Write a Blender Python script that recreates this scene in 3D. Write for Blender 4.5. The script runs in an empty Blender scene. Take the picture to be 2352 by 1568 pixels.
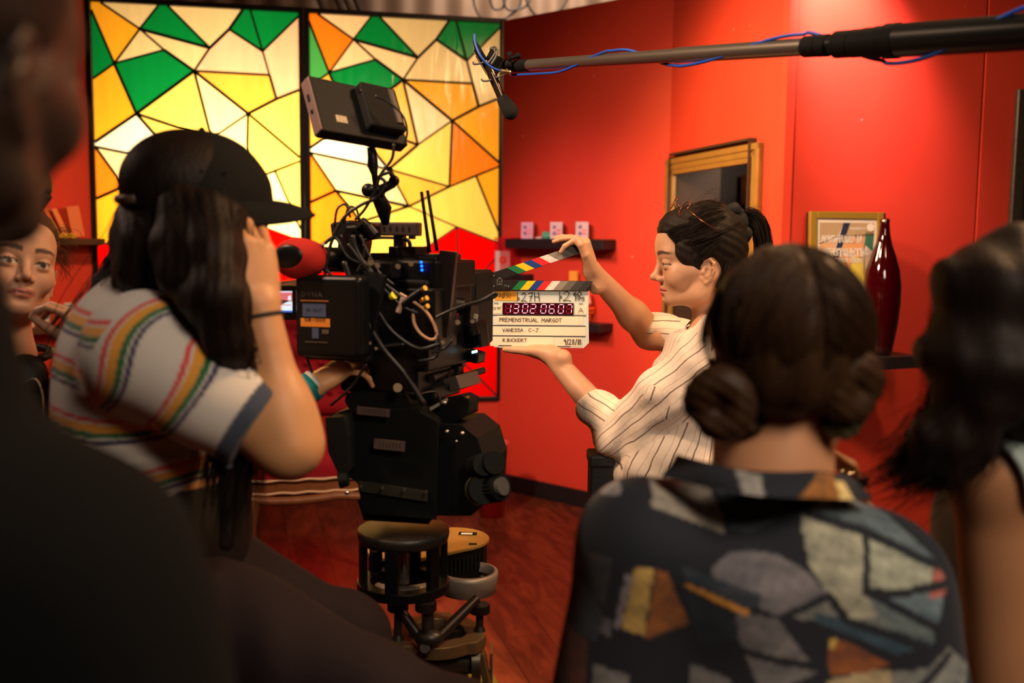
import bpy, math, random
import numpy as np
from mathutils import Vector, Matrix

S = bpy.context.scene
COL = S.collection
R = math.radians
# ---------------------------------------------------------------- camera
CAM_H = 1.55
cam_data = bpy.data.cameras.new('camera')
cam_data.lens = 35; cam_data.sensor_width = 36; cam_data.sensor_fit = 'HORIZONTAL'
cam_data.clip_start = 0.05; cam_data.clip_end = 60
cam_data.dof.use_dof = True; cam_data.dof.focus_distance = 2.58; cam_data.dof.aperture_fstop = 2.6
cam_ob = bpy.data.objects.new('camera', cam_data); COL.objects.link(cam_ob)
cam_rot = Matrix.Rotation(R(90-5.67), 3, 'X') @ Matrix.Rotation(R(.64), 3, 'Z')
cam_ob.matrix_world = Matrix.Translation((0, 0, CAM_H)) @ cam_rot.to_4x4()
S.camera = cam_ob
S.view_settings.view_transform = 'Standard'; S.view_settings.look = 'None'
S.view_settings.gamma = 1; S.view_settings.use_curve_mapping = False
S.view_settings.exposure = 0.0
S.cycles.max_bounces = 8; S.cycles.diffuse_bounces = 3; S.cycles.glossy_bounces = 3
S.cycles.transmission_bounces = 6; S.cycles.transparent_max_bounces = 8
S.cycles.sample_clamp_indirect = 4; S.cycles.use_denoising = True
S.cycles.caustics_reflective = False; S.cycles.caustics_refractive = False
# ---------------------------------------------------------------- world: dim studio air
wd = bpy.data.worlds.new('world'); S.world = wd; wd.use_nodes = True
wd.node_tree.nodes['Background'].inputs[0].default_value = (.55, .42, .36, 1)
wd.node_tree.nodes['Background'].inputs[1].default_value = .018

def lamp(name, kind, loc, target, power, color, size=.5, sizey=None, spot=60, blend=.5, spread=None):
    d = bpy.data.lights.new(name, kind); d.energy = power; d.color = color
    if kind == 'AREA':
        d.size = size
        if sizey: d.shape = 'RECTANGLE'; d.size_y = sizey
        if spread: d.spread = R(spread)
    else: d.shadow_soft_size = size
    if kind == 'SPOT': d.spot_size = R(spot); d.spot_blend = blend
    o = bpy.data.objects.new(name, d); COL.objects.link(o)
    o.location = loc
    o.rotation_euler = (Vector(target)-Vector(loc)).to_track_quat('-Z', 'Y').to_euler()
    return o
WARM = (1, .62, .30)
# tungsten lamp behind the stained glass set wall
lamp('lamp_behind_glass', 'AREA', (-1.80, 6.95, 1.70), (-1.62, 6.0, 1.80), 66, (1, .74, .44), .35)
lamp('lamp_behind_glass_high', 'AREA', (-.6, 8.0, 1.5), (-.9, 6.0, 1.7), 34, (1, .66, .36), .8)
# stage key from high left, aimed at the slate and the red walls
lamp('stage_key', 'SPOT', (-1.55, 1.5, 3.35), (.75, 3.7, 1.25), 470, (1, .66, .42), .16, spot=74, blend=.7)
# warm wash on the door wall
lamp('door_wall_wash', 'SPOT', (-1.6, 3.6, 3.3), (1.05, 4.7, 1.7), 420, (1, .62, .20), .12, spot=44, blend=.8)
# hard lamp grazing the wall by the picture
lamp('wall_grazer', 'SPOT', (1.30, 3.95, 3.00), (1.40, 4.38, 2.50), 300, (1, .52, .56), .06, spot=58, blend=.9)
lamp('right_wall_wash', 'SPOT', (-.4, 2.6, 3.3), (2.0, 4.75, 1.5), 430, (1, .56, .36), .12, spot=52, blend=.9)  # unseen spot, added to brighten the picture wall
lamp('back_wall_wash', 'SPOT', (-1.5, 3.3, 3.1), (.45, 5.8, 1.15), 260, (1, .34, .46), .12, spot=36, blend=.9)  # unseen pinkish spot, added to lift the back right wall
# left wall wash
lamp('left_wall_wash', 'SPOT', (-1.2, 3.6, 3.2), (-2.75, 5.3, 1.5), 190, (1, .55, .26), .1, spot=44, blend=.8)
# dim unseen overhead fill, added to brighten the crew
lamp('crew_fill_overhead', 'AREA', (1.0, -.5, 3.0), (.6, 1.35, 1.1), 17, (1, .80, .62), .8, spread=90)
# rim light on the crew from the set side
lamp('set_spill', 'AREA', (1.5, 1.9, 3.3), (-.4, 1.5, 1.1), 75, (1, .58, .28), .5)

# soft pink lamp from the left rear of the crew
lamp('left_crew_lamp', 'SPOT', (-2.3, 2.3, 2.6), (-.80, 1.62, 1.3), 60, (1, .66, .50), .15, spot=30, blend=.8)

# small unseen fill, added to brighten the room behind the door
lamp('back_room_fill', 'AREA', (1.455, 4.56, 2.1), (1.05, 5.6, 1.85), 9, (1, .72, .5), .2)
def px_ray(px, py):
    f = 35/36*2352
    d = cam_rot @ Vector(((px-1176)/f, -(py-784)/f, -1))
    return d
def at(px, py, Y):
    d = px_ray(px, py); return Vector((0, 0, CAM_H)) + d*(Y/d.y)
def on_plane(px, py, P, ang):
    n = Vector((-math.sin(R(ang)), math.cos(R(ang)), 0)); d = px_ray(px, py); C = Vector((0, 0, CAM_H))
    return C + d*(n.dot(Vector(P)-C)/n.dot(d))
def px_size(Y): return Y/(35/36*2352)

# ---------------------------------------------------------------- tags
def tag(o, label=None, cat=None, group=None, kind=None):
    if label: o['label'] = label
    if cat: o['category'] = cat
    if group: o['group'] = group
    if kind: o['kind'] = kind
    return o
def empty(name, loc, label=None, cat=None, group=None):
    o = bpy.data.objects.new(name, None); COL.objects.link(o); o.location = loc
    o.empty_display_size = .05
    return tag(o, label, cat, group)

# ---------------------------------------------------------------- materials
MATS = {}
def mat(name, color, rough=.6, metal=0, spec=.5, emit=None, estr=0, bump=0, bscale=200, var=0, vscale=6, coat=0, trans=0, sheen=0, ior=1.45, alpha=1):
    if name in MATS: return MATS[name]
    m = bpy.data.materials.new(name); m.use_nodes = True; nt = m.node_tree; b = nt.nodes['Principled BSDF']
    c = (*color, 1)
    b.inputs['Base Color'].default_value = c; b.inputs['Roughness'].default_value = rough
    b.inputs['Metallic'].default_value = metal; b.inputs['Specular IOR Level'].default_value = spec
    b.inputs['Coat Weight'].default_value = coat; b.inputs['Transmission Weight'].default_value = trans
    b.inputs['Sheen Weight'].default_value = sheen; b.inputs['IOR'].default_value = ior
    if emit: b.inputs['Emission Color'].default_value = (*emit, 1); b.inputs['Emission Strength'].default_value = estr
    tc = nt.nodes.new('ShaderNodeTexCoord')
    if var or True:
        nz = nt.nodes.new('ShaderNodeTexNoise'); nz.inputs['Scale'].default_value = vscale; nz.inputs['Detail'].default_value = 4
        nt.links.new(tc.outputs['Object'], nz.inputs['Vector'])
        mx = nt.nodes.new('ShaderNodeMix'); mx.data_type = 'RGBA'
        v = var if var else .06
        mx.inputs['A'].default_value = tuple(max(0, x*(1-v)) for x in color)+(1,)
        mx.inputs['B'].default_value = tuple(min(1, x*(1+v)) for x in color)+(1,)
        nt.links.new(nz.outputs['Fac'], mx.inputs['Factor']); nt.links.new(mx.outputs['Result'], b.inputs['Base Color'])
    if bump:
        n2 = nt.nodes.new('ShaderNodeTexNoise'); n2.inputs['Scale'].default_value = bscale; n2.inputs['Detail'].default_value = 3
        nt.links.new(tc.outputs['Object'], n2.inputs['Vector'])
        bp = nt.nodes.new('ShaderNodeBump'); bp.inputs['Strength'].default_value = bump; bp.inputs['Distance'].default_value = .002
        nt.links.new(n2.outputs['Fac'], bp.inputs['Height']); nt.links.new(bp.outputs['Normal'], b.inputs['Normal'])
    MATS[name] = m
    return m
def vcol_mat(name, rough=.6, spec=.4, sheen=0, bump=0, bscale=300, sss=0):
    if name in MATS: return MATS[name]
    m = bpy.data.materials.new(name); m.use_nodes = True; nt = m.node_tree; b = nt.nodes['Principled BSDF']
    a = nt.nodes.new('ShaderNodeAttribute'); a.attribute_name = 'Col'
    nt.links.new(a.outputs['Color'], b.inputs['Base Color'])
    b.inputs['Roughness'].default_value = rough; b.inputs['Specular IOR Level'].default_value = spec
    b.inputs['Sheen Weight'].default_value = sheen
    if sss:
        b.inputs['Subsurface Weight'].default_value = sss; b.inputs['Subsurface Radius'].default_value = (.6, .25, .12)
        b.inputs['Subsurface Scale'].default_value = .01
    tc = nt.nodes.new('ShaderNodeTexCoord')
    n2 = nt.nodes.new('ShaderNodeTexNoise'); n2.inputs['Scale'].default_value = bscale; n2.inputs['Detail'].default_value = 3
    nt.links.new(tc.outputs['Object'], n2.inputs['Vector'])
    bp = nt.nodes.new('ShaderNodeBump'); bp.inputs['Strength'].default_value = bump; bp.inputs['Distance'].default_value = .001
    nt.links.new(n2.outputs['Fac'], bp.inputs['Height']); nt.links.new(bp.outputs['Normal'], b.inputs['Normal'])
    MATS[name] = m
    return m

# ---------------------------------------------------------------- mesh builder
class MB:
    def __init__(s, M=None): s.v = []; s.f = []; s.mi = []; s.sm = []; s.M = M if M is not None else Matrix.Identity(4)
    def add(s, vs, fs, mi=0, smooth=False, M=None):
        T = s.M @ M if M is not None else s.M
        o = len(s.v); s.v += [tuple(T @ Vector(p)) for p in vs]
        s.f += [tuple(i+o for i in f) for f in fs]; s.mi += [mi]*len(fs); s.sm += [smooth]*len(fs); return s
    def box(s, c, sz, mi=0, M=None, rot=None):
        x, y, z = (k/2 for k in sz)
        vs = [(a*x, b*y, d*z) for a in (-1, 1) for b in (-1, 1) for d in (-1, 1)]
        T = Matrix.Translation(c) @ (rot.to_4x4() if rot is not None else Matrix.Identity(4))
        if M is not None: T = M @ T
        return s.add(vs, [(0, 1, 3, 2), (4, 6, 7, 5), (0, 4, 5, 1), (2, 3, 7, 6), (0, 2, 6, 4), (1, 5, 7, 3)], mi, False, T)
    def tube(s, pts, r, seg=8, mi=0, closed=False, caps=True, smooth=True):
        pts = [Vector(p) for p in pts]; n = len(pts)
        rs = r if isinstance(r, (list, tuple)) else [r]*n
        vs = []; up = None
        for i, p in enumerate(pts):
            a = pts[(i-1) % n] if (closed or i > 0) else p; b = pts[(i+1) % n] if (closed or i < n-1) else p
            t = (b-a); t = t.normalized() if t.length > 1e-9 else Vector((0, 0, 1))
            if up is None: up = Vector((0, 0, 1)) if abs(t.z) < .9 else Vector((1, 0, 0))
            u = t.cross(up)
            if u.length < 1e-6: u = t.cross(Vector((1, .3, .2)))
            u.normalize(); w = u.cross(t); up = w
            for k in range(seg):
                an = 2*math.pi*k/seg; vs.append(p + (u*math.cos(an)+w*math.sin(an))*rs[i])
        fs = []
        for i in range(n if closed else n-1):
            j = (i+1) % n
            for k in range(seg): fs.append((i*seg+k, i*seg+(k+1) % seg, j*seg+(k+1) % seg, j*seg+k))
        if caps and not closed: fs += [tuple(range(seg-1, -1, -1)), tuple((n-1)*seg+k for k in range(seg))]
        return s.add(vs, fs, mi, smooth)
    def cyl(s, a, b, r, r2=None, seg=20, mi=0):
        a = Vector(a); b = Vector(b); r2 = r if r2 is None else r2
        t = (b-a).normalized(); u = t.cross(Vector((0, 0, 1)) if abs(t.z) < .9 else Vector((1, 0, 0))).normalized(); w = u.cross(t)
        vs = []
        for p, q in ((a, r), (b, r2)):
            for k in range(seg): an = 2*math.pi*k/seg; vs.append(p+(u*math.cos(an)+w*math.sin(an))*q)
        s.add(vs, [(k, (k+1) % seg, seg+(k+1) % seg, seg+k) for k in range(seg)], mi, True)
        return s.add(vs, [tuple(range(seg-1, -1, -1)), tuple(seg+k for k in range(seg))], mi, False)
    def lathe(s, prof, c=(0, 0, 0), ax=(0, 0, 1), seg=32, mi=0, smooth=True):
        T = Matrix.Translation(c) @ Vector(ax).to_track_quat('Z', 'Y').to_matrix().to_4x4()
        vs = [(r*math.cos(2*math.pi*k/seg), r*math.sin(2*math.pi*k/seg), z) for r, z in prof for k in range(seg)]
        fs = [(i*seg+k, i*seg+(k+1) % seg, (i+1)*seg+(k+1) % seg, (i+1)*seg+k) for i in range(len(prof)-1) for k in range(seg)]
        return s.add(vs, fs, mi, smooth, T)
    def ball(s, c, r, mi=0, seg=16, rings=10, M=None):
        r = (r, r, r) if isinstance(r, (int, float)) else r
        vs = [(0, 0, r[2])]; fs = []
        for i in range(1, rings):
            a = math.pi*i/rings
            for k in range(seg): b = 2*math.pi*k/seg; vs.append((r[0]*math.sin(a)*math.cos(b), r[1]*math.sin(a)*math.sin(b), r[2]*math.cos(a)))
        vs.append((0, 0, -r[2])); e = len(vs)-1
        for k in range(seg): fs.append((0, 1+k, 1+(k+1) % seg)); fs.append((e, e-seg+(k+1) % seg, e-seg+k))
        for i in range(rings-2):
            for k in range(seg): a = 1+i*seg; fs.append((a+k, a+seg+k, a+seg+(k+1) % seg, a+(k+1) % seg))
        T = Matrix.Translation(c) if M is None else M @ Matrix.Translation(c)
        return s.add(vs, fs, mi, True, T)
    def prism(s, poly, d, mi=0, smi=None, M=None):
        """poly: list of (x,z) in local XZ plane, extruded y from 0 to d"""
        n = len(poly); vs = [(x, 0, z) for x, z in poly]+[(x, d, z) for x, z in poly]
        s.add(vs, [tuple(range(n)), tuple(range(2*n-1, n-1, -1))], mi, False, M)
        return s.add(vs, [(i, n+i, n+(i+1) % n, (i+1) % n) for i in range(n)], mi if smi is None else smi, False, M)
    def build(s, name, mats, parent=None, bevel=0, seg=2):
        me = bpy.data.meshes.new(name)
        if parent is not None:
            inv = parent_inv(parent); vs = [tuple(inv @ Vector(p)) for p in s.v]
        else: vs = s.v
        me.from_pydata(vs, [], s.f)
        if not isinstance(mats, (list, tuple)): mats = [mats]
        for m in mats: me.materials.append(m)
        me.polygons.foreach_set('material_index', s.mi); me.polygons.foreach_set('use_smooth', s.sm); me.update()
        o = bpy.data.objects.new(name, me); COL.objects.link(o)
        if parent is not None: o.parent = parent
        if bevel:
            b = o.modifiers.new('bevel', 'BEVEL'); b.width = bevel; b.segments = seg; b.limit_method = 'ANGLE'; b.angle_limit = R(40)
        return o
def world_of(o):
    M = Matrix.LocRotScale(o.location, o.rotation_euler, o.scale)
    return world_of(o.parent) @ M if o.parent else M
def parent_inv(o): return world_of(o).inverted()
def spline(pts, n=8):
    """Catmull-Rom through points"""
    P = [Vector(p) for p in pts]; P = [P[0]*2-P[1]]+P+[P[-1]*2-P[-2]]; out = []
    for i in range(1, len(P)-2):
        for k in range(n):
            t = k/n; a, b, c, d = P[i-1:i+3]
            out.append(.5*((2*b)+(c-a)*t+(2*a-5*b+4*c-d)*t*t+(-a+3*b-3*c+d)*t**3))
    return out+[P[-2]]
def frame(o, x, z=None):
    """4x4 with origin o, x axis x, y completing, z about up"""
    x = Vector(x).normalized(); z = Vector(z if z is not None else (0, 0, 1)); y = z.cross(x).normalized(); z = x.cross(y)
    M = Matrix((x, y, z)).transposed().to_4x4(); M.translation = Vector(o); return M
# ================================================================ SETTING
def struct(name, mb, m, bevel=0):
    o = mb.build(name, m, None, bevel); o['kind'] = 'structure'; return o
def red_paint():
    m = bpy.data.materials.new('red wall paint'); m.use_nodes = True; nt = m.node_tree; b = nt.nodes['Principled BSDF']
    tc = nt.nodes.new('ShaderNodeTexCoord'); nz = nt.nodes.new('ShaderNodeTexNoise'); nz.inputs['Scale'].default_value = 3; nz.inputs['Detail'].default_value = 6
    cr = nt.nodes.new('ShaderNodeValToRGB'); cr.color_ramp.elements[0].color = (.64, .050, .026, 1); cr.color_ramp.elements[1].color = (.74, .074, .037, 1)
    nt.links.new(tc.outputs['Object'], nz.inputs['Vector']); nt.links.new(nz.outputs['Fac'], cr.inputs['Fac'])
    # sparse scuffs
    n3 = nt.nodes.new('ShaderNodeTexNoise'); n3.inputs['Scale'].default_value = 26; n3.inputs['Detail'].default_value = 2
    mp = nt.nodes.new('ShaderNodeMapRange'); mp.inputs['From Min'].default_value = .77; mp.inputs['From Max'].default_value = .80
    nt.links.new(tc.outputs['Object'], n3.inputs['Vector']); nt.links.new(n3.outputs['Fac'], mp.inputs['Value'])
    mx = nt.nodes.new('ShaderNodeMix'); mx.data_type = 'RGBA'; mx.inputs['B'].default_value = (.8, .2, .16, 1)
    nt.links.new(mp.outputs['Result'], mx.inputs['Factor']); nt.links.new(cr.outputs['Color'], mx.inputs['A']); nt.links.new(mx.outputs['Result'], b.inputs['Base Color'])
    b.inputs['Roughness'].default_value = .42; b.inputs['Specular IOR Level'].default_value = .4
    n2 = nt.nodes.new('ShaderNodeTexNoise'); n2.inputs['Scale'].default_value = 90; nt.links.new(tc.outputs['Object'], n2.inputs['Vector'])
    bp = nt.nodes.new('ShaderNodeBump'); bp.inputs['Strength'].default_value = .12; bp.inputs['Distance'].default_value = .002
    nt.links.new(n2.outputs['Fac'], bp.inputs['Height']); nt.links.new(bp.outputs['Normal'], b.inputs['Normal'])
    return m
RED = red_paint()
BLACK = mat('black painted wood', (.012, .011, .012), .45)
def wood_floor():
    m = bpy.data.materials.new('red brown floorboards'); m.use_nodes = True; nt = m.node_tree; b = nt.nodes['Principled BSDF']
    tc = nt.nodes.new('ShaderNodeTexCoord'); mp = nt.nodes.new('ShaderNodeMapping'); mp.inputs['Rotation'].default_value = (0, 0, R(75))
    nt.links.new(tc.outputs['Object'], mp.inputs['Vector'])
    br = nt.nodes.new('ShaderNodeTexBrick'); br.inputs['Scale'].default_value = 1; br.inputs['Brick Width'].default_value = 1.22; br.inputs['Row Height'].default_value = .19
    br.inputs['Mortar Size'].default_value = .0025; br.inputs['Color1'].default_value = (.20, .052, .022, 1); br.inputs['Color2'].default_value = (.12, .028, .014, 1); br.inputs['Mortar'].default_value = (.03, .01, .007, 1)
    nt.links.new(mp.outputs['Vector'], br.inputs['Vector'])
    m2 = nt.nodes.new('ShaderNodeMapping'); m2.inputs['Scale'].default_value = (2.4, 9, 1); nt.links.new(mp.outputs['Vector'], m2.inputs['Vector'])
    nz = nt.nodes.new('ShaderNodeTexNoise'); nz.inputs['Scale'].default_value = 1.5; nz.inputs['Detail'].default_value = 7; nz.inputs['Distortion'].default_value = 1.2
    nt.links.new(m2.outputs['Vector'], nz.inputs['Vector'])
    cr = nt.nodes.new('ShaderNodeValToRGB'); cr.color_ramp.elements[0].position = .35; cr.color_ramp.elements[0].color = (.35, .3, .3, 1); cr.color_ramp.elements[1].position = .7; cr.color_ramp.elements[1].color = (1.5, 1.35, 1.2, 1)
    nt.links.new(nz.outputs['Fac'], cr.inputs['Fac'])
    mx = nt.nodes.new('ShaderNodeMix'); mx.data_type = 'RGBA'; mx.blend_type = 'MULTIPLY'; mx.inputs['Factor'].default_value = .8
    nt.links.new(br.outputs['Color'], mx.inputs['A']); nt.links.new(cr.outputs['Color'], mx.inputs['B']); nt.links.new(mx.outputs['Result'], b.inputs['Base Color'])
    b.inputs['Roughness'].default_value = .38
    bp = nt.nodes.new('ShaderNodeBump'); bp.inputs['Strength'].default_value = .35; bp.inputs['Distance'].default_value = .003
    nt.links.new(nz.outputs['Fac'], bp.inputs['Height']); nt.links.new(bp.outputs['Normal'], b.inputs['Normal'])
    return m
fl = MB(); fl.box((0, 4.2, -.03), (11, 13, .06)); struct('floor', fl, wood_floor())

WT = 2.89                                       # height of the set flats
C1 = Vector((-.09, 6.22, 0)); ANG_G = 11.0; ANG_B = -41.0
gdir = Vector((math.cos(R(ANG_G)), math.sin(R(ANG_G)), 0)); gn = Vector((gdir.y, -gdir.x, 0))   # gn faces the viewer
bdir = Vector((math.cos(R(ANG_B)), math.sin(R(ANG_B)), 0))
LG = C1 - gdir*2.38
S1 = C1 + bdir*1.225
def wall_seg(name, a, b, z0=0, z1=WT, th=.04, m=None, out=None):
    a = Vector(a); b = Vector(b); d = (b-a); L = d.length; mb = MB(frame(a, d))
    # inner face lies on the line a-b, thickness goes away from the viewer
    mb.box((L/2, th/2, (z0+z1)/2), (L, th, z1-z0)); return struct(name, mb, m or RED)
# glass wall: red apron below the panels
wall_seg('wall_back', LG, C1, 0, .555)
wall_seg('wall_back_right', C1, S1)
ANG_D = -75.0
ddir = Vector((math.cos(R(ANG_D)), math.sin(R(ANG_D)), 0)); S2 = S1 + ddir*1.19
# picture wall: from S2 receding slightly
ANG_P = 24.0
pdir = Vector((math.cos(R(ANG_P)), math.sin(R(ANG_P)), 0))
d3 = on_plane(2254, 300, S2, ANG_P); d4 = on_plane(2700, 300, S2, ANG_P)
S3 = Vector((d3.x, d3.y, 0)); S4 = Vector((d4.x, d4.y, 0))
TALL = 3.35
wall_seg('wall_right', S2, S3-pdir*.010, 0, TALL)
wall_seg('wall_right_far', S3+pdir*.006, S4, 0, TALL)
# thin dark joint behind the gap
mb = MB(frame(S3, pdir)); mb.box((0, .06, TALL/2), (.05, .02, TALL)); struct('trim_1', mb, BLACK)
# door wall pieces around the opening
DW0, DW1, DH = .075, .955, 1.925
wall_seg('wall_door_left', S1, S1+ddir*DW0, 0, TALL)
wall_seg('wall_door_right', S1+ddir*DW1, S2, 0, TALL)
wall_seg('wall_door_top', S1+ddir*DW0, S1+ddir*DW1, DH, TALL)
Md = frame(S1, ddir)
GILT = mat('dull gilt wood', (.36, .20, .045), .38, .25, var=.25, vscale=14)
cas = MB(Md)
def casing(mb, x0, x1, z, w, t, y):   # three-sided frame, mitred profile as nested steps
    mb.box((x0+w/2, y, z/2), (w, t, z)); mb.box((x1-w/2, y, z/2), (w, t, z)); mb.box(((x0+x1)/2, y, z-w/2), (x1-x0, t, w))
casing(cas, .012, 1.018, DH+.075, .085, .026, -.013); casing(cas, .012, 1.018, DH+.075, .03, .032, -.016); casing(cas, .052, .978, DH+.035, .02, .030, -.015)
struct('door_1_casing', cas, GILT, .004)
jam = MB(Md); jam.box((.082, .11, 1), (.012, .3, 2.02)); jam.box((.949, .11, 1), (.012, .3, 2.02)); jam.box((.515, .11, 2.02), (.87, .3, .012)); struct('door_1_jamb', jam, mat('dark stained jamb', (.05, .025, .014), .5))
# room behind the door: dark red wall, beam
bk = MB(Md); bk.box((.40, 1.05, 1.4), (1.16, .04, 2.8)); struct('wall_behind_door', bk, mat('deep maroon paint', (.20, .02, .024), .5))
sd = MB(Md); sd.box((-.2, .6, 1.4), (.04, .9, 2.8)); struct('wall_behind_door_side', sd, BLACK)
bm = MB(Md); bm.box((.43, .55, 1.86), (1.1, .12, .17)); struct('trim_2', bm, mat('rough brown beam', (.22, .11, .045), .7, var=.6, vscale=20), .004)
pst = MB(Md); pst.box((.27, .5, .95), (.14, .10, 1.9)); struct('trim_3', pst, BLACK, .004)
# left wall coming forward
L2 = LG + Vector((-math.cos(R(48)), -math.sin(R(48)), 0))*2.6
wall_seg('wall_left', L2, LG, 0, 3.1)
# baseboards
def base(name, a, b, sink=.0):
    d = (Vector(b)-Vector(a)); L = d.length; mb = MB(frame(a, d)); mb.box((L/2, -.011, .05), (L-.03, .022, .1)); struct(name, mb, BLACK, .003)
base('baseboard_back', LG, C1); base('baseboard_back_right', C1, S1); base('baseboard_right', S2, S3); base('baseboard_right_far', S3, S4); base('baseboard_left', L2, LG)
# edge strip closing the corner between glass and red wall
st = MB(frame(C1, bdir)); st.box((.006, -.004, WT/2+.28), (.012, .008, WT-.56)); struct('trim_4', st, BLACK)
# warehouse shell beyond: corrugated metal
def corrugated():
    m = mat('grey brown corrugated steel', (.20, .135, .10), .55, .2, var=.25, vscale=2)
    return m
cw = MB(); n = 300; W = 10.0; vs = []; fs = []
for i in range(n+1):
    x = -W/2-1+i*W*1.2/n; y = 9.3+.018*math.sin(i*.9)
    vs += [(x, y, 0), (x, y, 4.6)]
for i in range(n): fs.append((2*i, 2*i+2, 2*i+3, 2*i+1))
cw.add(vs, fs, 0, True); struct('wall_warehouse', cw, corrugated())
ce = MB(); ce.box((0, 4.5, 4.62), (12, 11, .04)); struct('ceiling', ce, mat('dark ceiling sheet', (.05, .045, .04), .8))
for nm, c, sz in (('wall_warehouse_left', (-5.4, 4.2, 2.3), (.05, 11, 4.6)), ('wall_warehouse_right', (5.4, 4.2, 2.3), (.05, 11, 4.6)), ('wall_warehouse_near', (0, -1.9, 2.3), (11, .05, 4.6))):
    b_ = MB(); b_.box(c, sz); struct(nm, b_, mat('dark studio wall', (.06, .05, .045), .8))
lamp('warehouse_lamp', 'AREA', (.2, 8.0, 4.2), (.2, 9.3, 3.3), 55, (1, .74, .52), .8)
# loose cables hanging over the flats
CAB = mat('black rubber cable', (.01, .01, .01), .4)
cb = MB()
for pts in ([(1085, -60), (1092, 20), (1130, 58), (1165, 40), (1195, 8), (1190, -60)], [(1120, -60), (1128, 10), (1145, 22), (1160, 5), (1158, -60)], [(1150, -60), (1160, 14), (1185, 22), (1215, 5), (1225, -60)], [(1190, -60), (1215, 15), (1245, 40), (1290, 18), (1330, -60)]):
    cb.tube(spline([at(x, y, 8.6+.02*i) for i, (x, y) in enumerate(pts)]), .011, 6)
o = cb.build('hanging_cable', CAB); tag(o, 'black rubber cable looping down above the set wall top', 'cable')
pp = MB()
for x0, x1 in ((735, 760), (778, 800), (795, 822), (820, 842)):
    pp.cyl(at(x0-26, -60, 8.9), at(x1, 60, 8.9), .03, seg=10)
o = pp.build('hanging_drape', mat('dark brown drape', (.045, .03, .022), .9)); tag(o, 'dark pleated drape hanging behind the top of the stained glass', 'drape', kind='stuff')
# ================================================================ STAINED GLASS PANELS
# design: vertices in panel space, u right 0..1, v down 0..1 ; measured once, used for both panels
def homog(src, dst):
    A = []
    for (x, y), (u, v) in zip(src, dst):
        A.append([x, y, 1, 0, 0, 0, -u*x, -u*y, -u]); A.append([0, 0, 0, x, y, 1, -v*x, -v*y, -v])
    h = np.linalg.svd(np.array(A))[2][-1].reshape(3, 3)
    def f(p):
        q = h @ np.array([p[0], p[1], 1.]); return (float(q[0]/q[2]), float(q[1]/q[2]))
    return f
UV4 = [(0, 0), (1, 0), (1, 1), (0, 1)]
HR = homog([(712, 32), (1145, 57), (1139, 911), (716, 920)], UV4)
HL = homog([(208, 0), (690, 29), (705, 921), (240, 933)], UV4)
zl = lambda x, y: HL((200+x/2.45, y/2.45)); zr = lambda x, y: HR((680+x/2.45, y/2.45)); zq = lambda x, y: HR((600+x/3.0155, 480+y/3.0155))
V = dict(
 TL=(0, 0), TR=(1, 0), BL=(0, 1), BR=(1, 1),
 t1=zl(75, 2), t2=zl(405, 15), t3=zl(460, 20), t4=zl(885, 50), t5=zl(930, 55), tr=zl(1200, 90),
 l0=zl(22, 45), l1=zl(45, 435), l2=zl(55, 795), l3=zl(58, 815), l5=zr(92, 1135), l6=zr(95, 1390),
 p1=zl(300, 155), p2=zl(155, 350), p3=zl(700, 265), p4=zl(810, 160), p5=zl(1000, 285), p6=zl(440, 275), p7=zl(612, 395), p8=zl(283, 635),
 p9=zl(1040, 420), p10=zl(1080, 555), p11=zl(920, 637), p12=zl(713, 778), r3=zl(1212, 505), r5=zl(1213, 885),
 p14=zr(520, 950), p17=zr(858, 1048), r4=zr(1135, 935), p18=zr(1005, 985), r7=zr(1130, 1300),
 p15=zr(225, 1070), p16=zr(632, 1158), p19=zr(900, 1275), r6=zr(1128, 1365), q1=zr(365, 1245), q2=zr(350, 1255),
 q3=zr(680, 1425), q4=zr(130, 1380), q5=zr(905, 1510), q6=zq(1560, 395), q7=zq(1630, 320), m1=zr(400, 1480))
for k in ('TL', 't1', 't2', 't3', 't4', 't5'): V[k] = (V[k][0], 0)
for k in ('l0', 'l1', 'l2', 'l3', 'l5', 'l6'): V[k] = (0, V[k][1])
for k in ('tr', 'r3', 'r5', 'r4', 'r7', 'r6', 'q7'): V[k] = (1, V[k][1])
V['l3'] = (0, V['l2'][1]+.012)
V.update(b0=(.34, .66), b1=(.62, .70), b2=(.84, .735), b3=(1, .80), b4=(0, .80), b5=(.30, .86), b6=(.55, 1), b7=(.22, 1), b8=(.60, .80), b9=(0, .66))
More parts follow.
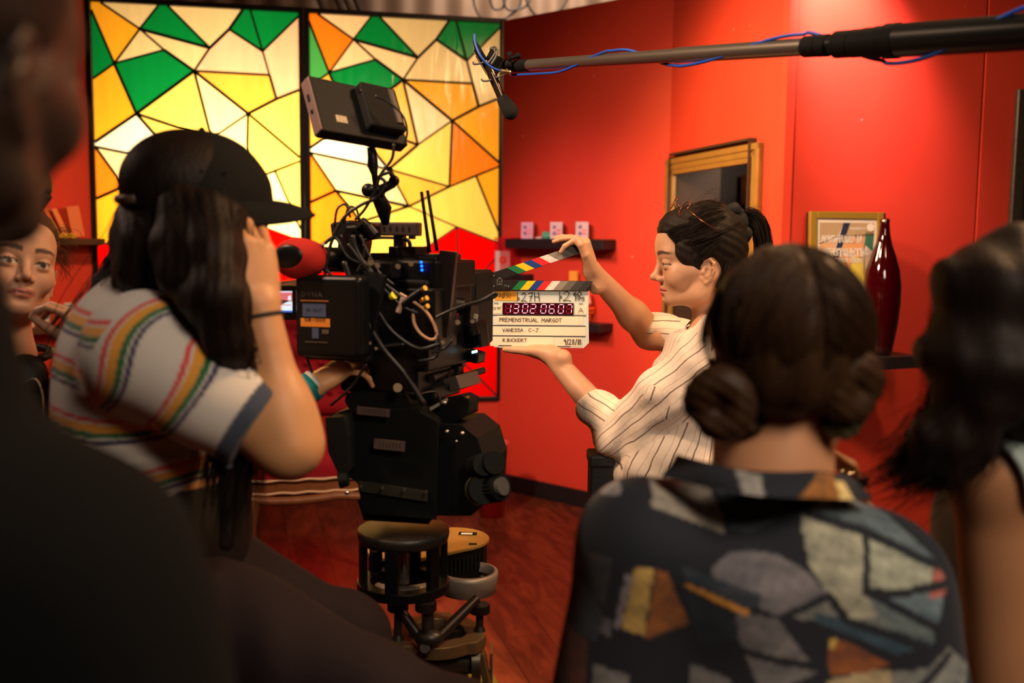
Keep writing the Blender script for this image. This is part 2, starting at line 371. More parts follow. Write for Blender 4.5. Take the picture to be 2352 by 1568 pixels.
PANES = [  # polygon, left colour key, right colour key
 ('TL t1 p1 p2 l0', 'amber', 'orange'), ('l0 p2 l1', 'green', 'greenp'), ('t1 t2 p1', 'tan', 'peach'), ('t2 t3 p3 p1', 'green', 'green'),
 ('t3 t4 p4 p3', 'tan', 'tan'), ('t4 t5 p5 p4', 'green', 'green'), ('t5 TR tr p5', 'green', 'green'), ('p1 p6 p2', 'tan', 'peach'),
 ('p1 p3 p7 p6', 'tan', 'peach'), ('p2 p6 p7 p8', 'green', 'green'), ('l1 p2 p8 l2', 'amber', 'amberp'), ('p3 p4 p5 p9 p7', 'pink', 'tan'),
 ('p5 tr r3 p10 p9', 'pink', 'tan'), ('p7 p9 p10 p11', 'amberp', 'amber'), ('p7 p11 p12', 'cream', 'peach'), ('p8 p7 p12', 'yellow', 'amberp'),
 ('p11 p10 r3 r5', 'yellow', 'amber'), ('p11 r5 r4 p17', 'yellow', 'orange'), ('p12 p11 p17 p14', 'cream', 'yellow'), ('p8 p12 p14', 'yellow', 'amberp'),
 ('l2 p8 p14 l3', 'white', 'white'), ('l3 p14 p16 p15', 'cream', 'cream'), ('l3 p15 l5', 'orange', 'orange'), ('l5 p15 q1 q4 l6', 'amber', 'orange'),
 ('p15 p16 q1', 'yellow', 'yellow'), ('p14 p17 p16', 'yellow', 'amberp'), ('p17 p18 r7 r6 p19 p16', 'cream', 'yellow'), ('p18 r4 r7', 'yellow', 'amber'),
 ('q1 p16 p19 q3 m1', 'yellow', 'yellow'), ('q4 q1 m1', 'orange', 'cream'), ('l6 q4 m1 b0 b9', 'red', 'orange'), ('q3 p19 q5 b1', 'red', 'red'),
 ('p19 r6 q7 q6 b2 q5', 'red', 'red'), ('q7 b3 b2 q6', 'red', 'red'), ('m1 q3 b1 b0', 'red', 'red'), ('q5 b2 b8 b1', 'red', 'red'), ('b9 b0 b5 b4', 'red', 'red'), ('b0 b1 b8 b5', 'red', 'red'),
 ('b2 b3 BR b8', 'red', 'red'), ('b8 BR b6 b5', 'red', 'red'), ('b5 b6 b7', 'red', 'red'), ('b4 b5 b7 BL', 'red', 'red')]
GC = dict(amber=(1, .42, .02), amberp=(1, .50, .07), orange=(1, .22, .01), green=(.002, .23, .045), greenp=(.06, .38, .09), tan=(.80, .62, .32), peach=(1, .66, .38), pink=(1, .56, .36),
          yellow=(1, .68, .14), cream=(1, .82, .42), white=(1, .95, .76), red=(1, .001, .0005))
def glass_mat(k):
    m = bpy.data.materials.new('stained glass '+k); m.use_nodes = True; nt = m.node_tree
    for n in list(nt.nodes): nt.nodes.remove(n)
    out = nt.nodes.new('ShaderNodeOutputMaterial'); tr = nt.nodes.new('ShaderNodeBsdfTranslucent'); gl = nt.nodes.new('ShaderNodeBsdfGlossy'); mx = nt.nodes.new('ShaderNodeMixShader'); fr = nt.nodes.new('ShaderNodeFresnel')
    df = nt.nodes.new('ShaderNodeBsdfDiffuse'); m2 = nt.nodes.new('ShaderNodeMixShader')
    tc = nt.nodes.new('ShaderNodeTexCoord'); mp = nt.nodes.new('ShaderNodeMapping'); mp.inputs['Scale'].default_value = (7, 7, 1.1)
    nz = nt.nodes.new('ShaderNodeTexNoise'); nz.inputs['Scale'].default_value = 2.2; nz.inputs['Detail'].default_value = 5; nz.inputs['Distortion'].default_value = .5
    nt.links.new(tc.outputs['Object'], mp.inputs['Vector']); nt.links.new(mp.outputs['Vector'], nz.inputs['Vector'])
    cr = nt.nodes.new('ShaderNodeMix'); cr.data_type = 'RGBA'; c = GC[k]
    cr.inputs['A'].default_value = tuple(x*.78 for x in c)+(1,); cr.inputs['B'].default_value = tuple(min(1, x*1.12) for x in c)+(1,)
    nt.links.new(nz.outputs['Fac'], cr.inputs['Factor']); nt.links.new(cr.outputs['Result'], tr.inputs['Color']); nt.links.new(cr.outputs['Result'], df.inputs['Color'])
    m2.inputs['Fac'].default_value = .12; nt.links.new(tr.outputs[0], m2.inputs[1]); nt.links.new(df.outputs[0], m2.inputs[2])
    gl.inputs['Roughness'].default_value = .12; fr.inputs['IOR'].default_value = 1.5
    bp = nt.nodes.new('ShaderNodeBump'); bp.inputs['Strength'].default_value = .4; bp.inputs['Distance'].default_value = .01; nt.links.new(nz.outputs['Fac'], bp.inputs['Height'])
    nt.links.new(bp.outputs['Normal'], gl.inputs['Normal'])
    nt.links.new(fr.outputs[0], mx.inputs['Fac']); nt.links.new(m2.outputs[0], mx.inputs[1]); nt.links.new(gl.outputs[0], mx.inputs[2]); nt.links.new(mx.outputs[0], out.inputs['Surface'])
    return m
GKEYS = sorted(GC); GM = [glass_mat(k) for k in GKEYS]
LEAD = mat('black lead came', (.012, .01, .01), .5)
PW, PH, PZ = 1.145, 2.29, .585
def glass_panel(x0, side, label):
    root = empty('stained_glass_panel', C1 - gdir*2.38 + gdir*x0 + Vector((0, 0, PZ-.03)), label, 'stained glass', None)
    M = frame(LG + gdir*x0 + Vector((0, 0, PZ)), gdir)
    P = lambda k: ((V[k][0])*PW, (1-V[k][1])*PH)
    g = MB(M)
    for names, cl, crr in PANES:
        ks = names.split(); g.add([(P(k)[0], .012, P(k)[1]) for k in ks], [tuple(range(len(ks)))], GKEYS.index(cl if side == 0 else crr))
    g.build('glass', GM, root)
    ld = MB(M); seen = set()
    rnd = random.Random(4)
    for names, _, _ in PANES:
        ks = names.split()
        for a, b in zip(ks, ks[1:]+ks[:1]):
            if (b, a) in seen or (a, b) in seen: continue
            seen.add((a, b)); A, B = P(a), P(b)
            if abs(A[0]-B[0]) < 1e-4 and A[0] in (0, PW): continue
            if abs(A[1]-B[1]) < 1e-4 and A[1] in (0, PH): continue
            d = Vector((B[0]-A[0], 0, B[1]-A[1])); L = d.length; w = rnd.uniform(.011, .018) if A[1] > 1.1 else rnd.uniform(.009, .012)
            n = Vector((-d.z, 0, d.x))/L
            ld.add([(A[0]-n.x*w/2, .002, A[1]-n.z*w/2), (A[0]+n.x*w/2, .002, A[1]+n.z*w/2), (B[0]+n.x*w/2, .002, B[1]+n.z*w/2), (B[0]-n.x*w/2, .002, B[1]-n.z*w/2),
                    (A[0]-n.x*w/2, .010, A[1]-n.z*w/2), (A[0]+n.x*w/2, .010, A[1]+n.z*w/2), (B[0]+n.x*w/2, .010, B[1]+n.z*w/2), (B[0]-n.x*w/2, .010, B[1]-n.z*w/2)],
                   [(0, 1, 2, 3), (7, 6, 5, 4), (0, 4, 5, 1), (1, 5, 6, 2), (2, 6, 7, 3), (3, 7, 4, 0)])
    ld.build('leading', LEAD, root)
    fr = MB(M); t = .028
    fr.box((-t/2, .005, PH/2), (t, .05, PH+2*t)); fr.box((PW+t/2, .005, PH/2), (t, .05, PH+2*t)); fr.box((PW/2, .005, -t/2), (PW, .05, t)); fr.box((PW/2, .005, PH+t/2), (PW, .05, t))
    fr.build('frame', mat('black metal frame', (.013, .012, .012), .28), root, .003)
    return root
glass_panel(.03, 0, 'tall backlit stained glass panel, the left one behind the person in a black cap')
glass_panel(.03+PW+.06, 1, 'tall backlit stained glass panel, the right one next to the plain red wall')
# ================================================================ SMOOTH-BODY MODELLER (signed distances -> one continuous mesh)
def npv(p): return np.array(p, dtype=float)
def d_cone(P, a, b, r1, r2):
    ba = b-a; l2 = float(ba @ ba)
    if l2 < 1e-12: return np.linalg.norm(P-a, axis=1)-max(r1, r2)
    t = np.clip(((P-a) @ ba)/l2, 0, 1)
    return np.linalg.norm(P-a-t[:, None]*ba, axis=1)-(r1+(r2-r1)*t)
def d_ell(P, c, r, Rm):
    q = (P-c) @ Rm           # columns of Rm = local axes
    k0 = np.linalg.norm(q/r, axis=1); k1 = np.linalg.norm(q/(r*r), axis=1)
    return k0*(k0-1)/np.maximum(k1, 1e-9)
def d_box(P, c, h, Rm, rr):
    q = np.abs((P-c) @ Rm)-(h-rr)
    return np.linalg.norm(np.maximum(q, 0), axis=1)+np.minimum(q.max(axis=1), 0)-rr
def smin(a, b, k):
    if k <= 0: return np.minimum(a, b)
    h = np.maximum(k-np.abs(a-b), 0)/k
    return np.minimum(a, b)-h*h*k*.25
I3 = np.eye(3)
class SDF:
    def __init__(s, T=None, sc=1.0): s.ops = []; s.T = T; s.sc = sc; s.disp = None
    def _p(s, p):
        if s.T is None: return npv(p)
        return npv(s.T @ (Vector(p)*s.sc))
    def _R(s, Rm):
        Rm = I3 if Rm is None else np.array(Rm)
        if s.T is None: return Rm
        m = s.T.to_3x3().normalized(); return np.array(m) @ Rm
    def cone(s, a, b, r1, r2=None, k=.02, sub=False):
        r2 = r1 if r2 is None else r2; a = s._p(a); b = s._p(b); r1 *= s.sc; r2 *= s.sc
        s.ops.append((lambda P: d_cone(P, a, b, r1, r2), (a+b)/2, np.linalg.norm(b-a)/2+max(r1, r2), k*s.sc, sub)); return s
    def chain(s, pts, rs, k=.02):
        for i in range(len(pts)-1): s.cone(pts[i], pts[i+1], rs[i], rs[i+1], k)
        return s
    def ell(s, c, r, Rm=None, k=.02, sub=False):
        c = s._p(c); r = npv(r)*s.sc; M = s._R(Rm)
        s.ops.append((lambda P: d_ell(P, c, r, M), c, float(max(r)), k*s.sc, sub)); return s
    def boxx(s, c, h, Rm=None, rr=.01, k=.01, sub=False):
        c = s._p(c); h = npv(h)*s.sc; M = s._R(Rm); rr *= s.sc
        s.ops.append((lambda P: d_box(P, c, h, M, rr), c, float(np.linalg.norm(h)), k*s.sc, sub)); return s
    def group(s, g, k=.003):
        lo = np.min([o[1]-o[2] for o in g.ops], axis=0); hi = np.max([o[1]+o[2] for o in g.ops], axis=0)
        s.ops.append((g.ev, (lo+hi)/2, float(np.linalg.norm(hi-lo))/2, k, False)); return s
    def ev(s, P):
        d = np.full(len(P), .5)
        for fn, c, r, k, sub in s.ops:
            m = np.einsum('ij,ij->i', P-c, P-c) < (r+k+.06)**2
            if not m.any(): continue
            v = fn(P[m])
            d[m] = -smin(-d[m], v, k) if sub else smin(d[m], v, k)
        return d
    def mesh(s, h):
        add = [o for o in s.ops if not o[4]]
        lo = np.min([o[1]-o[2] for o in add], axis=0)-4*h; hi = np.max([o[1]+o[2] for o in add], axis=0)+4*h
        B = 8; n = np.ceil((hi-lo)/(h*B)).astype(int)
        g = np.stack(np.meshgrid(*[np.arange(k) for k in n], indexing='ij'), -1).reshape(-1, 3)
        cen = lo+(g+.5)*B*h; dc = s.ev(cen)
        keep = g[np.abs(dc) < B*h*.87*1.25+h*2]
        off = np.stack(np.meshgrid(*[np.arange(B+1)]*3, indexing='ij'), -1).reshape(-1, 3)
        node = (keep[:, None]*B+off[None]).reshape(-1, 3)
        N = n*B+1
        key = (node[:, 0]*N[1]+node[:, 1])*N[2]+node[:, 2]
        uk, inv = np.unique(key, return_inverse=True)
        ijk = np.stack([uk//(N[1]*N[2]), (uk//N[2]) % N[1], uk % N[2]], 1)
        pos = lo+ijk*h; val = s.ev(pos)
        if s.disp is not None:
            m = np.abs(val) < .03; val[m] += s.disp(pos[m])
        val = val[inv].reshape(len(keep), B+1, B+1, B+1)
        corners = [(a, b, c) for a in (0, 1) for b in (0, 1) for c in (0, 1)]
        cv = np.stack([val[:, a:a+B, b:b+B, c:c+B] for a, b, c in corners], -1).reshape(-1, 8)
        base = (keep[:, None]*B+np.stack(np.meshgrid(*[np.arange(B)]*3, indexing='ij'), -1).reshape(-1, 3)[None]).reshape(-1, 3)
        act = (cv.min(1) < 0) & (cv.max(1) >= 0)
        cv = cv[act]; base = base[act]
        E = [(i, j) for i in range(8) for j in range(i+1, 8) if sum(abs(corners[i][t]-corners[j][t]) for t in range(3)) == 1]
        acc = np.zeros((len(cv), 3)); cnt = np.zeros(len(cv))
        CN = np.array(corners, float)
        for i, j in E:
            a, b = cv[:, i], cv[:, j]; m = (a < 0) != (b < 0)
            t = np.where(m, a/np.where(m, a-b, 1), 0)
            acc += np.where(m[:, None], CN[i]+t[:, None]*(CN[j]-CN[i]), 0); cnt += m
        vert = lo+(base+acc/cnt[:, None])*h
        ck = (base[:, 0]*N[1]+base[:, 1])*N[2]+base[:, 2]
        srt = np.argsort(ck); cks = ck[srt]
        def look(b):
            q = (b[:, 0]*N[1]+b[:, 1])*N[2]+b[:, 2]; i = np.searchsorted(cks, q); i[i >= len(cks)] = 0
            return np.where(cks[i] == q, srt[i], -1)
        faces = []
        for ax, (ci) in enumerate(((4), (2), (1))):
            a, b = cv[:, 0], cv[:, ci]; m = (a < 0) != (b < 0)
            bb = base[m]; u = np.eye(3, dtype=int)[(ax+1) % 3]; w = np.eye(3, dtype=int)[(ax+2) % 3]
            q = np.stack([look(bb), look(bb-u), look(bb-u-w), look(bb-w)], 1)
            fl = a[m] >= 0; ok = (q >= 0).all(1); q[fl] = q[fl][:, ::-1]; faces.append(q[ok])
        return vert, np.concatenate(faces)
def smooth_verts(v, f, it=1, lam=.5):
    for _ in range(it):
        acc = np.zeros_like(v); c = np.zeros(len(v))
        for i in range(4):
            for j in ((i+1) % 4, (i-1) % 4):
                np.add.at(acc, f[:, i], v[f[:, j]]); np.add.at(c, f[:, i], 1)
        v = v+(acc/np.maximum(c, 1)[:, None]-v)*lam
    return v
def mesh_obj(name, v, f, mats, parent=None, col=None, attrs=None, mi=None, smooth=True):
    me = bpy.data.meshes.new(name)
    if parent is not None:
        M = np.array(parent_inv(parent)); v = v @ M[:3, :3].T+M[:3, 3]
    me.vertices.add(len(v)); me.vertices.foreach_set('co', v.astype(np.float32).ravel())
    k = f.shape[1]
    me.loops.add(len(f)*k); me.loops.foreach_set('vertex_index', f.astype(np.int32).ravel())
    me.polygons.add(len(f)); me.polygons.foreach_set('loop_start', np.arange(0, len(f)*k, k, dtype=np.int32))
    me.polygons.foreach_set('loop_total', np.full(len(f), k, dtype=np.int32))
    me.update(calc_edges=True)
    me.polygons.foreach_set('use_smooth', np.full(len(f), smooth))
    if mi is not None: me.polygons.foreach_set('material_index', mi.astype(np.int32))
    for m in (mats if isinstance(mats, (list, tuple)) else [mats]): me.materials.append(m)
    if col is not None:
        a = me.color_attributes.new('Col', 'FLOAT_COLOR', 'POINT'); c4 = np.ones((len(v), 4), np.float32); c4[:, :3] = col; a.data.foreach_set('color', c4.ravel())
    for nm, arr in (attrs or {}).items():
        a = me.attributes.new(nm, 'FLOAT', 'POINT'); a.data.foreach_set('value', arr.astype(np.float32))
    o = bpy.data.objects.new(name, me); COL.objects.link(o)
    if parent is not None: o.parent = parent
    return o
def vnoise(P, f, seed=0):
    """cheap smooth vector-hash noise from summed rotated sines, about -1..1"""
    rs = np.random.RandomState(seed); out = np.zeros(len(P))
    for i in range(5):
        k = rs.normal(size=3); k /= np.linalg.norm(k); out += np.sin(P @ (k*f*rs.uniform(.7, 1.5))+rs.uniform(0, 6.28)+1.3*np.sin(P @ (rs.normal(size=3)*f*.6)))
    return out/3
def sstep(x, a, b): t = np.clip((x-a)/(b-a), 0, 1); return t*t*(3-2*t)

# ---------------------------------------------------------------- hand
def hand_sdf(body, wrist, u, n, side, sc=1.0, curl=(20, 20, 20, 20), curl2=None, spread=(6, 1, -4, -10), thumb=(35, 20, 15), wr=.026):
    """wrist point, u along the fingers, n palm-facing direction, side=+1/-1 picks the thumb side; angles in degrees.
    thumb=(abduction from palm edge, opposition toward palm, tip bend)"""
    W = Vector(wrist); u = Vector(u).normalized(); n = Vector(n); n = (n-u*n.dot(u)).normalized(); v = u.cross(n)*side
    P = lambda a, b, c: W+(u*a+v*b+n*c)*sc
    g = SDF()
    kn = [(.088, .027, -.002), (.091, .009, -.005), (.087, -.009, -.003), (.080, -.026, .001)]
    for (a, b, c), r in zip(kn, (.0105, .011, .0105, .0095)):
        g.cone(P(.008, b*.55, 0), P(a*.97, b, c), .0165*sc, r*sc, .012*sc)
    g.ell(P(.04, 0, .004), (.045*sc, .034*sc, .015*sc), np.array(Matrix((u, v, n)).transposed()), .012*sc)
    g.cone(P(-.045, 0, 0), P(.004, 0, 0), wr*sc, wr*.92*sc, .012*sc)
    L = [(.043, .025, .021), (.047, .029, .022), (.043, .027, .021), (.034, .02, .019)]; rr = [(.0088, .0078, .0072, .0058), (.009, .008, .0073, .006), (.0086, .0076, .007, .0057), (.0076, .0067, .0062, .0052)]
    tips = []
    for i in range(4):
        a = R(curl[i]); a2 = R((curl2 or curl)[i]); p = P(*kn[i]); f = SDF(); ang = a; sp = R(spread[i])
        q = p
        f.cone(P(kn[i][0]-.02, kn[i][1], kn[i][2]), p, .0095*sc, rr[i][0]*1.12*sc, .004)
        for j in range(3):
            d = (u*math.cos(sp)+v*math.sin(sp))*math.cos(ang)+n*math.sin(ang)
            e = q+d*L[i][j]*sc; f.cone(q, e, rr[i][j]*sc, rr[i][j+1]*sc, .003)
            q = e; ang += a2*(1.0 if j == 0 else .7)
        tips.append(q); g.group(f, .0035*sc)
    t = SDF(); ab, op, tb = (R(x) for x in thumb)
    def td(al, o): return (u*math.cos(al)+v*math.sin(al))*math.cos(o)+n*math.sin(o)
    b0 = P(.018, .018, .006); b1 = b0+td(ab+.25, op)*.042*sc; b2 = b1+td(ab, op*1.15)*.034*sc; b3 = b2+td(ab-tb, op*1.3)*.026*sc
    t.cone(b0, b1, .0155*sc, .0118*sc, .01*sc); t.cone(b1, b2, .0115*sc, .0098*sc, .004*sc); t.cone(b2, b3, .0098*sc, .0078*sc, .004*sc)
    g.group(t, .011*sc); tips.append(b3)
    body.group(g, .012*sc)
    return tips
# ---------------------------------------------------------------- head, local frame: x right, y forward, z up, origin mid-head at eye level
def head_sdf(body, T, sc=1.0, smile=0.0, chin=-.092, neck=None, lids=.55, mouthw=.023):
    h = SDF(T, sc)
    h.ell((0, -.018, .036), (.074, .093, .084), k=.0)
    h.ell((0, .022, -.012), (.060, .062, .080), k=.03)
    h.ell((0, .050, .044), (.056, .050, .052), k=.03)                       # forehead
    for s in (-1, 1):
        h.cone((s*.056, -.008, -.03), (s*.050, .005, -.066), .016, .0145, .03)
        h.cone((s*.050, .005, -.066), (s*.014, .066, chin+.006), .0145, .0125, .022)
        h.ell((s*.035, .060, -.032), (.024, .024, .022), k=.02)            # cheek
        h.cone((s*.054, .028, -.014), (s*.042, .060, -.018), .012, .012, .02)
    h.ell((0, .060, chin+.010), (.017, .013, .015), k=.018)
    h.ell((0, .062, -.056), (.026, .022, .026), k=.02)                      # muzzle
    h.ell((0, .01, -.07), (.042, .045, .025), k=.02)                        # under jaw
    for s in (-1, 1):
        h.ell((s*.033, .098, -.002), (.0185, .0165, .0120), k=.010, sub=True)
    h.cone((-.034, .078, .021), (.034, .078, .021), .0120, .0120, .016)     # brow
    for s in (-1, 1):
        h.ell((s*.031, .0775, -.001), (.0135, .0128, .0125), k=.002)         # eyeball
        h.ell((s*.031, .0783, .0035), (.0150, .0138, .0122-.004*(1-lids)), k=.002)
        h.ell((s*.031, .0772, -.0085), (.0145, .0128, .007), k=.004)
    h.cone((0, .086, .010), (0, .097, -.022), .0072, .0082, .008)           # nose
    h.ell((0, .1035, -.0305), (.0090, .0095, .0086), k=.007)
    for s in (-1, 1):
        h.ell((s*.0108, .0915, -.0350), (.0075, .0095, .007), k=.005)
        h.ell((s*.0064, .0965, -.0425), (.0036, .006, .0033), k=.003, sub=True)
    h.cone((0, .083, -.043), (0, .080, -.052), .006, .006, .008)
    zm = -.0605; ly = -.0045
    for s in (-1, 1):
        h.chain([(0, .0900+ly, zm+.0030), (s*.010, .0885+ly, zm+.0042), (s*mouthw, .0780+ly, zm+smile*.004)], (.0040, .0042, .0022), .004)
        h.chain([(0, .0872+ly, zm-.0052), (s*.010, .0855+ly, zm-.005), (s*mouthw, .0780+ly, zm+smile*.004)], (.0050, .0047, .0022), .004)

    for s in (-1, 1): h.cone((0, .0950+ly, zm-.0006), (s*.022, .0835+ly, zm-.0006+smile*.003), .0014, .0010, .002, sub=True)
    h.ell((0, .086, zm-.0165), (.014, .005, .004), k=.008, sub=True)
    for s in (-1, 1):                                                        # ear
        e = SDF(T @ Matrix.Translation(Vector((0, .006, -.0125))*sc), sc*.88); X = .082*s
        rim = [(X-.004*s, .006, -.022), (X, -.004, -.033), (X+.002*s, -.014, -.024), (X+.008*s, -.0225, -.004), (X+.011*s, -.021, .015), (X+.009*s, -.010, .025), (X+.004*s, .002, .020), (X, .007, .006)]
        e.ell((X+.002*s, -.007, -.002), (.006, .014, .026), k=.004)
        e.chain(rim, (.004, .0052, .0042, .0040, .0040, .0038, .0034, .003), .003)
        e.ell((X+.011*s, -.004, -.006), (.007, .0080, .0105), k=.004, sub=True)
        e.chain([(X+.006*s, -.012, -.012), (X+.008*s, -.013, .002), (X+.006*s, -.008, .013)], (.0030, .003, .0026), .003)
        e.ell((X+.004*s, .006, -.006), (.0035, .004, .006), k=.003)
        h.group(e, .004)
    body.group(h, .018*sc)
    return h
def head_paint(v, T, sc, skin, lip, brow, col, browhair=True, iris=(.03, .018, .01), look=(0, 0), lid=.0):
    Ti = np.array(T.inverted()); q = (v @ Ti[:3, :3].T+Ti[:3, 3])/sc if sc != 1 else v @ Ti[:3, :3].T+Ti[:3, 3]
    x, y, z = q.T; ax = np.abs(x)
    def mixc(m, c): col[:] = col*(1-m[:, None])+npv(c)*m[:, None]
    face = (y > .03) & (np.linalg.norm(q, axis=1) < .16)
    # blush and warmth
    mixc(face*np.exp(-(((ax-.038)/.018)**2+((z+.03)/.018)**2))*.22, npv(skin)*npv((1.08, .74, .66)))
    mixc(face*np.exp(-((x/.012)**2+((z+.032)/.012)**2+((y-.103)/.02)**2))*.25, npv(skin)*npv((1.08, .74, .66)))
    lm = face*(y > .069)*sstep(.0120-np.abs(z+.0605)-.42*np.maximum(ax-.006, 0), 0, .003)*(ax < .025)
    mixc(lm*.85, lip)
    lin = face*(y > .069)*(np.abs(z+.0609) < .0016)*(ax < .024); mixc(lin*.8, npv(lip)*.3)
    # brows
    bz = .0215+.0035*np.sin(np.clip((ax-.012)/.036, 0, 1)*2.6)
    bm = face*sstep(.0050-.0022*np.clip((ax-.03)/.02, 0, 1)-np.abs(z-bz), -.001, .0015)*sstep(ax, .009, .013)*sstep(.056-ax, 0, .008)
    mixc(np.clip(bm, 0, 1)*.92, brow)
    # eyes: white, iris, lash line
    ex = ax-.031; ey = z+.0035
    op = face*(y > .070)*(np.abs(ex) < .0135)*(np.abs(ey) < (.0052-lid)*np.sqrt(np.clip(1-(ex/.0135)**2, 0, 1)))
    mixc(op*.9, (.55, .5, .46))
    mixc(op*(((x-np.sign(x)*.031-look[0])**2+(z+.0035-look[1])**2) < .0052**2), iris)
    lash = face*(y > .066)*(np.abs(ex) < .0155)*(np.abs(ey-(.0052-lid)*np.sqrt(np.clip(1-(ex/.0155)**2, 0, 1))-.0008) < .0018)
    mixc(lash*.9, (.012, .008, .006))
    mixc(face*(y > .063)*np.exp(-((ex/.016)**2+((z+.013)/.005)**2))*.3, npv(skin)*npv((.75, .55, .5)))
    return q
# ---------------------------------------------------------------- hair strands as thin tubes
def strands(guides, n, jit, r, seed=1, res=26, seg=3, wave=0, wfreq=30, clump=None):
    """guides: list of polylines (ordered side by side); returns verts, quads"""
    rs = np.random.RandomState(seed); G = []
    for g in guides:
        s = np.array([tuple(p) for p in spline(g, 10)]); L = np.r_[0, np.cumsum(np.linalg.norm(np.diff(s, axis=0), axis=1))]; t = np.linspace(0, L[-1], res)
        G.append(np.stack([np.interp(t, L, s[:, k]) for k in range(3)], 1))
    G = np.array(G); V = []; F = []; o = 0
    for i in range(n):
        u = rs.uniform(0, len(G)-1) if len(G) > 1 else 0; a = int(u); fr = u-a; b = min(a+1, len(G)-1)
        c = G[a]*(1-fr)+G[b]*fr; tt = np.linspace(0, 1, res)
        off = rs.normal(size=3)*jit; off2 = rs.normal(size=3)*jit*1.3
        c = c+off*(1-tt[:, None])*.7+off2*tt[:, None]
        ph = rs.uniform(0, 6.28, 3); am = rs.uniform(.3, 1)*wave; fr_ = wfreq*rs.uniform(.85, 1.15)
        c = c+am*np.stack([np.sin(tt*fr_+ph[0]), np.sin(tt*fr_*.9+ph[1]), .4*np.sin(tt*fr_+ph[2])], 1)*np.clip(tt*3, 0, 1)[:, None]
        end = int(res*rs.uniform(.72, 1)); end = max(end, 6); c = c[:end]
        d = np.gradient(c, axis=0); d /= np.maximum(np.linalg.norm(d, axis=1), 1e-9)[:, None]
        up = npv((.3, .2, 1)); w = np.cross(d, up); w /= np.maximum(np.linalg.norm(w, axis=1), 1e-9)[:, None]; q = np.cross(w, d)
        rad = r*rs.uniform(.6, 1.3)*np.r_[np.ones(end-3), .8, .5, .2]
        ring = np.stack([c+(w*math.cos(2*math.pi*k/seg)+q*math.sin(2*math.pi*k/seg))*rad[:, None] for k in range(seg)], 1)
        V.append(ring.reshape(-1, 3)); ii = np.arange(end-1)[:, None]*seg; kk = np.arange(seg)[None]; k2 = (kk+1) % seg
        F.append(np.stack([ii+kk, ii+k2, ii+seg+k2, ii+seg+kk], -1).reshape(-1, 4)+o); o += end*seg
    return np.concatenate(V), np.concatenate(F)
def join(parts):
    V = []; F = []; o = 0
    for v, f in parts: V.append(v); F.append(f+o); o += len(v)
    return np.concatenate(V), np.concatenate(F)
def hair_mat(name, c1, c2, rough=.42, f=220):
    m = bpy.data.materials.new(name); m.use_nodes = True; nt = m.node_tree; b = nt.nodes['Principled BSDF']
    tc = nt.nodes.new('ShaderNodeTexCoord'); mp = nt.nodes.new('ShaderNodeMapping'); mp.inputs['Scale'].default_value = (1, 1, .09)
    nz = nt.nodes.new('ShaderNodeTexNoise'); nz.inputs['Scale'].default_value = f; nz.inputs['Detail'].default_value = 3
    nt.links.new(tc.outputs['Object'], mp.inputs['Vector']); nt.links.new(mp.outputs['Vector'], nz.inputs['Vector'])
    mx = nt.nodes.new('ShaderNodeMix'); mx.data_type = 'RGBA'; mx.inputs['A'].default_value = (*c1, 1); mx.inputs['B'].default_value = (*c2, 1)
    nt.links.new(nz.outputs['Fac'], mx.inputs['Factor']); nt.links.new(mx.outputs['Result'], b.inputs['Base Color'])
    b.inputs['Roughness'].default_value = rough; b.inputs['Specular IOR Level'].default_value = .14
    bp = nt.nodes.new('ShaderNodeBump'); bp.inputs['Strength'].default_value = .6; bp.inputs['Distance'].default_value = .002
    nt.links.new(nz.outputs['Fac'], bp.inputs['Height']); nt.links.new(bp.outputs['Normal'], b.inputs['Normal'])
    return m
SKIN = vcol_mat('skin', .5, .4, sss=.12, bump=.08, bscale=700)
def person_T(o, fwd, up=(0, 0, 1)):
    f = Vector(fwd).normalized(); r = f.cross(Vector(up)).normalized(); u = r.cross(f)
    M = Matrix((r, f, u)).transposed().to_4x4(); M.translation = Vector(o); return M
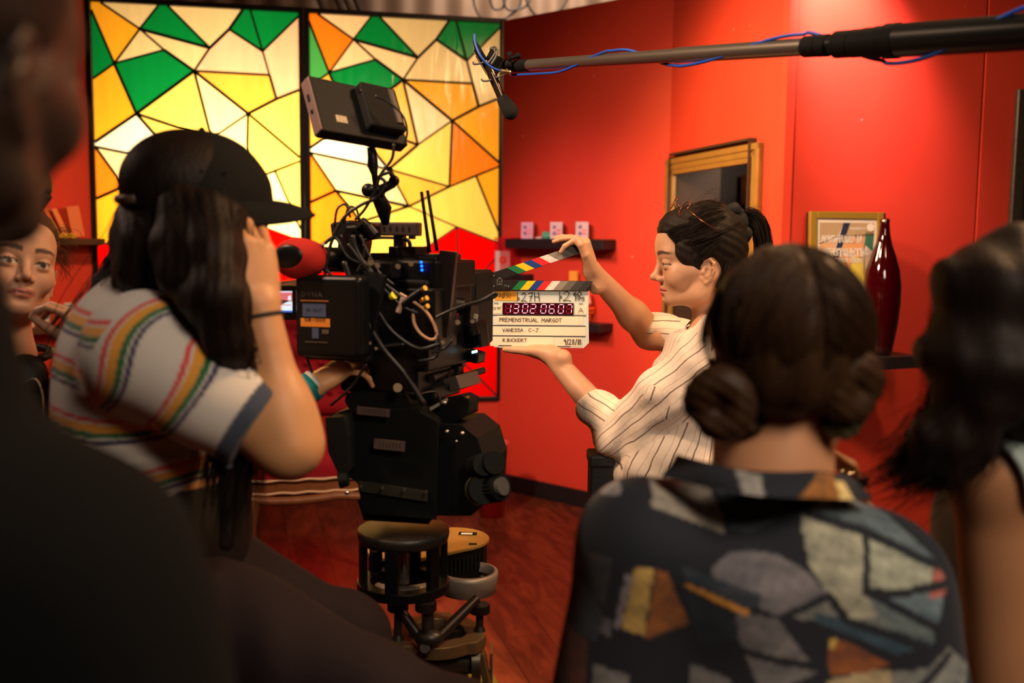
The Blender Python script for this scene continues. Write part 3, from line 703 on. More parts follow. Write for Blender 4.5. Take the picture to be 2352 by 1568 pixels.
# ================================================================ CLAPPERBOARD
GLY = {  # stroke letters on a 1 x 1.4 cell
 'A': [[(0, 0), (.45, 1.4), (.9, 0)], [(.18, .5), (.75, .5)]], 'B': [[(0, 0), (0, 1.4), (.6, 1.3), (.65, .95), (.1, .75), (.75, .6), (.75, .15), (0, 0)]],
 'C': [[(.8, 1.2), (.5, 1.4), (.1, 1.0), (.05, .45), (.35, .05), (.8, .15)]], 'E': [[(.7, 1.35), (0, 1.4), (0, 0), (.75, .05)], [(0, .72), (.6, .75)]],
 'F': [[(.75, 1.4), (0, 1.35), (.02, 0)], [(0, .75), (.6, .8)]], 'G': [[(.8, 1.2), (.45, 1.4), (.05, .8), (.3, .05), (.8, .2), (.8, .65), (.45, .65)]],
 'H': [[(0, 1.4), (.03, 0)], [(.7, 1.4), (.8, 0)], [(0, .75), (.75, .7)]], 'I': [[(.2, 1.4), (.2, 0)]], 'J': [[(.1, 1.35), (.9, 1.4)], [(.55, 1.4), (.5, .2), (.25, 0), (0, .2)]],
 'K': [[(0, 1.4), (0, 0)], [(.75, 1.35), (.05, .65), (.75, .02)]], 'L': [[(0, 1.4), (.02, .02), (.8, .08)]], 'M': [[(0, 0), (.1, 1.35), (.5, .5), (.9, 1.4), (1, 0)]],
 'N': [[(0, 0), (.02, 1.35), (.75, .05), (.8, 1.4)]], 'O': [[(.45, 1.4), (.05, .95), (.08, .35), (.45, 0), (.85, .4), (.82, 1.0), (.45, 1.4)]], 'P': [[(.05, 0), (0, 1.35), (.65, 1.25), (.7, .85), (.05, .65)]],
 'R': [[(.02, 0), (0, 1.35), (.65, 1.25), (.68, .9), (.05, .7), (.8, .0)]], 'S': [[(.75, 1.2), (.35, 1.4), (.05, 1.05), (.65, .65), (.65, .2), (.3, 0), (0, .2)]],
 'T': [[(0, 1.35), (.95, 1.4)], [(.48, 1.38), (.45, 0)]], 'U': [[(0, 1.4), (.03, .35), (.4, 0), (.8, .35), (.82, 1.4)]], 'V': [[(0, 1.4), (.42, 0), (.85, 1.4)]],
 'D': [[(0, 0), (0, 1.4), (.6, 1.15), (.8, .7), (.6, .2), (0, 0)]], 'Y': [[(0, 1.4), (.4, .7), (.8, 1.4)], [(.4, .7), (.4, 0)]], 'W': [[(0, 1.4), (.25, 0), (.5, .9), (.75, 0), (1, 1.4)]],
 '0': [[(.4, 1.4), (.05, .95), (.1, .3), (.4, 0), (.75, .4), (.72, 1.0), (.4, 1.4)]], '/': [[(.15, -.1), (.5, 1.5)]], '1': [[(.3, 1.4), (.3, 0)]],
 '2': [[(.05, 1.1), (.4, 1.4), (.7, 1.15), (.5, .6), (0, .05), (.45, .12), (.85, .02)]], '3': [[(.05, 1.3), (.45, 1.4), (.65, 1.1), (.25, .78), (.7, .5), (.5, .08), (0, .05)]],
 '6': [[(.6, 1.35), (.15, .8), (.1, .2), (.5, 0), (.75, .4), (.4, .7), (.1, .4)]], '7': [[(.05, 1.3), (.75, 1.4), (.3, 0)], [(.2, .75), (.65, .8)]],
 '8': [[(.4, .75), (.1, 1.05), (.4, 1.4), (.7, 1.1), (.4, .75), (.05, .35), (.4, 0), (.75, .4), (.4, .75)]], '9': [[(.65, 1.1), (.35, 1.4), (.05, 1.05), (.35, .75), (.65, 1.0), (.6, 0)]],
 '.': [[(.1, .0), (.16, .06)]], '-': [[(.05, .65), (.6, .65)]], 'Q': [[(.4, 1.4), (.05, .95), (.1, .3), (.4, 0), (.75, .4), (.72, 1.0), (.4, 1.4)], [(.1, -.15), (.75, 1.55)]], ' ': [],
 'd': [[(0, .7), (.2, .7)]]}
def write(mb, text, x, z, h, y=-.0012, w=.0011, mi=0, sp=.28, M=None, wid=.72, rot=0, fit=None):
    if fit:
        nat = sum(max([p[0] for st in GLY.get(c, []) for p in st], default=.4)+sp for c in text)-sp
        wid = fit/(nat*h/1.4); sp = sp*wid
    """strokes of text starting at x,z (lower left) with capital height h; flat ribbons slightly proud of the surface"""
    cx = 0; s = h/1.4
    cr, sr = math.cos(rot), math.sin(rot)
    def T(px_, pz_): return (x+px_*cr-pz_*sr, y, z+px_*sr+pz_*cr)
    for ch in text:
        g = GLY.get(ch, [])
        for st in g:
            pts = [(cx+a*s*wid, b*s) for a, b in st]
            for (a, b), (c, d) in zip(pts, pts[1:]):
                L = math.hypot(c-a, d-b)
                if L < 1e-7: continue
                nx, nz = -(d-b)/L*w/2, (c-a)/L*w/2; ex, ez = (c-a)/L*w*.45, (d-b)/L*w*.45
                q = [T(a-ex-nx, b-ez-nz), T(c+ex-nx, d+ez-nz), T(c+ex+nx, d+ez+nz), T(a-ex+nx, b-ez+nz)]
                mb.add(q, [(0, 1, 2, 3)], mi, False, M)
        ww = max([p[0] for st in g for p in st], default=.4)
        cx += (ww*wid+sp)*s
    return cx
SY = 2.58; sp_ = px_size(SY)
slO = at(1123.5, 797, SY)
MS = frame(slO, Vector((1, -.02, .004)), Vector((0, .03, 1)))
slate = empty('clapperboard', slO, 'white digital clapperboard with handwritten titles held in front of the camera', 'clapperboard')
k_ = sp_*1.002
def sx(px, py): return ((px-1123.5)*k_, (797-py)*k_)
WH = mat('slate acrylic white', (.70, .76, .70), .35, coat=.3)
TAPE = mat('cream tape', (.86, .76, .58), .6, var=.04, vscale=40); TAPE2 = mat('orange tape', (.95, .40, .03), .55)
INK = mat('black marker ink', (.012, .012, .014), .6); BK = mat('slate black acrylic', (.018, .015, .016), .3, coat=.3)
STR = [mat('stripe '+n, c, .4) for n, c in (('green', (.01, .17, .05)), ('yellow', (.95, .55, .01)), ('blue', (.01, .05, .25)), ('red', (.8, .02, .02)), ('white', (.85, .72, .66)), ('light grey', (.27, .24, .20)), ('mid grey', (.13, .12, .10)), ('dark grey', (.05, .047, .04)), ('charcoal', (.03, .028, .026)))]
b = MB(MS)
poly = [sx(*p) for p in ((1136, 797), (1341, 797), (1353, 785), (1350, 665), (1123, 665), (1123, 786))]
b.prism([(p[0], p[1]) for p in poly], .012); b.build('board', WH, slate, .0012)
tp = MB(MS)
def rect(mb, x0, y0, x1, y1, y=-.0006, mi=0, sk=0):
    a = sx(x0, y0); c = sx(x1, y1)
    mb.add([(a[0], y, c[1]), (c[0], y, c[1]+sk), (c[0], y, a[1]+sk), (a[0], y, a[1]), (a[0], y+.0006, c[1]), (c[0], y+.0006, c[1]+sk), (c[0], y+.0006, a[1]+sk), (a[0], y+.0006, a[1])], [(0, 1, 2, 3), (0, 4, 5, 1), (1, 5, 6, 2), (2, 6, 7, 3), (3, 7, 4, 0)], mi)
rect(tp, 1141, 724, 1339, 744.5); rect(tp, 1124, 749, 1345, 769); rect(tp, 1126, 772, 1272, 794); rect(tp, 1274, 773, 1337, 794, -.0008); rect(tp, 1125, 699, 1153, 719); rect(tp, 1320, 699, 1346, 720)
tp.build('tape_strip', TAPE, slate)
ot = MB(MS); rect(ot, 1136, 667, 1187, 689, -.001, sk=-.001); ot.build('orange_tape', TAPE2, slate)
ln = MB(MS)
for x0, x1, y in ((1126, 1346, 722.6), (1126, 1345, 746.6), (1126, 1345, 770.6), (1145, 1175, 792.6), (1265, 1310, 793.6)): rect(ln, x0, y-.7, x1, y+.7, -.0012)
rect(ln, 1187, 668, 1188.2, 691, -.0014); rect(ln, 1284, 667, 1285.4, 691, -.0014); ln.build('ruled_line', INK, slate)
def wtext(t, px, py, hpx, wpx=1.1, sp=.28, rot=0, wid=.72, y=-.0018, x1=None): x, z = sx(px, py); wr = MB(MS); write(wr, t, x, z, hpx*k_, y, wpx*k_, 0, sp, None, wid, rot, None if x1 is None else (x1-px)*k_); wr.build('handwriting' if hpx > 5 else 'printed_caption', INK, slate)
wtext('27H', 1197, 691, 20, 1.6, .3, .02, x1=1238); wtext('2', 1293, 689.5, 22.5, 1.6, x1=1310); wtext('60', 1316, 677.5, 10, 1.7, .12, x1=1334); wtext('FPS', 1321, 689, 9.5, 1.5, .2, x1=1341)
wtext('AQ30', 1145, 683.5, 11, .9, .2, x1=1172.5); wtext('FPS', 1135, 698, 3.8, .7, .2, x1=1144); wtext('23.97', 1129, 710, 5.6, .9, .22, x1=1149); wtext('CAM', 1328.5, 697.5, 3.8, .6, .2, x1=1337.5); wtext('A', 1328, 715.5, 10.5, 1.0, x1=1339)
wtext('PREMENSTRUAL', 1147, 737.6, 8.6, 1.15, .24, -.004, x1=1236); wtext('MARGOT', 1244, 738, 8.8, 1.15, .22, x1=1290)
wtext('VANESSA', 1154, 761, 7.8, 1.1, .26, .01, x1=1201); wtext('.', 1206, 759, 8, 1.0, .3); wtext('C-J.', 1213.5, 760.5, 7.6, 1.0, .3, x1=1241)
wtext('R.BICKERT', 1155, 784, 7.4, 1.1, .3, .006, x1=1210); wtext('9/28/18', 1295, 789.5, 12.5, 1.4, .14, x1=1335)
for t, px, py in (('PROD', 1129.5, 741), ('DIR', 1129.5, 761), ('CAM', 1129.5, 783), ('SCENE', 1192.5, 689), ('TAKE', 1289.5, 684)): wtext(t, px, py, 3, .6, .2, math.pi/2)
# stripes bar
bar = MB(MS); a = sx(1126, 665); c = sx(1356, 643); bar.box(((a[0]+c[0])/2, .003, (a[1]+c[1])/2), (c[0]-a[0], .020, c[1]-a[1])); bar.build('lower_bar', BK, slate, .001)
def stripes(name, T, x0, step, z0, z1, slant):
    s_ = MB(MS @ T)
    for i in range(9):
        xa = x0+i*step; s_.add([(xa, 0, z0), (xa+step, 0, z0), (xa+step+slant, 0, z1), (xa+slant, 0, z1)], [(0, 1, 2, 3)], i)
    s_.build(name, STR, slate)
stripes('stripe', Matrix.Translation((0, -.0085, 0)), sx(1175, 0)[0], 19*k_*.985, sx(0, 664.3)[1], sx(0, 643.6)[1], 19*k_*.92)
# clap stick hinged at left
hx, hz = sx(1131, 637); ang = math.atan2(sx(0, 562)[1]-sx(0, 637)[1], sx(1340, 0)[0]-hx)-.015
TS = Matrix.Translation((hx, -.004, hz)) @ Matrix.Rotation(-ang, 4, 'Y')
cs = MB(MS @ TS); Ls = 226*k_; Hs = 22*k_
cs.box((Ls/2-.006, .006, 0), (Ls, .018, Hs)); cs.build('clap_stick', BK, slate, .001)
s_ = MB(MS @ TS)
for i in range(8):
    st = 19.5*k_; xa = (58+i*19.5)*k_; s_.add([(xa, -.0036, -Hs*.47), (xa+st, -.0036, -Hs*.47), (xa+st-20*k_, -.0036, Hs*.47), (xa-20*k_, -.0036, Hs*.47)], [(0, 1, 2, 3)], i)
s_.build('stripe', STR, slate)
hp = MB(MS); pl = [sx(*p) for p in ((1127, 664), (1174, 664), (1158, 643), (1146, 630), (1127, 632))]; hp.prism(pl, .004, M=Matrix.Translation((0, -.0125, 0))); hp.build('hinge_plate', BK, slate, .0006)
for p in ((1133.5, 632.5), (1133.5, 656.5), (1167.5, 656.5)): sc_ = MB(MS); x, z = sx(*p); sc_.cyl((x, -.0152, z), (x, -.0125, z), 2.4*k_, seg=12); sc_.build('screw', mat('bright screw', (.7, .66, .6), .25, .9), slate)
lg = MB(MS); pts = [(1141, 654), (1142, 642), (1147, 637), (1152, 642), (1153, 654), (1147, 652), (1141, 654)]
for p, q in zip(pts, pts[1:]):
    a, c = sx(*p), sx(*q); lg.tube([(a[0], -.0128, a[1]), (c[0], -.0128, c[1])], .0004, 4)
for y in (646, 650): a, c = sx(1145, y), sx(1149, y); lg.tube([(a[0], -.0128, a[1]), (c[0], -.0128, c[1])], .0004, 4)
for x in (1157, 1161):
    lg.tube([(sx(x+2, 653)[0], -.0128, sx(0, 653)[1]), (sx(x, 655)[0], -.0128, sx(0, 655)[1]), (sx(x+2, 657.5)[0], -.0128, sx(0, 657.5)[1])], .0004, 4)
lg.build('emblem', mat('grey print', (.35, .32, .3), .5), slate)
# timecode display
dp = MB(MS); rect(dp, 1154, 694, 1317, 721, -.002); dp.build('display', mat('dark red display window', (.035, .004, .008), .15, coat=.5), slate)
LED = bpy.data.materials.new('led segment'); LED.use_nodes = True; LED.node_tree.nodes['Principled BSDF'].inputs['Base Color'].default_value = (.3, 0, .02, 1)
LED.node_tree.nodes['Principled BSDF'].inputs['Emission Color'].default_value = (1, .30, .36, 1); LED.node_tree.nodes['Principled BSDF'].inputs['Emission Strength'].default_value = 2.6
DIM = bpy.data.materials.new('dim led segment'); DIM.use_nodes = True; DIM.node_tree.nodes['Principled BSDF'].inputs['Base Color'].default_value = (.12, 0, .01, 1)
DIM.node_tree.nodes['Principled BSDF'].inputs['Emission Color'].default_value = (1, .0, .05, 1); DIM.node_tree.nodes['Principled BSDF'].inputs['Emission Strength'].default_value = .45
seg7 = {'0': 'abcdef', '1': 'bc', '2': 'abged', '3': 'abgcd', '5': 'afgcd', '6': 'afgcde', '7': 'abc'}
ds = MB(MS)
for ch, px, dot in zip('13020607', (1160, 1178, 1199, 1217, 1241, 1260, 1281, 1300), (0, 1, 0, 1, 0, 1, 0, 0)):
    w, h, y0 = 11.5, 20, 717.5; sl = 2
    P = {'a': ((sl*1.0, h), (w+sl, h)), 'g': ((sl*.5, h/2), (w+sl*.5, h/2)), 'd': ((0, 0), (w, 0)), 'f': ((sl*.5, h/2), (sl, h)), 'e': ((0, 0), (sl*.5, h/2)), 'b': ((w+sl*.5, h/2), (w+sl, h)), 'c': ((w, 0), (w+sl*.5, h/2))}
    for kx, ((a0, b0), (a1, b1)) in P.items():
        L = math.hypot(a1-a0, b1-b0); ex, ez = (a1-a0)/L*1.6, (b1-b0)/L*1.6
        p0 = sx(px+a0+ex, y0-b0-ez); p1 = sx(px+a1-ex, y0-b1+ez)
        ds.tube([(p0[0], -.0026, p0[1]), (p1[0], -.0026, p1[1])], (.85 if kx in seg7[ch] else .8)*k_, 4, mi=0 if kx in seg7[ch] else 1, smooth=False)
    if dot: x, z = sx(px+15, 717.5); ds.ball((x, -.0026, z), 1.1*k_, 1, 8, 6)
ds.build('digit_segment', [LED, DIM], slate)
# ================================================================ PERSON WITH THE CLAPPERBOARD
Hd = at(1606, 604, 2.45); T4 = person_T(Hd, (-1, -.07, -.015))
p4 = empty('person', (Hd.x+.0, Hd.y, 0), 'person in a cream striped shirt with hair tied up, holding the clapperboard', 'person')
B = SDF()
A = lambda x, y, Y: npv(at(x, y, Y))
head_sdf(B, T4, 1.08, chin=-.086, smile=-.4, lids=.9)
nb = Hd+Vector((.055, 0, -.20))
B.cone(npv(T4 @ Vector((0, -.03, -.06))), npv(nb), .050, .055, .02)
shN, shF = A(1662, 808, 2.285), A(1655, 795, 2.62)
B.cone(shN, shF, .052, .052, .05); B.cone(npv(nb), npv(nb)+npv((0, 0, -.06)), .06, .08, .06)
B.ell(A(1630, 910, 2.45), (.10, .145, .16), k=.05); B.ell(A(1600, 1060, 2.45), (.10, .13, .15), k=.06); B.ell(A(1605, 1190, 2.45), (.12, .16, .13), k=.06)
for s, yy in ((-1, 2.36), (1, 2.54)):
    hp_ = A(1605, 1230, yy); kn_ = npv((hp_[0]-.03, yy, .50)); an = npv((hp_[0]+.02, yy, .09)); B.chain([hp_, kn_, an], (.085, .056, .038), .04); B.cone(an-npv((0, 0, .05)), an+npv((-.14, 0, -.055)), .036, .028, .03)
# near (left) arm
elN, wrN = A(1424, 1000, 2.40), A(1266, 815, 2.545)
B.cone(shN, elN, .045, .038, .03); B.cone(elN, wrN, .040, .0245, .03)
B.ell((elN*.72+wrN*.28), (.038, .036, .037), k=.03)
hand_sdf(B, wrN, (-.66, .74, .10), (.1, -.05, 1), -1, .97, (-4, -2, 0, 2), (2, 3, 4, 5), spread=(10, 2, -4, -10), thumb=(30, -4, 4), wr=.0235)
# far (right) arm
elF, wrF = A(1492, 764, 2.72), A(1361, 624, 2.605)
B.cone(shF, elF, .046, .04, .03); B.cone(elF, wrF, .041, .0245, .03); B.ell((elF*.7+wrF*.3), (.037, .036, .036), k=.03)
hand_sdf(B, wrF, (-.28, -.08, .93), (-.95, -.10, -.30), 1, .90, (68, 62, 52, 44), (36, 18, 20, 24), spread=(8, 2, -4, -8), thumb=(8, 10, 28), wr=.0235)
v, f = B.mesh(.0024)
col = np.tile(npv((.56, .30, .175)), (len(v), 1)); col *= (1+.05*vnoise(v, 60, 3))[:, None]
q = head_paint(v, T4, 1.08, (.56, .30, .175), (.50, .16, .12), (.022, .013, .009), col, lid=.0032)
tr_ = v[:, 2] < at(1605, 1150, 2.45).z; col[tr_] = (.012, .012, .014)
for tx in ((.045, .05, -.075), (.05, .03, -.055)):
    d = np.linalg.norm(q-npv((-tx[0], tx[1], tx[2])), axis=1); col[d < .0022] *= .35
mesh_obj('body', v, f, SKIN, p4, col)
# hair: pulled back over the skull into a high tie
def hair_nrm(P, f_=260, a=.0008, ax=None): return a*np.sin(f_*P[:, 2]+3*vnoise(P, 25, 2)+f_*.5*P[:, 0])
Hh = SDF(T4, 1.08)
Hh.ell((0, -.018, .052), (.080, .086, .088), k=0); Hh.ell((0, .034, .074), (.058, .062, .052), k=.02); Hh.ell((0, -.05, .02), (.070, .058, .075), k=.02)
for s in (-1, 1): Hh.ell((s*.058, .030, .034), (.020, .040, .044), k=.014); Hh.cone((s*.068, .024, .012), (s*.066, .014, -.022), .010, .0035, .012)
Hh.ell((0, .134, -.012), (.10, .054, .092), np.array(Matrix.Rotation(R(-20), 3, 'X')), k=.010, sub=True)
for s in (-1, 1): Hh.ell((s*.085, .000, -.016), (.024, .017, .024), k=.008, sub=True)
Hh.cone((0, -.06, .07), (0, -.085, .092), .035, .022, .03)
Hh.disp = hair_nrm
vh, fh = Hh.mesh(.003)
Tm = T4 @ Matrix.Scale(1.08, 4)
def L4(*p): return Tm @ Vector(p)
gs = []
for a in np.linspace(-1, 1, 9):
    gs.append([L4(.060*a, .094-.045*a*a, .078-.035*abs(a)**1.5), L4(.078*a, .04-.01*a*a, .121-.045*a*a), L4(.07*a, -.03, .138-.04*a*a), L4(.012*a, -.085, .098)])
for s in (-1, 1): gs.append([L4(.074*s, .03, .0), L4(.082*s, -.01, .035), L4(.05*s, -.07, .07), L4(0, -.09, .09)])
st1 = strands(gs[:9], 700, .0025, .00045, 1); st2 = strands([[L4(s*.070, .050, .045), L4(s*.084, -.0, .06), L4(s*.05, -.07, .085), L4(0, -.09, .095)] for s in (-1, -1)]+[gs[9]], 300, .004, .00045, 2); st3 = strands([gs[10], [L4(.070, .050, .045), L4(.084, -.0, .06), L4(.05, -.07, .085), L4(0, -.09, .095)]], 200, .004, .00045, 3)
st4 = strands([[L4(-.073, -.02, -.05), L4(-.073, -.045, .0), L4(-.03, -.085, .07), L4(0, -.09, .09)], [L4(-.05, -.055, -.07), L4(-.06, -.075, 0), L4(-.02, -.095, .07), L4(0, -.09, .09)]], 200, .005, .00045, 5)
tail = [[L4(.0, -.085, .10), L4(-.01, -.118, .116), L4(-.02, -.146, .085), L4(-.02, -.155, .01), L4(-.02, -.15, -.06)], [L4(.0, -.085, .09), L4(-.01, -.105, .09), L4(-.02, -.122, .06), L4(-.02, -.13, .0), L4(-.02, -.125, -.05)]]
st5 = strands(tail, 900, .006, .0006, 7); fly = strands([[L4(0, .07, .11), L4(0, .1, .13), L4(0, .115, .13)], [L4(.0, 0, .14), L4(0, -.02, .152), L4(0, -.06, .15)], [L4(0, -.12, .12), L4(0, -.155, .12), L4(0, -.17, .03)]], 40, .007, .0002, 9)
HM4 = hair_mat('dark brown hair', (.007, .005, .004), (.026, .017, .012), .6)
st6 = strands([[L4(s_*a, b, c), L4(s_*(a+.014), b-.035, c+.016), L4(s_*.066, -.03, .085), L4(s_*.01, -.085, .094)] for s_, T_ in ((-1, 0),) for a, b, c in ((.046, .088, .070), (.056, .078, .056), (.063, .064, .038), (.067, .050, .020), (.069, .034, .004))], 800, .0028, .0004, 11)
v2, f2 = join([(vh, fh), st6, st1, st2, st3, st4, st5, fly]); mesh_obj('hair', v2, f2, HM4, p4)
sc = SDF(T4, 1.08); sc.ell((-.005, -.088, .092), (.030, .020, .030), k=0); sc.ell((-.02, -.072, .120), (.017, .016, .017), k=.01); sc.ell((-.015, -.100, .064), (.018, .016, .02), k=.01); sc.disp = lambda P: .002*vnoise(P, 160, 4)
vs_, fs_ = sc.mesh(.003); mesh_obj('scrunchie', vs_, fs_, mat('black scrunchie', (.006, .006, .006), .8), p4)
gl_ = MB()
for s, c in ((-1, L4(-.050, .048, .122)), (1, L4(.018, .056, .136))):
    ax_u = (T4.to_3x3() @ Vector((1, -.12*s, 0))).normalized(); ax_w = (T4.to_3x3() @ Vector((0, -.55, .83))).normalized()
    gl_.tube([c+ax_u*.024*math.cos(t)+ax_w*.020*math.sin(t) for t in np.linspace(0, 2*math.pi, 25)[:-1]], .0012, 6, closed=True)
gl_.tube([L4(-.028, .052, .126), L4(-.016, .058, .132), L4(-.004, .056, .134)], .0012, 6); gl_.tube([L4(-.072, .042, .116), L4(-.084, .02, .095), L4(-.086, -.02, .07)], .0012, 6); gl_.tube([L4(.04, .05, .134), L4(.07, .03, .10), L4(.084, -.02, .07)], .0012, 6)
o = gl_.build('sunglasses', mat('amber wire frame', (.30, .09, .04), .2, .7)); tag(o, 'thin amber framed glasses pushed up on the hair of the person with the clapperboard', 'glasses')
# shirt
def stripe_cloth(name, base, line, period, width, line2=None, bump=.5, att='Str'):
    m = bpy.data.materials.new(name); m.use_nodes = True; nt = m.node_tree; b = nt.nodes['Principled BSDF']
    a = nt.nodes.new('ShaderNodeAttribute'); a.attribute_name = att
    def math_(op, x, y=None):
        n = nt.nodes.new('ShaderNodeMath'); n.operation = op
        for i, q_ in enumerate((x, y)):
            if q_ is None: continue
            if isinstance(q_, (int, float)): n.inputs[i].default_value = q_
            else: nt.links.new(q_, n.inputs[i])
        return n.outputs[0]
    tc = nt.nodes.new('ShaderNodeTexCoord'); nz = nt.nodes.new('ShaderNodeTexNoise'); nz.inputs['Scale'].default_value = 18; nz.inputs['Detail'].default_value = 2; nt.links.new(tc.outputs['Object'], nz.inputs['Vector'])
    w = math_('ADD', a.outputs['Fac'], math_('MULTIPLY', math_('SUBTRACT', nz.outputs['Fac'], .5), .010))
    fr = math_('FRACT', math_('DIVIDE', w, period)); l1 = math_('LESS_THAN', fr, width)
    l2 = math_('MULTIPLY', math_('GREATER_THAN', fr, .42), math_('LESS_THAN', fr, .42+width*.45))
    n2 = nt.nodes.new('ShaderNodeTexNoise'); n2.inputs['Scale'].default_value = 140; n2.inputs['Detail'].default_value = 4; mp = nt.nodes.new('ShaderNodeMapping'); mp.inputs['Scale'].default_value = (1, 1, .35)
    nt.links.new(tc.outputs['Object'], mp.inputs['Vector']); nt.links.new(mp.outputs['Vector'], n2.inputs['Vector'])
    mx = nt.nodes.new('ShaderNodeMix'); mx.data_type = 'RGBA'; mx.inputs['A'].default_value = (*base, 1); mx.inputs['B'].default_value = (*line, 1); nt.links.new(math_('MULTIPLY', math_('MAXIMUM', l1, math_('MULTIPLY', l2, .55)), .9), mx.inputs['Factor'])
    nt.links.new(mx.outputs['Result'], b.inputs['Base Color']); b.inputs['Roughness'].default_value = .85; b.inputs['Sheen Weight'].default_value = .2
    bp = nt.nodes.new('ShaderNodeBump'); bp.inputs['Strength'].default_value = bump; bp.inputs['Distance'].default_value = .003
    nt.links.new(math_('ADD', n2.outputs['Fac'], math_('MULTIPLY', l1, .15)), bp.inputs['Height']); nt.links.new(bp.outputs['Normal'], b.inputs['Normal'])
    return m
C = SDF()
C.cone(shN, shF, .072, .068, .05); C.ell(A(1618, 880, 2.45), (.125, .165, .16), k=.05)
C.ell(A(1560, 985, 2.45), (.145, .16, .12), k=.05); C.ell(A(1552, 1060, 2.45), (.145, .165, .10), k=.04); C.cone(A(1550, 1085, 2.38), A(1555, 1085, 2.52), .135, .135, .03)
C.cone(A(1440, 1080, 2.40), A(1440, 1080, 2.50), .036, .036, .03)
C.chain([shN, shN*.5+elN*.5+npv((-.005, 0, -.01)), elN+npv((.0, 0, .004))], (.080, .076, .060), .035); C.cone(elN, elN*.74+wrN*.26, .060, .048, .02)
C.cone(elN*.80+wrN*.20, elN*.70+wrN*.30, .050, .051, .004); 
C.chain([shF, elF+npv((.03, 0, .0))], (.062, .052), .03); C.cone(elF+npv((.045, 0, .0)), elF+npv((.0, 0, .004)), .055, .0545, .004)
C.cone(npv(nb)+npv((0, 0, .05)), npv(nb)+npv((.0, 0, -.05)), .068, .075, .02)
C.cone(npv(nb)+npv((-.035, -.0, .10)), npv(nb)+npv((-.10, -.0, -.03)), .05, .03, .006, sub=True)
C.cone(npv(nb)+npv((-.012, 0, .12)), npv(nb)+npv((-.005, 0, -.01)), .060, .062, .004, sub=True)
aN = npv(elN-shN); aN /= np.linalg.norm(aN)
def foldd(P):
    d = P-shN; t = d @ aN; arm = np.exp(-((np.linalg.norm(d-np.outer(t, aN), axis=1)/.10)**2))*(t > -.03)
    f1 = .006*np.sin(62*(P[:, 2]*.8+P[:, 0]*.35)+2.2*vnoise(P, 14, 1)); f2 = .0055*np.sin(85*(P[:, 2]*.55-P[:, 0]*.75)+2.5*vnoise(P, 12, 6))
    return f1*(1-arm)*.9+f2*arm+.0022*vnoise(P, 55, 8)
C.disp = foldd
v, f = C.mesh(.0032)
d = v-shN; t = np.clip((d @ aN)/np.linalg.norm(elN-shN), 0, 1.3); rad = np.linalg.norm(d-np.outer(d @ aN, aN), axis=1)
inarm = (rad < .088) & (d @ aN > .0)
fa = npv(wrN-elN); fa /= np.linalg.norm(fa); d2 = v-elN; cuffN = ((d2 @ fa) > .032) & (np.linalg.norm(d2-np.outer(d2 @ fa, fa), axis=1) < .075)
e1 = np.cross(aN, (0, 1, 0)); e1 /= np.linalg.norm(e1); e2 = np.cross(aN, e1)
s_arm = np.arctan2(d @ e2, d @ e1)*.075
tor = A(1590, 950, 2.45); s_tor = np.arctan2(v[:, 1]-tor[1], -(v[:, 0]-tor[0]-.02))*.16+(v[:, 2]-tor[2])*.22
Str = np.where(inarm, s_arm, s_tor+.5); Str = np.where(cuffN, v[:, 2]*.9+v[:, 0]*.5, Str)
far = (v[:, 1] > 2.56) & (v[:, 0] < shF[0]-.02) & (v[:, 2] > shF[2]-.075); Str = np.where(far, v[:, 2]*1.0+.31, Str)
farc = far & (v[:, 0] < elF[0]+.075); Str = np.where(farc, v[:, 2]*1.0+.322, Str)
mesh_obj('shirt', v, f, stripe_cloth('cream crinkle cotton with brown stripes', (.74, .60, .48), (.13, .07, .05), .034, .085), p4, attrs={'Str': Str})
cl = MB()   # collar flaps as thickened folded strips
cc = npv(nb)
def strip(pts, w, dirv, th=.003):
    pts = spline(pts, 6); vs = []; fs = []; n = len(pts); dv = Vector(dirv).normalized()
    for i, p in enumerate(pts):
        ww = w(i/(n-1)); vs += [p, p+dv*ww, p+dv*ww+Vector((0, -th, th*.3)), p+Vector((0, -th, th*.3))]
    for i in range(n-1):
        for k in range(4): a = i*4+k; b_ = i*4+(k+1) % 4; fs.append((a, b_, b_+4, a+4))
    fs += [(3, 2, 1, 0), ((n-1)*4, (n-1)*4+1, (n-1)*4+2, (n-1)*4+3)]
    cl.add(vs, fs, 0, True)
strip([at(1668, 712, 2.39), at(1622, 728, 2.375), at(1585, 765, 2.385), at(1562, 800, 2.40)], lambda t: .03+.012*t, (.05, -.35, -1)); strip([at(1660, 712, 2.50), at(1608, 722, 2.52), at(1580, 742, 2.50), at(1576, 765, 2.47)], lambda t: .02+.01*t, (-.6, -.1, -.75))
cl.build('collar', MATS.get('collar') or mat('cream collar cotton', (.74, .60, .48), .85, bump=.4, bscale=120), p4)
pc = MB(); c = at(1378, 1098, 2.42); pc.box(c, (.055, .09, .12)); pc.box(c+Vector((0, -.002, .052)), (.062, .096, .03)); o = pc.build('belt_pouch', mat('black nylon', (.008, .008, .009), .7, bump=.5), p4, .006)
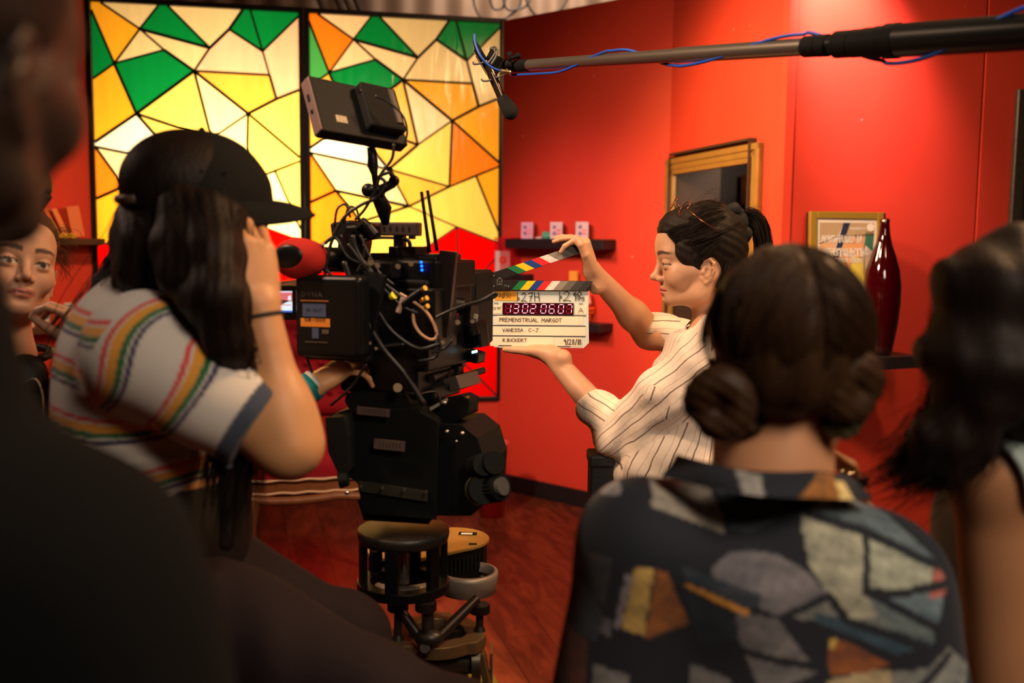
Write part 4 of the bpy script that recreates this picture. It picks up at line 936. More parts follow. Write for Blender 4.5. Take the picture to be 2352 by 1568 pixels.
# ================================================================ SEATED PERSON IN THE BLACK CAP (camera operator)
def arm_pts(*a): return [npv(at(*p)) for p in a]
Y3 = 1.52
h3 = at(462, 505, Y3); fw3 = Vector((.86, .50, -.10)); T3 = person_T(h3, fw3)
p3 = empty('person', (h3.x, h3.y, 0), 'person in a black cap and rainbow striped t-shirt seated behind the film camera', 'person')
B = SDF(); s3 = 1.02
head_sdf(B, T3, s3, chin=-.09)
A = lambda x, y, Y: npv(at(x, y, Y))
sh = A(338, 812, 1.40); shL = A(450, 780, 1.78); nb = A(420, 700, 1.56)
B.cone(npv(T3 @ Vector((0, -.03, -.06))), nb, .052, .058, .02); B.cone(nb, nb+npv((-.02, 0, -.07)), .07, .09, .06)
B.cone(sh, shL, .058, .055, .05)
B.ell(A(345, 900, 1.58), (.125, .16, .17), k=.06); B.ell(A(365, 1060, 1.58), (.10, .14, .15), k=.06); B.ell(A(425, 1210, 1.58), (.105, .15, .12), k=.06)
el = A(662, 1020, 1.40); wr = A(596, 705, 1.42)
B.cone(sh, el, .052, .043, .03); B.cone(el, wr, .043, .0245, .035); B.ell(el*.78+wr*.22, (.043, .043, .05), k=.03); B.ell(el*.35+sh*.65, (.055, .052, .052), k=.03)
hand_sdf(B, wr, (-.16, .10, .98), (-.62, .76, .0), 1, 1.04, (46, 42, 38, 34), (58, 54, 50, 46), spread=(10, 3, -4, -10), thumb=(26, 24, 16), wr=.025)
elL = A(560, 1010, 1.86); wrL = A(712, 890, 1.93)
B.cone(shL, elL, .05, .04, .03); B.cone(elL, wrL, .040, .026, .03)
hand_sdf(B, wrL, (.70, .55, .42), (.2, .3, -.9), 1, .95, (22, 26, 30, 34), (24, 26, 28, 30), thumb=(24, 10, 10), wr=.026)
hipR, hipL = A(500, 1430, 1.46), A(530, 1345, 1.68)
knR, knL = A(1030, 1690, 1.36), A(795, 1465, 1.74)
ftR = npv((knR[0]+.02, knR[1]+.02, .10)); ftL = npv((knL[0]-.08, knL[1]-.05, .10))
v, f = B.mesh(.003)
sk = npv((.55, .27, .12)); col = np.tile(sk, (len(v), 1))*(1+.05*vnoise(v, 60, 3))[:, None]
head_paint(v, T3, s3, sk, (.45, .14, .10), (.02, .012, .01), col); col[(v[:, 2] < A(0, 1090, 1.55)[2]) & (v[:, 1] > 1.42) & (v[:, 0] < A(560, 0, 1.5)[0])] = (.012, .010, .010)
mesh_obj('body', v, f, SKIN, p3, col)
J = SDF()   # jeans
J.ell(A(430, 1375, 1.59), (.115, .165, .11), k=.05)
J.chain([hipR, knR, ftR], (.098, .072, .050), .05); J.chain([hipL, knL, ftL], (.092, .068, .050), .05)
J.disp = lambda P: .004*np.sin(55*P[:, 0]+30*P[:, 2]+3*vnoise(P, 12, 2))*.8
v, f = J.mesh(.005); mesh_obj('jeans', v, f, mat('dark plum denim', (.014, .008, .009), .85, 0, .2, bump=.4, bscale=400), p3)
for a in (ftR, ftL):
    bo = SDF(); bo.cone(a+npv((0, -.01, -.02)), a+npv((.04, .14, -.055)), .045, .040, .03); v, f = bo.mesh(.006); mesh_obj('boot', v, f, mat('black boots', (.01, .01, .01), .6), p3)
# t-shirt: stripes follow height on the body and length along the sleeve
C = SDF(); aN = (el-sh)/np.linalg.norm(el-sh); cuff = sh+aN*.185
C.cone(sh, shL, .078, .070, .05); C.ell(A(325, 900, 1.56), (.125, .165, .19), k=.06); C.ell(A(355, 1060, 1.58), (.120, .16, .16), k=.06); C.ell(A(382, 1230, 1.58), (.100, .160, .13), k=.05)
C.cone(nb, nb+npv((-.02, 0, -.06)), .082, .10, .05); C.cone(sh, cuff, .083, .072, .035)
aL = (elL-shL)/np.linalg.norm(elL-shL); C.cone(shL, shL+aL*.17, .075, .065, .03)
C.cone(npv(T3 @ Vector((0, -.03, -.06))), nb+npv((0, 0, -.012)), .058, .068, .004, sub=True)
C.boxx(cuff+aN*.10, (.10, .12, .10), np.array(frame(cuff, aN).to_3x3()), .0, .004, sub=True)
def fold3(P):
    d = P-sh; t = d @ aN; arm = np.exp(-((np.linalg.norm(d-np.outer(t, aN), axis=1)/.10)**2))*(t > -.02)
    return .0035*np.sin(50*(P[:, 2]*.7-P[:, 0]*.7)+2.5*vnoise(P, 11, 6))*(.4+arm)+.0045*np.sin(38*(P[:, 2]+.3*P[:, 0])+3*vnoise(P, 9, 2))*(P[:, 2] < A(0, 1000, 1.58)[2])
C.disp = fold3
v, f = C.mesh(.0035)
d = v-sh; t = d @ aN; rad = np.linalg.norm(d-np.outer(t, aN), axis=1)
inarm = (t > -.045) & (rad < .098)
white = npv((.60, .55, .49)); col = np.tile(white, (len(v), 1))
bands = [(.0, .0065, (.62, .07, .06)), (.0095, .0215, (.70, .30, .04)), (.0215, .0295, (.02, .13, .045)), (.0325, .0385, (.05, .04, .10))]
def paint(m, c, z0):
    for a, b, cc in bands:
        w = sstep(c-z0, a-.0008, a+.0008)*(1-sstep(c-z0, b-.0008, b+.0008))*m; col[:] = col*(1-w[:, None])+npv(cc)*w[:, None]
hz = -v[:, 2]+.006*np.sin(v[:, 0]*25)
for py in (712, 860-40, 938, 1060, 1178):
    zz = A(300, py, 1.45)[2]; paint(~inarm, hz, -zz)
tt = t+.010*np.sin(3*np.arctan2(d[:, 2], d[:, 1]))
for t0 in (-.028, .062): paint(inarm, tt, t0)
w = sstep(t, .160, .162)*inarm; col[:] = col*(1-w[:, None])+npv((.05, .06, .09))*w[:, None]
d2 = v-nb; w = sstep(-(np.linalg.norm(d2[:, :2], axis=1)-.088), 0, .003)*(v[:, 2] > nb[2]-.03); col[:] = col*(1-w[:, None])+npv((.05, .06, .09))*w[:, None]
mesh_obj('t_shirt', v, f, vcol_mat('jersey cloth', .85, .2, .15, .35, 500), p3, col)
# cap: five-panel crown, brim, strap
cu = fw3.normalized(); CT = person_T(h3+Vector((0, 0, .022)), (.90, .43, -.05))
cp = SDF(CT); cp.ell((0, -.002, .006), (.088, .110, .106), k=0); cp.boxx((0, 0, -.10), (.2, .2, .10), None, 0, .004, sub=True)
cp.ell((0, -.125, .000), (.038, .04, .040), k=.008, sub=True); cp.disp = lambda P: .0012*vnoise(P, 60, 4)
v, f = cp.mesh(.0035); capm = mat('black cotton cap cloth', (.0045, .0045, .0045), .85, 0, .2, bump=.3, bscale=500); mesh_obj('cap', v, f, capm, p3)
bm_ = MB(CT); nx = 18; vs = []; fs = []
for j in range(9):
    r = j/8
    for i in range(nx+1):
        a = (i/nx-.5)*2.5; x0 = .088*math.sin(a); y0 = .0+.108*math.cos(a); ex = .066*(1-(abs(a)/1.3)**2.6)
        vs.append((x0*(1+.10*r), y0+ex*r, .016-.016*r*r-.030*(x0/.088)**2*(.4+.6*r)))
off = len(vs); vs += [(x, y, z-.0035) for x, y, z in vs]
for j in range(8):
    for i in range(nx): a = j*(nx+1)+i; fs += [(a, a+1, a+nx+2, a+nx+1), (off+a+nx+1, off+a+nx+2, off+a+1, off+a)]
for i in range(nx): a = 8*(nx+1)+i; fs.append((a, a+1, off+a+1, off+a))
bm_.add(vs, fs, 0, True); brim = bm_.build('brim', capm, p3)
st = MB(CT); st.tube([(x, y, .000) for x, y in ((.048, -.096), (.028, -.110), (0, -.116), (-.028, -.110), (-.048, -.096))], .0075, 8); st.build('strap', mat('brown leather strap', (.06, .03, .02), .5), p3)
bt = MB(CT); bt.ball((0, -.002, .112), .005); bt.build('cap_button', capm, p3)
for x, y, z in ((.080, .02, .045), (.082, -.012, .045)): bt = MB(CT); bt.cyl((x, y, z), (x+.003, y, z), .0028, seg=10); bt.build('eyelet', capm, p3)
# long hair
def W3(x, y, Y): return at(x, y, Y)
gh = [[W3(335, 480, 1.56), W3(300, 560, 1.60), W3(250, 650, 1.64), W3(200, 750, 1.66), W3(160, 860, 1.66), W3(140, 980, 1.66)],
      [W3(360, 485, 1.48), W3(345, 560, 1.46), W3(325, 620, 1.46), W3(300, 660, 1.50), W3(255, 700, 1.58), W3(215, 760, 1.64)],
      [W3(420, 480, 1.43), W3(415, 570, 1.40), W3(420, 630, 1.38), W3(455, 690, 1.35), W3(515, 780, 1.36), W3(545, 900, 1.42)],
      [W3(480, 490, 1.42), W3(490, 580, 1.38), W3(500, 680, 1.34), W3(525, 780, 1.36), W3(540, 900, 1.42), W3(520, 1160, 1.40)],
      [W3(525, 500, 1.45), W3(520, 590, 1.42), W3(528, 700, 1.40), W3(545, 800, 1.42), W3(545, 980, 1.46), W3(520, 1250, 1.40)]]
H = SDF(T3, s3); H.ell((0, -.020, .045), (.083, .100, .085), k=0); H.ell((0, .09, -.02), (.08, .05, .10), k=.01, sub=True)
H2 = SDF()
for g_, rr in zip(gh, ((.022, .024, .020, .012, .007, .003), (.03, .032, .030, .020, .010, .005), (.036, .038, .032, .022, .018, .012), (.034, .036, .034, .030, .026, .006), (.026, .03, .030, .030, .030, .010))):
    H2.chain([npv(p) for p in g_], rr, .02)
H2.ell(A(400, 560, 1.52), (.095, .08, .10), k=.03); H2.ell(A(455, 590, 1.50), (.085, .07, .11), k=.03)
H2.disp = lambda P: .0009*np.sin(330*P[:, 0]+120*P[:, 1]+3*vnoise(P, 18, 2))
v1, f1 = H.mesh(.004); v2, f2 = H2.mesh(.004)
s1 = strands(gh, 1500, .016, .0007, 3, wave=.002, wfreq=8); s2 = strands(gh[:2], 500, .022, .0006, 4, wave=.004, wfreq=9); s4 = strands(gh[3:], 900, .020, .0006, 5, wave=.003, wfreq=9)
V_, F_ = join([(v1, f1), (v2, f2), s1, s2, s4]); mesh_obj('hair', V_, F_, hair_mat('long dark brown hair', (.003, .0022, .002), (.016, .008, .005), .55), p3)
wb = MB(); c = Vector(wr*.93+el*.07); ax_ = Vector(wr-el).normalized(); u_ = ax_.cross(Vector((0, 1, 0))).normalized(); w_ = ax_.cross(u_)
wb.tube([c+u_*.0285*math.cos(t)+w_*.0285*math.sin(t) for t in np.linspace(0, 2*math.pi, 29)[:-1]], .0032, 8, closed=True); wb.build('hair_tie', mat('black elastic', (.008, .008, .008), .7), p3)
def band(name, c, ax_, r, w, m, par, th=.002):
    ax_ = Vector(ax_).normalized(); u_ = ax_.cross(Vector((0, 1, .1))).normalized(); w_ = ax_.cross(u_); b_ = MB(); vs = []; n = 28
    for k in range(n):
        d_ = u_*math.cos(2*math.pi*k/n)+w_*math.sin(2*math.pi*k/n)
        for a, q in ((-w/2, r), (-w/2, r+th), (w/2, r+th), (w/2, r)): vs.append(c+ax_*a+d_*q)
    b_.add(vs, [(k*4+i, k*4+(i+1) % 4, ((k+1) % n)*4+(i+1) % 4, ((k+1) % n)*4+i) for k in range(n) for i in range(4)], 0, True); return b_.build(name, m, par)
aw = Vector(wrL-elL); band('wristband', Vector(wrL*.97+elL*.03), aw, .0285, .024, mat('teal wristband', (.0, .16, .16), .6), p3)
band('watch', Vector(wrL*1.06-elL*.06), aw, .0275, .012, mat('pale watch strap', (.45, .42, .36), .5), p3)
# high stool carrying the operator
stl = empty('stool', (A(450, 1400, 1.59)[0], 1.59, 0), 'round black high stool under the person in the black cap', 'stool')
zt = A(450, 1375, 1.59)[2]-.115; cx_ = stl.location.x
m_ = MB(); m_.lathe([(0, zt-.05), (.16, zt-.05), (.175, zt-.035), (.175, zt-.012), (.16, zt), (0, zt+.004)], (cx_, 1.59, 0)); m_.build('seat', mat('black vinyl seat', (.012, .012, .012), .4), stl)
for k in range(4):
    a = math.pi/4+k*math.pi/2; m_ = MB(); m_.cyl((cx_+.1*math.cos(a), 1.59+.1*math.sin(a), zt-.05), (cx_+.2*math.cos(a), 1.59+.2*math.sin(a), 0), .014, seg=12); m_.build('leg', CAB, stl)
m_ = MB(); m_.tube([(cx_+.17*math.cos(a), 1.59+.17*math.sin(a), .3) for a in np.linspace(0, 2*math.pi, 33)[:-1]], .009, 8, closed=True); m_.build('foot_ring', CAB, stl)
# ================================================================ PERSON SEEN FROM BEHIND, PATTERNED SHIRT
A = lambda x, y, Y: npv(at(x, y, Y))
Y5 = 1.12; h5 = at(1795, 845, Y5); T5 = person_T(h5, (-.06, 1, -.03)); s5 = 1.04
p5 = empty('person', (h5.x, h5.y, 0), 'person seen from behind with two low hair buns and a blue patchwork print shirt', 'person')
B = SDF(); head_sdf(B, T5, s5)
nb = A(1772, 1090, 1.10)
B.cone(npv(T5 @ Vector((0, -.025, -.05))), nb, .048, .053, .02); B.cone(nb, nb+npv((0, .01, -.06)), .056, .075, .05)
sl, sr = A(1478, 1268, 1.12), A(2008, 1345, 1.12)
B.cone(sl, sr, .058, .058, .06); B.ell(A(1765, 1500, 1.15), (.16, .10, .16), k=.07); B.ell(A(1770, 1750, 1.15), (.145, .11, .2), k=.07); B.ell(A(1770, 2050, 1.16), (.165, .125, .15), k=.06)
eL_, eR_ = A(1402, 1830, 1.16), A(2110, 1830, 1.08)
B.cone(sl, eL_, .05, .04, .04); wl_ = eL_+npv((.06, .22, -.02)); B.cone(eL_, wl_, .04, .026, .03)
B.cone(sr, eR_, .05, .04, .04); hr_ = A(1975, 1185, 1.42); B.cone(eR_, hr_, .04, .024, .03)
hand_sdf(B, wl_, (-.1, .9, -.2), (.9, 0, -.3), 1, .92, (30, 30, 30, 30)); hand_sdf(B, hr_, (-.25, .10, .95), (-.9, .1, -.1), 1, .85, (40, 44, 50, 54), (50, 50, 50, 50), thumb=(20, 30, 20), wr=.022)
for s in (-1, 1): c = A(1770, 2150, 1.16); hp_ = npv((c[0]+s*.085, 1.16, .86)); B.chain([hp_, npv((hp_[0], 1.15, .47)), npv((hp_[0], 1.14, .09))], (.085, .055, .038), .04); B.cone(npv((hp_[0], 1.12, .04)), npv((hp_[0]-.01, 1.28, .035)), .036, .030, .03)
v, f = B.mesh(.004); sk = npv((.46, .22, .11)); col = np.tile(sk, (len(v), 1))*(1+.04*vnoise(v, 60, 3))[:, None]; head_paint(v, T5, s5, sk, (.4, .14, .1), (.02, .015, .01), col)
col[v[:, 2] < .95] = (.015, .016, .022); mesh_obj('body', v, f, SKIN, p5, col)
# shirt with geometric print
C = SDF(); C.cone(sl, sr, .075, .075, .06); C.ell(A(1765, 1510, 1.14), (.18, .12, .18), k=.07); C.ell(A(1770, 1800, 1.15), (.175, .135, .22), k=.07)
C.cone(nb+npv((0, 0, -.025)), nb+npv((0, .01, -.09)), .072, .10, .06)
C.cone(sl, sl*.35+eL_*.65+npv((-.01, 0, 0)), .073, .075, .04); C.cone(sr, sr*.35+eR_*.65+npv((.01, 0, 0)), .069, .074, .04)
C.boxx(A(1770, 2230, 1.15), (.4, .3, .10), None, 0, .004, sub=True)
C.cone(npv(T5 @ Vector((0, -.025, -.05))), nb+npv((0, 0, .0)), .060, .063, .004, sub=True)
C.disp = lambda P: .004*np.sin(32*(P[:, 0]*.8+P[:, 2]*.5)+3*vnoise(P, 7, 2))
v, f = C.mesh(.003)
k5 = 2287/1.06
def P5(zx, zy): px, py = 1300+(zx if zx < 1500 else 1500+(zx-1500)*1.12)/2.2357, 900+zy/2.2357; a = at(px, py, 1.05); return a.x, a.z
SH = [((150,570),(230,480),(330,400),(380,370),(300,570),(160,610)), (.30,.28,.28), ((490,430),(760,510),(812,640),(800,715),(450,610)), (.30,.26,.21), ((560,330),(510,350),(465,420),(500,430),(560,390)), (.3,.28,.28),
 ((790,510),(1160,560),(930,700),(830,690)), (.05,.06,.075), ((1170,590),(1230,610),(1540,730),(1490,980),(1610,1170),(1480,1180),(1300,1000),(1200,830)), (.34,.33,.24), ((1552,740),(1700,800),(1865,895),(1800,1010),(1500,960)), (.30,.31,.23),
 ((1190,560),(1250,545),(1450,545),(1720,700),(1880,880),(1700,790),(1500,695)), (.10,.13,.14), ((720,885),(760,830),(830,790),(920,775),(1050,792),(1180,860),(1285,970),(1050,1080),(900,1010),(730,910)), (.16,.145,.155),
 ((590,945),(760,1000),(890,1050),(880,1072),(740,1027),(600,968)), (.62,.27,.03), ((352,880),(442,885),(400,1252),(285,1225)), (.50,.33,.09), ((458,890),(505,900),(625,1170),(415,1272),(405,1245)), (.27,.095,.02), ((300,930),(345,920),(278,1230),(252,1220)), (.25,.22,.24),
 ((830,1060),(1060,1090),(1180,1250),(1275,1372),(965,1480),(850,1200)), (.155,.145,.145), ((1060,1080),(1290,985),(1350,1100),(1200,1100)), (.20,.20,.18), ((1210,1060),(1600,1180),(1815,1270),(1640,1310),(1230,1115)), (.035,.065,.09),
 ((1490,990),(1830,1190),(1815,1260),(1600,1170)), (.12,.15,.15), ((1590,1010),(1900,1010),(1840,1180),(1620,1060)), (.11,.15,.17), ((1865,880),(1930,985),(1895,1040),(1800,1040)), (.38,.11,.08), ((1310,1210),(1390,1230),(1615,1360),(1500,1410),(1310,1405)), (.25,.075,.018),
 ((1310,1205),(1360,1215),(1330,1260),(1310,1260)), (.55,.36,.08), ((1300,1425),(1620,1385),(1640,1600),(1300,1600)), (.40,.31,.17), ((1790,1380),(1900,1290),(2035,1425),(1900,1600),(1640,1600),(1620,1400)), (.19,.20,.18), ((110,860),(240,862),(200,1112),(150,1080)), (.055,.045,.045),
 ((640,1390),(820,1422),(840,1600),(625,1600)), (.16,.155,.155), ((150,1440),(330,1470),(330,1600),(135,1600)), (.2,.19,.18), ((-60,1280),(120,1330),(110,1600),(-60,1600)), (.13,.035,.015), ((60,700),(110,650),(120,860),(80,1000),(30,1060)), (.05,.06,.075), ((180,1180),(240,1190),(230,1280),(165,1260)), (.15,.14,.14),
 ((60,1000),(150,1080),(200,1180),(160,1330),(70,1300)), (.045,.05,.06), ((580,870),(700,900),(950,960),(940,1030),(860,1040),(600,930)), (.035,.04,.05), ((600,1000),(820,1080),(840,1200),(700,1300),(640,1180)), (.02,.026,.036), ((1390, 1120),(1700, 1230),(1640,1240),(1560,1110)), (.14,.16,.16)]
COL_ = [((845,375),(955,390),(945,495),(850,470)), (.28,.26,.23), ((1050,520),(1250,380),(1345,400),(1345,560),(1180,545)), (.30,.115,.02), ((1345,430),(1400,440),(1460,560),(1345,560)), (.60,.45,.18)]
LN = [((1170,575),(1540,725),(1880,905)), ((1540,730),(1490,975),(1830,1185)), ((1590,1005),(1925,985)), ((1050,1085),(1290,985)), ((870,1265),(1270,1362)), ((1290,980),(1400,1125),(1820,1300)), ((1060,1090),(1270,1370)), ((1640,1590),(1900,1330))]
def paint_polys(v, base, shapes, lines, amp=.45, seed=5):
    col = np.tile(npv(base), (len(v), 1)); x, z = v[:, 0], v[:, 2]
    mott = vnoise(v, 180, seed)*.6+vnoise(v, 420, seed+1)*.5
    for i in range(0, len(shapes), 2):
        poly = [P5(*p) for p in shapes[i]]; c = npv(shapes[i+1]); ins = np.zeros(len(v), bool); n = len(poly)
        for a in range(n):
            (x0, z0), (x1, z1) = poly[a], poly[(a+1) % n]
            if z0 == z1: continue
            ins ^= ((z0 > z) != (z1 > z)) & (x < (x1-x0)*(z-z0)/(z1-z0)+x0)
        t = np.clip(.5+amp*mott, 0, 1)[ins][:, None]; col[ins] = c*(.45+.75*t)+npv((.0, .006, .014))*(1-t)
    for L in lines:
        pts = [P5(*p) for p in L]
        for (x0, z0), (x1, z1) in zip(pts, pts[1:]):
            t = np.clip(((x-x0)*(x1-x0)+(z-z0)*(z1-z0))/((x1-x0)**2+(z1-z0)**2), 0, 1); d = np.hypot(x-x0-t*(x1-x0), z-z0-t*(z1-z0)); col[d < .0045] = base
    return col
CLOTH = vcol_mat('printed cotton', .8, .25, .1, .25, 400)
mesh_obj('shirt', v, f, CLOTH, p5, paint_polys(v, (.010, .012, .018), SH, LN))
ct = np.array([tuple(p) for p in spline([at(1555, 1043, 1.11), at(1608, 1057, 1.06), at(1700, 1078, 1.03), at(1800, 1083, 1.02), at(1880, 1081, 1.025), at(1935, 1089, 1.05), at(1958, 1096, 1.09)], 14)])
cb_ = np.array([tuple(p) for p in spline([at(1518, 1094, 1.09), at(1600, 1112, 1.045), at(1700, 1133, 1.0), at(1800, 1143, .99), at(1880, 1144, 1.0), at(1955, 1147, 1.025), at(2005, 1145, 1.07)], 14)])
rw = 14; t_ = np.linspace(0, 1, rw)[None, :, None]; g_ = ct[:, None]*(1-t_)+cb_[:, None]*t_+npv((0, -.006, 0))*np.sin(t_*math.pi); m = len(ct); back = g_+npv((0, .007, -.002))
v = np.concatenate([g_.reshape(-1, 3), back.reshape(-1, 3)]); ii, jj = np.meshgrid(np.arange(m-1), np.arange(rw-1), indexing='ij'); q0 = (ii*rw+jj).ravel(); f = np.stack([q0, q0+1, q0+rw+1, q0+rw], 1); o_ = m*rw
ring_ = list(range(0, rw))+[i*rw+rw-1 for i in range(1, m)]+[(m-1)*rw+j for j in range(rw-2, -1, -1)]+[i*rw for i in range(m-2, 0, -1)]; e_ = np.array([[a, b, b+o_, a+o_] for a, b in zip(ring_, ring_[1:]+ring_[:1])])
f = np.concatenate([f, f[:, ::-1]+o_, e_]); mesh_obj('collar', v, f, CLOTH, p5, paint_polys(v, (.010, .012, .018), COL_, []))
# hair: centre part, two coiled buns
H = SDF(T5, s5); H.ell((0, -.020, .045), (.082, .100, .088), k=0); H.ell((0, -.046, .002), (.076, .064, .058), k=.02); H.ell((0, -.06, .10), (.003, .05, .05), k=.008, sub=True)
H.ell((0, -.09, -.095), (.044, .08, .050), k=.02, sub=True); H.ell((0, .10, -.03), (.09, .05, .09), k=.01, sub=True)
def inT(P, T): M = np.array(T.inverted()); return P @ M[:3, :3].T+M[:3, 3]
H.disp = lambda P: .0016*np.sin(240*inT(P, T5)[:, 0]/(1+4*np.abs(inT(P, T5)[:, 2]-.14))+2*vnoise(P, 14, 2))
bl, br_ = A(1648, 922, 1.06), A(1942, 885, 1.05)
Bn = SDF()
for c, r, s in ((bl, 1.0, -1), (br_, .95, 1)):
    pts = [c+npv((s*(.020*math.cos(t)), -.02*math.sin(t*.5)-.006, .024*math.sin(t)))*r for t in np.linspace(0, 5.6, 13)]
    Bn.chain(pts, [.019-.0005*i for i in range(13)], .006); Bn.cone(c+npv((-s*.045, .02, .03)), c, .024, .02, .02)
Bn.cone(A(1740, 960, 1.07), A(1665, 950, 1.08), .016, .018, .015); Bn.cone(A(1725, 985, 1.06), A(1680, 975, 1.07), .010, .010, .01)
Bn.disp = lambda P: .0008*np.sin(420*P[:, 2]+250*P[:, 0]+3*vnoise(P, 25, 2))
v1, f1 = H.mesh(.0035); v2, f2 = Bn.mesh(.003)
L5 = lambda *p: T5 @ (Vector(p)*s5)
def ell_path(d0, d1, n=7, lift=1.01, c=(0, -.020, .045), r=(.083, .101, .089), end=None):
    d0 = Vector(d0).normalized(); d1 = Vector(d1).normalized(); w = d0.angle(d1); out = []
    for i_ in range(n):
        t = i_/(n-1); d = (d0*math.sin((1-t)*w)+d1*math.sin(t*w))/math.sin(w); out.append(L5(c[0]+d.x*r[0]*lift, c[1]+d.y*r[1]*lift, c[2]+d.z*r[2]*lift))
    return out+([Vector(end)] if end is not None else [])
gL = [ell_path((-.03, math.cos(R(a)), math.sin(R(a))), (-.80, -.42, -.62), end=Vector(bl)) for a in (55, 80, 105, 130, 155, 180, 205)]
gR = [ell_path((.03, math.cos(R(a)), math.sin(R(a))), (.80, -.42, -.62), end=Vector(br_)) for a in (55, 80, 105, 130, 155, 180, 205)]
s1 = strands(gL, 1100, .0016, .0005, 2); s2 = strands(gR, 1100, .0016, .0005, 3)
s3_ = strands([ell_path((-.4, .8, .6), (-.95, .1, -.5), lift=1.06), ell_path((-.5, .7, .5), (-.95, .2, -.6), lift=1.08)], 60, .003, .0004, 6)
s4_ = strands([ell_path((.4, .8, .6), (.95, .1, -.5), lift=1.02), ell_path((.5, .7, .5), (.95, .2, -.6), lift=1.03)], 60, .003, .0004, 8)
fly = strands([[Vector(bl), Vector(bl)+Vector((-.03, -.01, .01)), Vector(bl)+Vector((-.02, -.01, -.03))], [Vector(br_), Vector(br_)+Vector((.04, -.01, .03)), Vector(br_)+Vector((.04, 0, -.04))]], 120, .012, .0003, 9)
V_, F_ = join([(v1, f1), (v2, f2), s1, s2, s3_, s4_, fly]); mesh_obj('hair', V_, F_, hair_mat('chestnut hair', (.008, .0045, .0025), (.050, .022, .009), .5), p5)
Sx = SDF(); c = A(1936, 952, 1.05); Sx.ell(c, (.022, .018, .020), k=0); Sx.ell(c+npv((-.004, -.004, -.012)), (.020, .016, .014), k=.01); Sx.disp = lambda P: .0016*np.sin(420*P[:, 0]+220*P[:, 2]+2*vnoise(P, 60, 2))
v, f = Sx.mesh(.0025); mesh_obj('scrunchie', v, f, mat('olive satin', (.035, .04, .016), .35, coat=.2), p5)
sp = MB()
cL, cR = at(1903, 1088, 1.30), at(1962, 1100, 1.36)
for c in (cL, cR):
    sp.tube([c+Vector((.020*math.cos(t), .014*math.cos(t)*.5, .009*math.sin(t))) for t in np.linspace(0, 2*math.pi, 25)[:-1]], .0012, 6, closed=True)
sp.tube([cL+Vector((.02, .006, .002)), cR-Vector((.02, .006, -.002))], .0014, 6); sp.tube([cR+Vector((.02, .006, 0)), at(2000, 1150, 1.42)], .0012, 6)
o = sp.build('spectacles', mat('thin silver wire', (.7, .62, .5), .15, .95)); tag(o, 'thin metal spectacles held in a hand beyond the patterned shirt shoulder', 'glasses')

# ================================================================ PERSON AT THE RIGHT EDGE
A6 = lambda x, y, Y: npv(at(x, y, Y+.14))
h6 = at(2352, 800, 1.24); T6 = person_T(h6, (-.30, .95, .0)); s6 = 1.12
p6 = empty('person', (h6.x, h6.y, 0), 'person at the right edge with long dark curly hair and a sleeveless pale top', 'person')
B = SDF(); head_sdf(B, T6, s6); nb = A6(2372, 1010, 1.08); B.cone(npv(T6 @ Vector((0, -.02, -.05))), nb, .05, .056, .02)
s6l, s6r = A6(2296, 1085, 1.04), A6(2720, 1090, 1.16); B.cone(s6l, s6r, .056, .056, .05); B.ell(A6(2480, 1240, 1.13), (.150, .095, .16), k=.05); B.ell(A6(2480, 1600, 1.14), (.125, .095, .2), k=.05); B.ell(A6(2480, 1950, 1.14), (.15, .115, .14), k=.05)
e6 = A6(2308, 1660, 1.04); B.cone(s6l, e6, .054, .043, .03); w6 = e6+npv((-.02, .05, -.24)); B.cone(e6, w6, .042, .026, .03); hand_sdf(B, w6, (-.05, .1, -1), (.9, .3, 0), 1, .95)
e6r = s6r+npv((.05, 0, -.28)); B.cone(s6r, e6r, .05, .042, .03); w6r = e6r+npv((0, .08, -.23)); B.cone(e6r, w6r, .04, .026, .03); hand_sdf(B, w6r, (0, .1, -1), (-.9, .3, 0), -1, .95)
for s in (-1, 1): c = A6(2480, 2100, 1.14); x_ = c[0]+s*.085; B.chain([npv((x_, 1.28, .88)), npv((x_, 1.27, .47)), npv((x_, 1.26, .09))], (.085, .055, .038), .04); B.cone(npv((x_, 1.24, .04)), npv((x_-.02, 1.40, .035)), .036, .03, .03)
v, f = B.mesh(.004); sk = npv((.30, .14, .065)); col = np.tile(sk, (len(v), 1))*(1+.04*vnoise(v, 60, 3))[:, None]; head_paint(v, T6, s6, sk, (.3, .1, .08), (.01, .008, .008), col); col[v[:, 2] < .95] = (.03, .035, .05); mesh_obj('body', v, f, SKIN, p6, col)
C = SDF(); C.ell(A6(2470, 1270, 1.13), (.185, .142, .20), k=.06); C.ell(A6(2475, 1520, 1.135), (.172, .138, .24), k=.06); C.cone(A6(2300, 1068, 1.035), A6(2680, 1070, 1.14), .071, .068, .06)
C.cone(npv(s6l)+npv((-.080, -.045, -.02)), npv(e6)+npv((-.03, -.05, 0)), .082, .080, .006, sub=True); C.cone(npv(T6 @ Vector((0, -.02, -.05))), nb, .066, .075, .005, sub=True); C.boxx(A6(2480, 1960, 1.14), (.3, .3, .06), None, 0, .004, sub=True)
C.disp = lambda P: .003*np.sin(40*P[:, 2]+30*P[:, 0]+3*vnoise(P, 10, 2)); v, f = C.mesh(.004); mesh_obj('sleeveless_top', v, f, mat('pale blue green cotton', (.25, .31, .29), .85, bump=.3, bscale=300, sheen=.2), p6)
sb = MB(); sb.tube(spline([at(2268, 1005, 1.160), at(2310, 990, 1.125), at(2352, 1010, 1.120), at(2400, 1060, 1.125)]), .005, 6); sb.tube(spline([at(2222, 1080, 1.220), at(2210, 1120, 1.230), at(2208, 1180, 1.240)]), .004, 6); sb.build('strap', mat('black strap', (.01, .01, .01), .6), p6)
W6 = lambda x, y, Y: at(x, y, Y+.14)
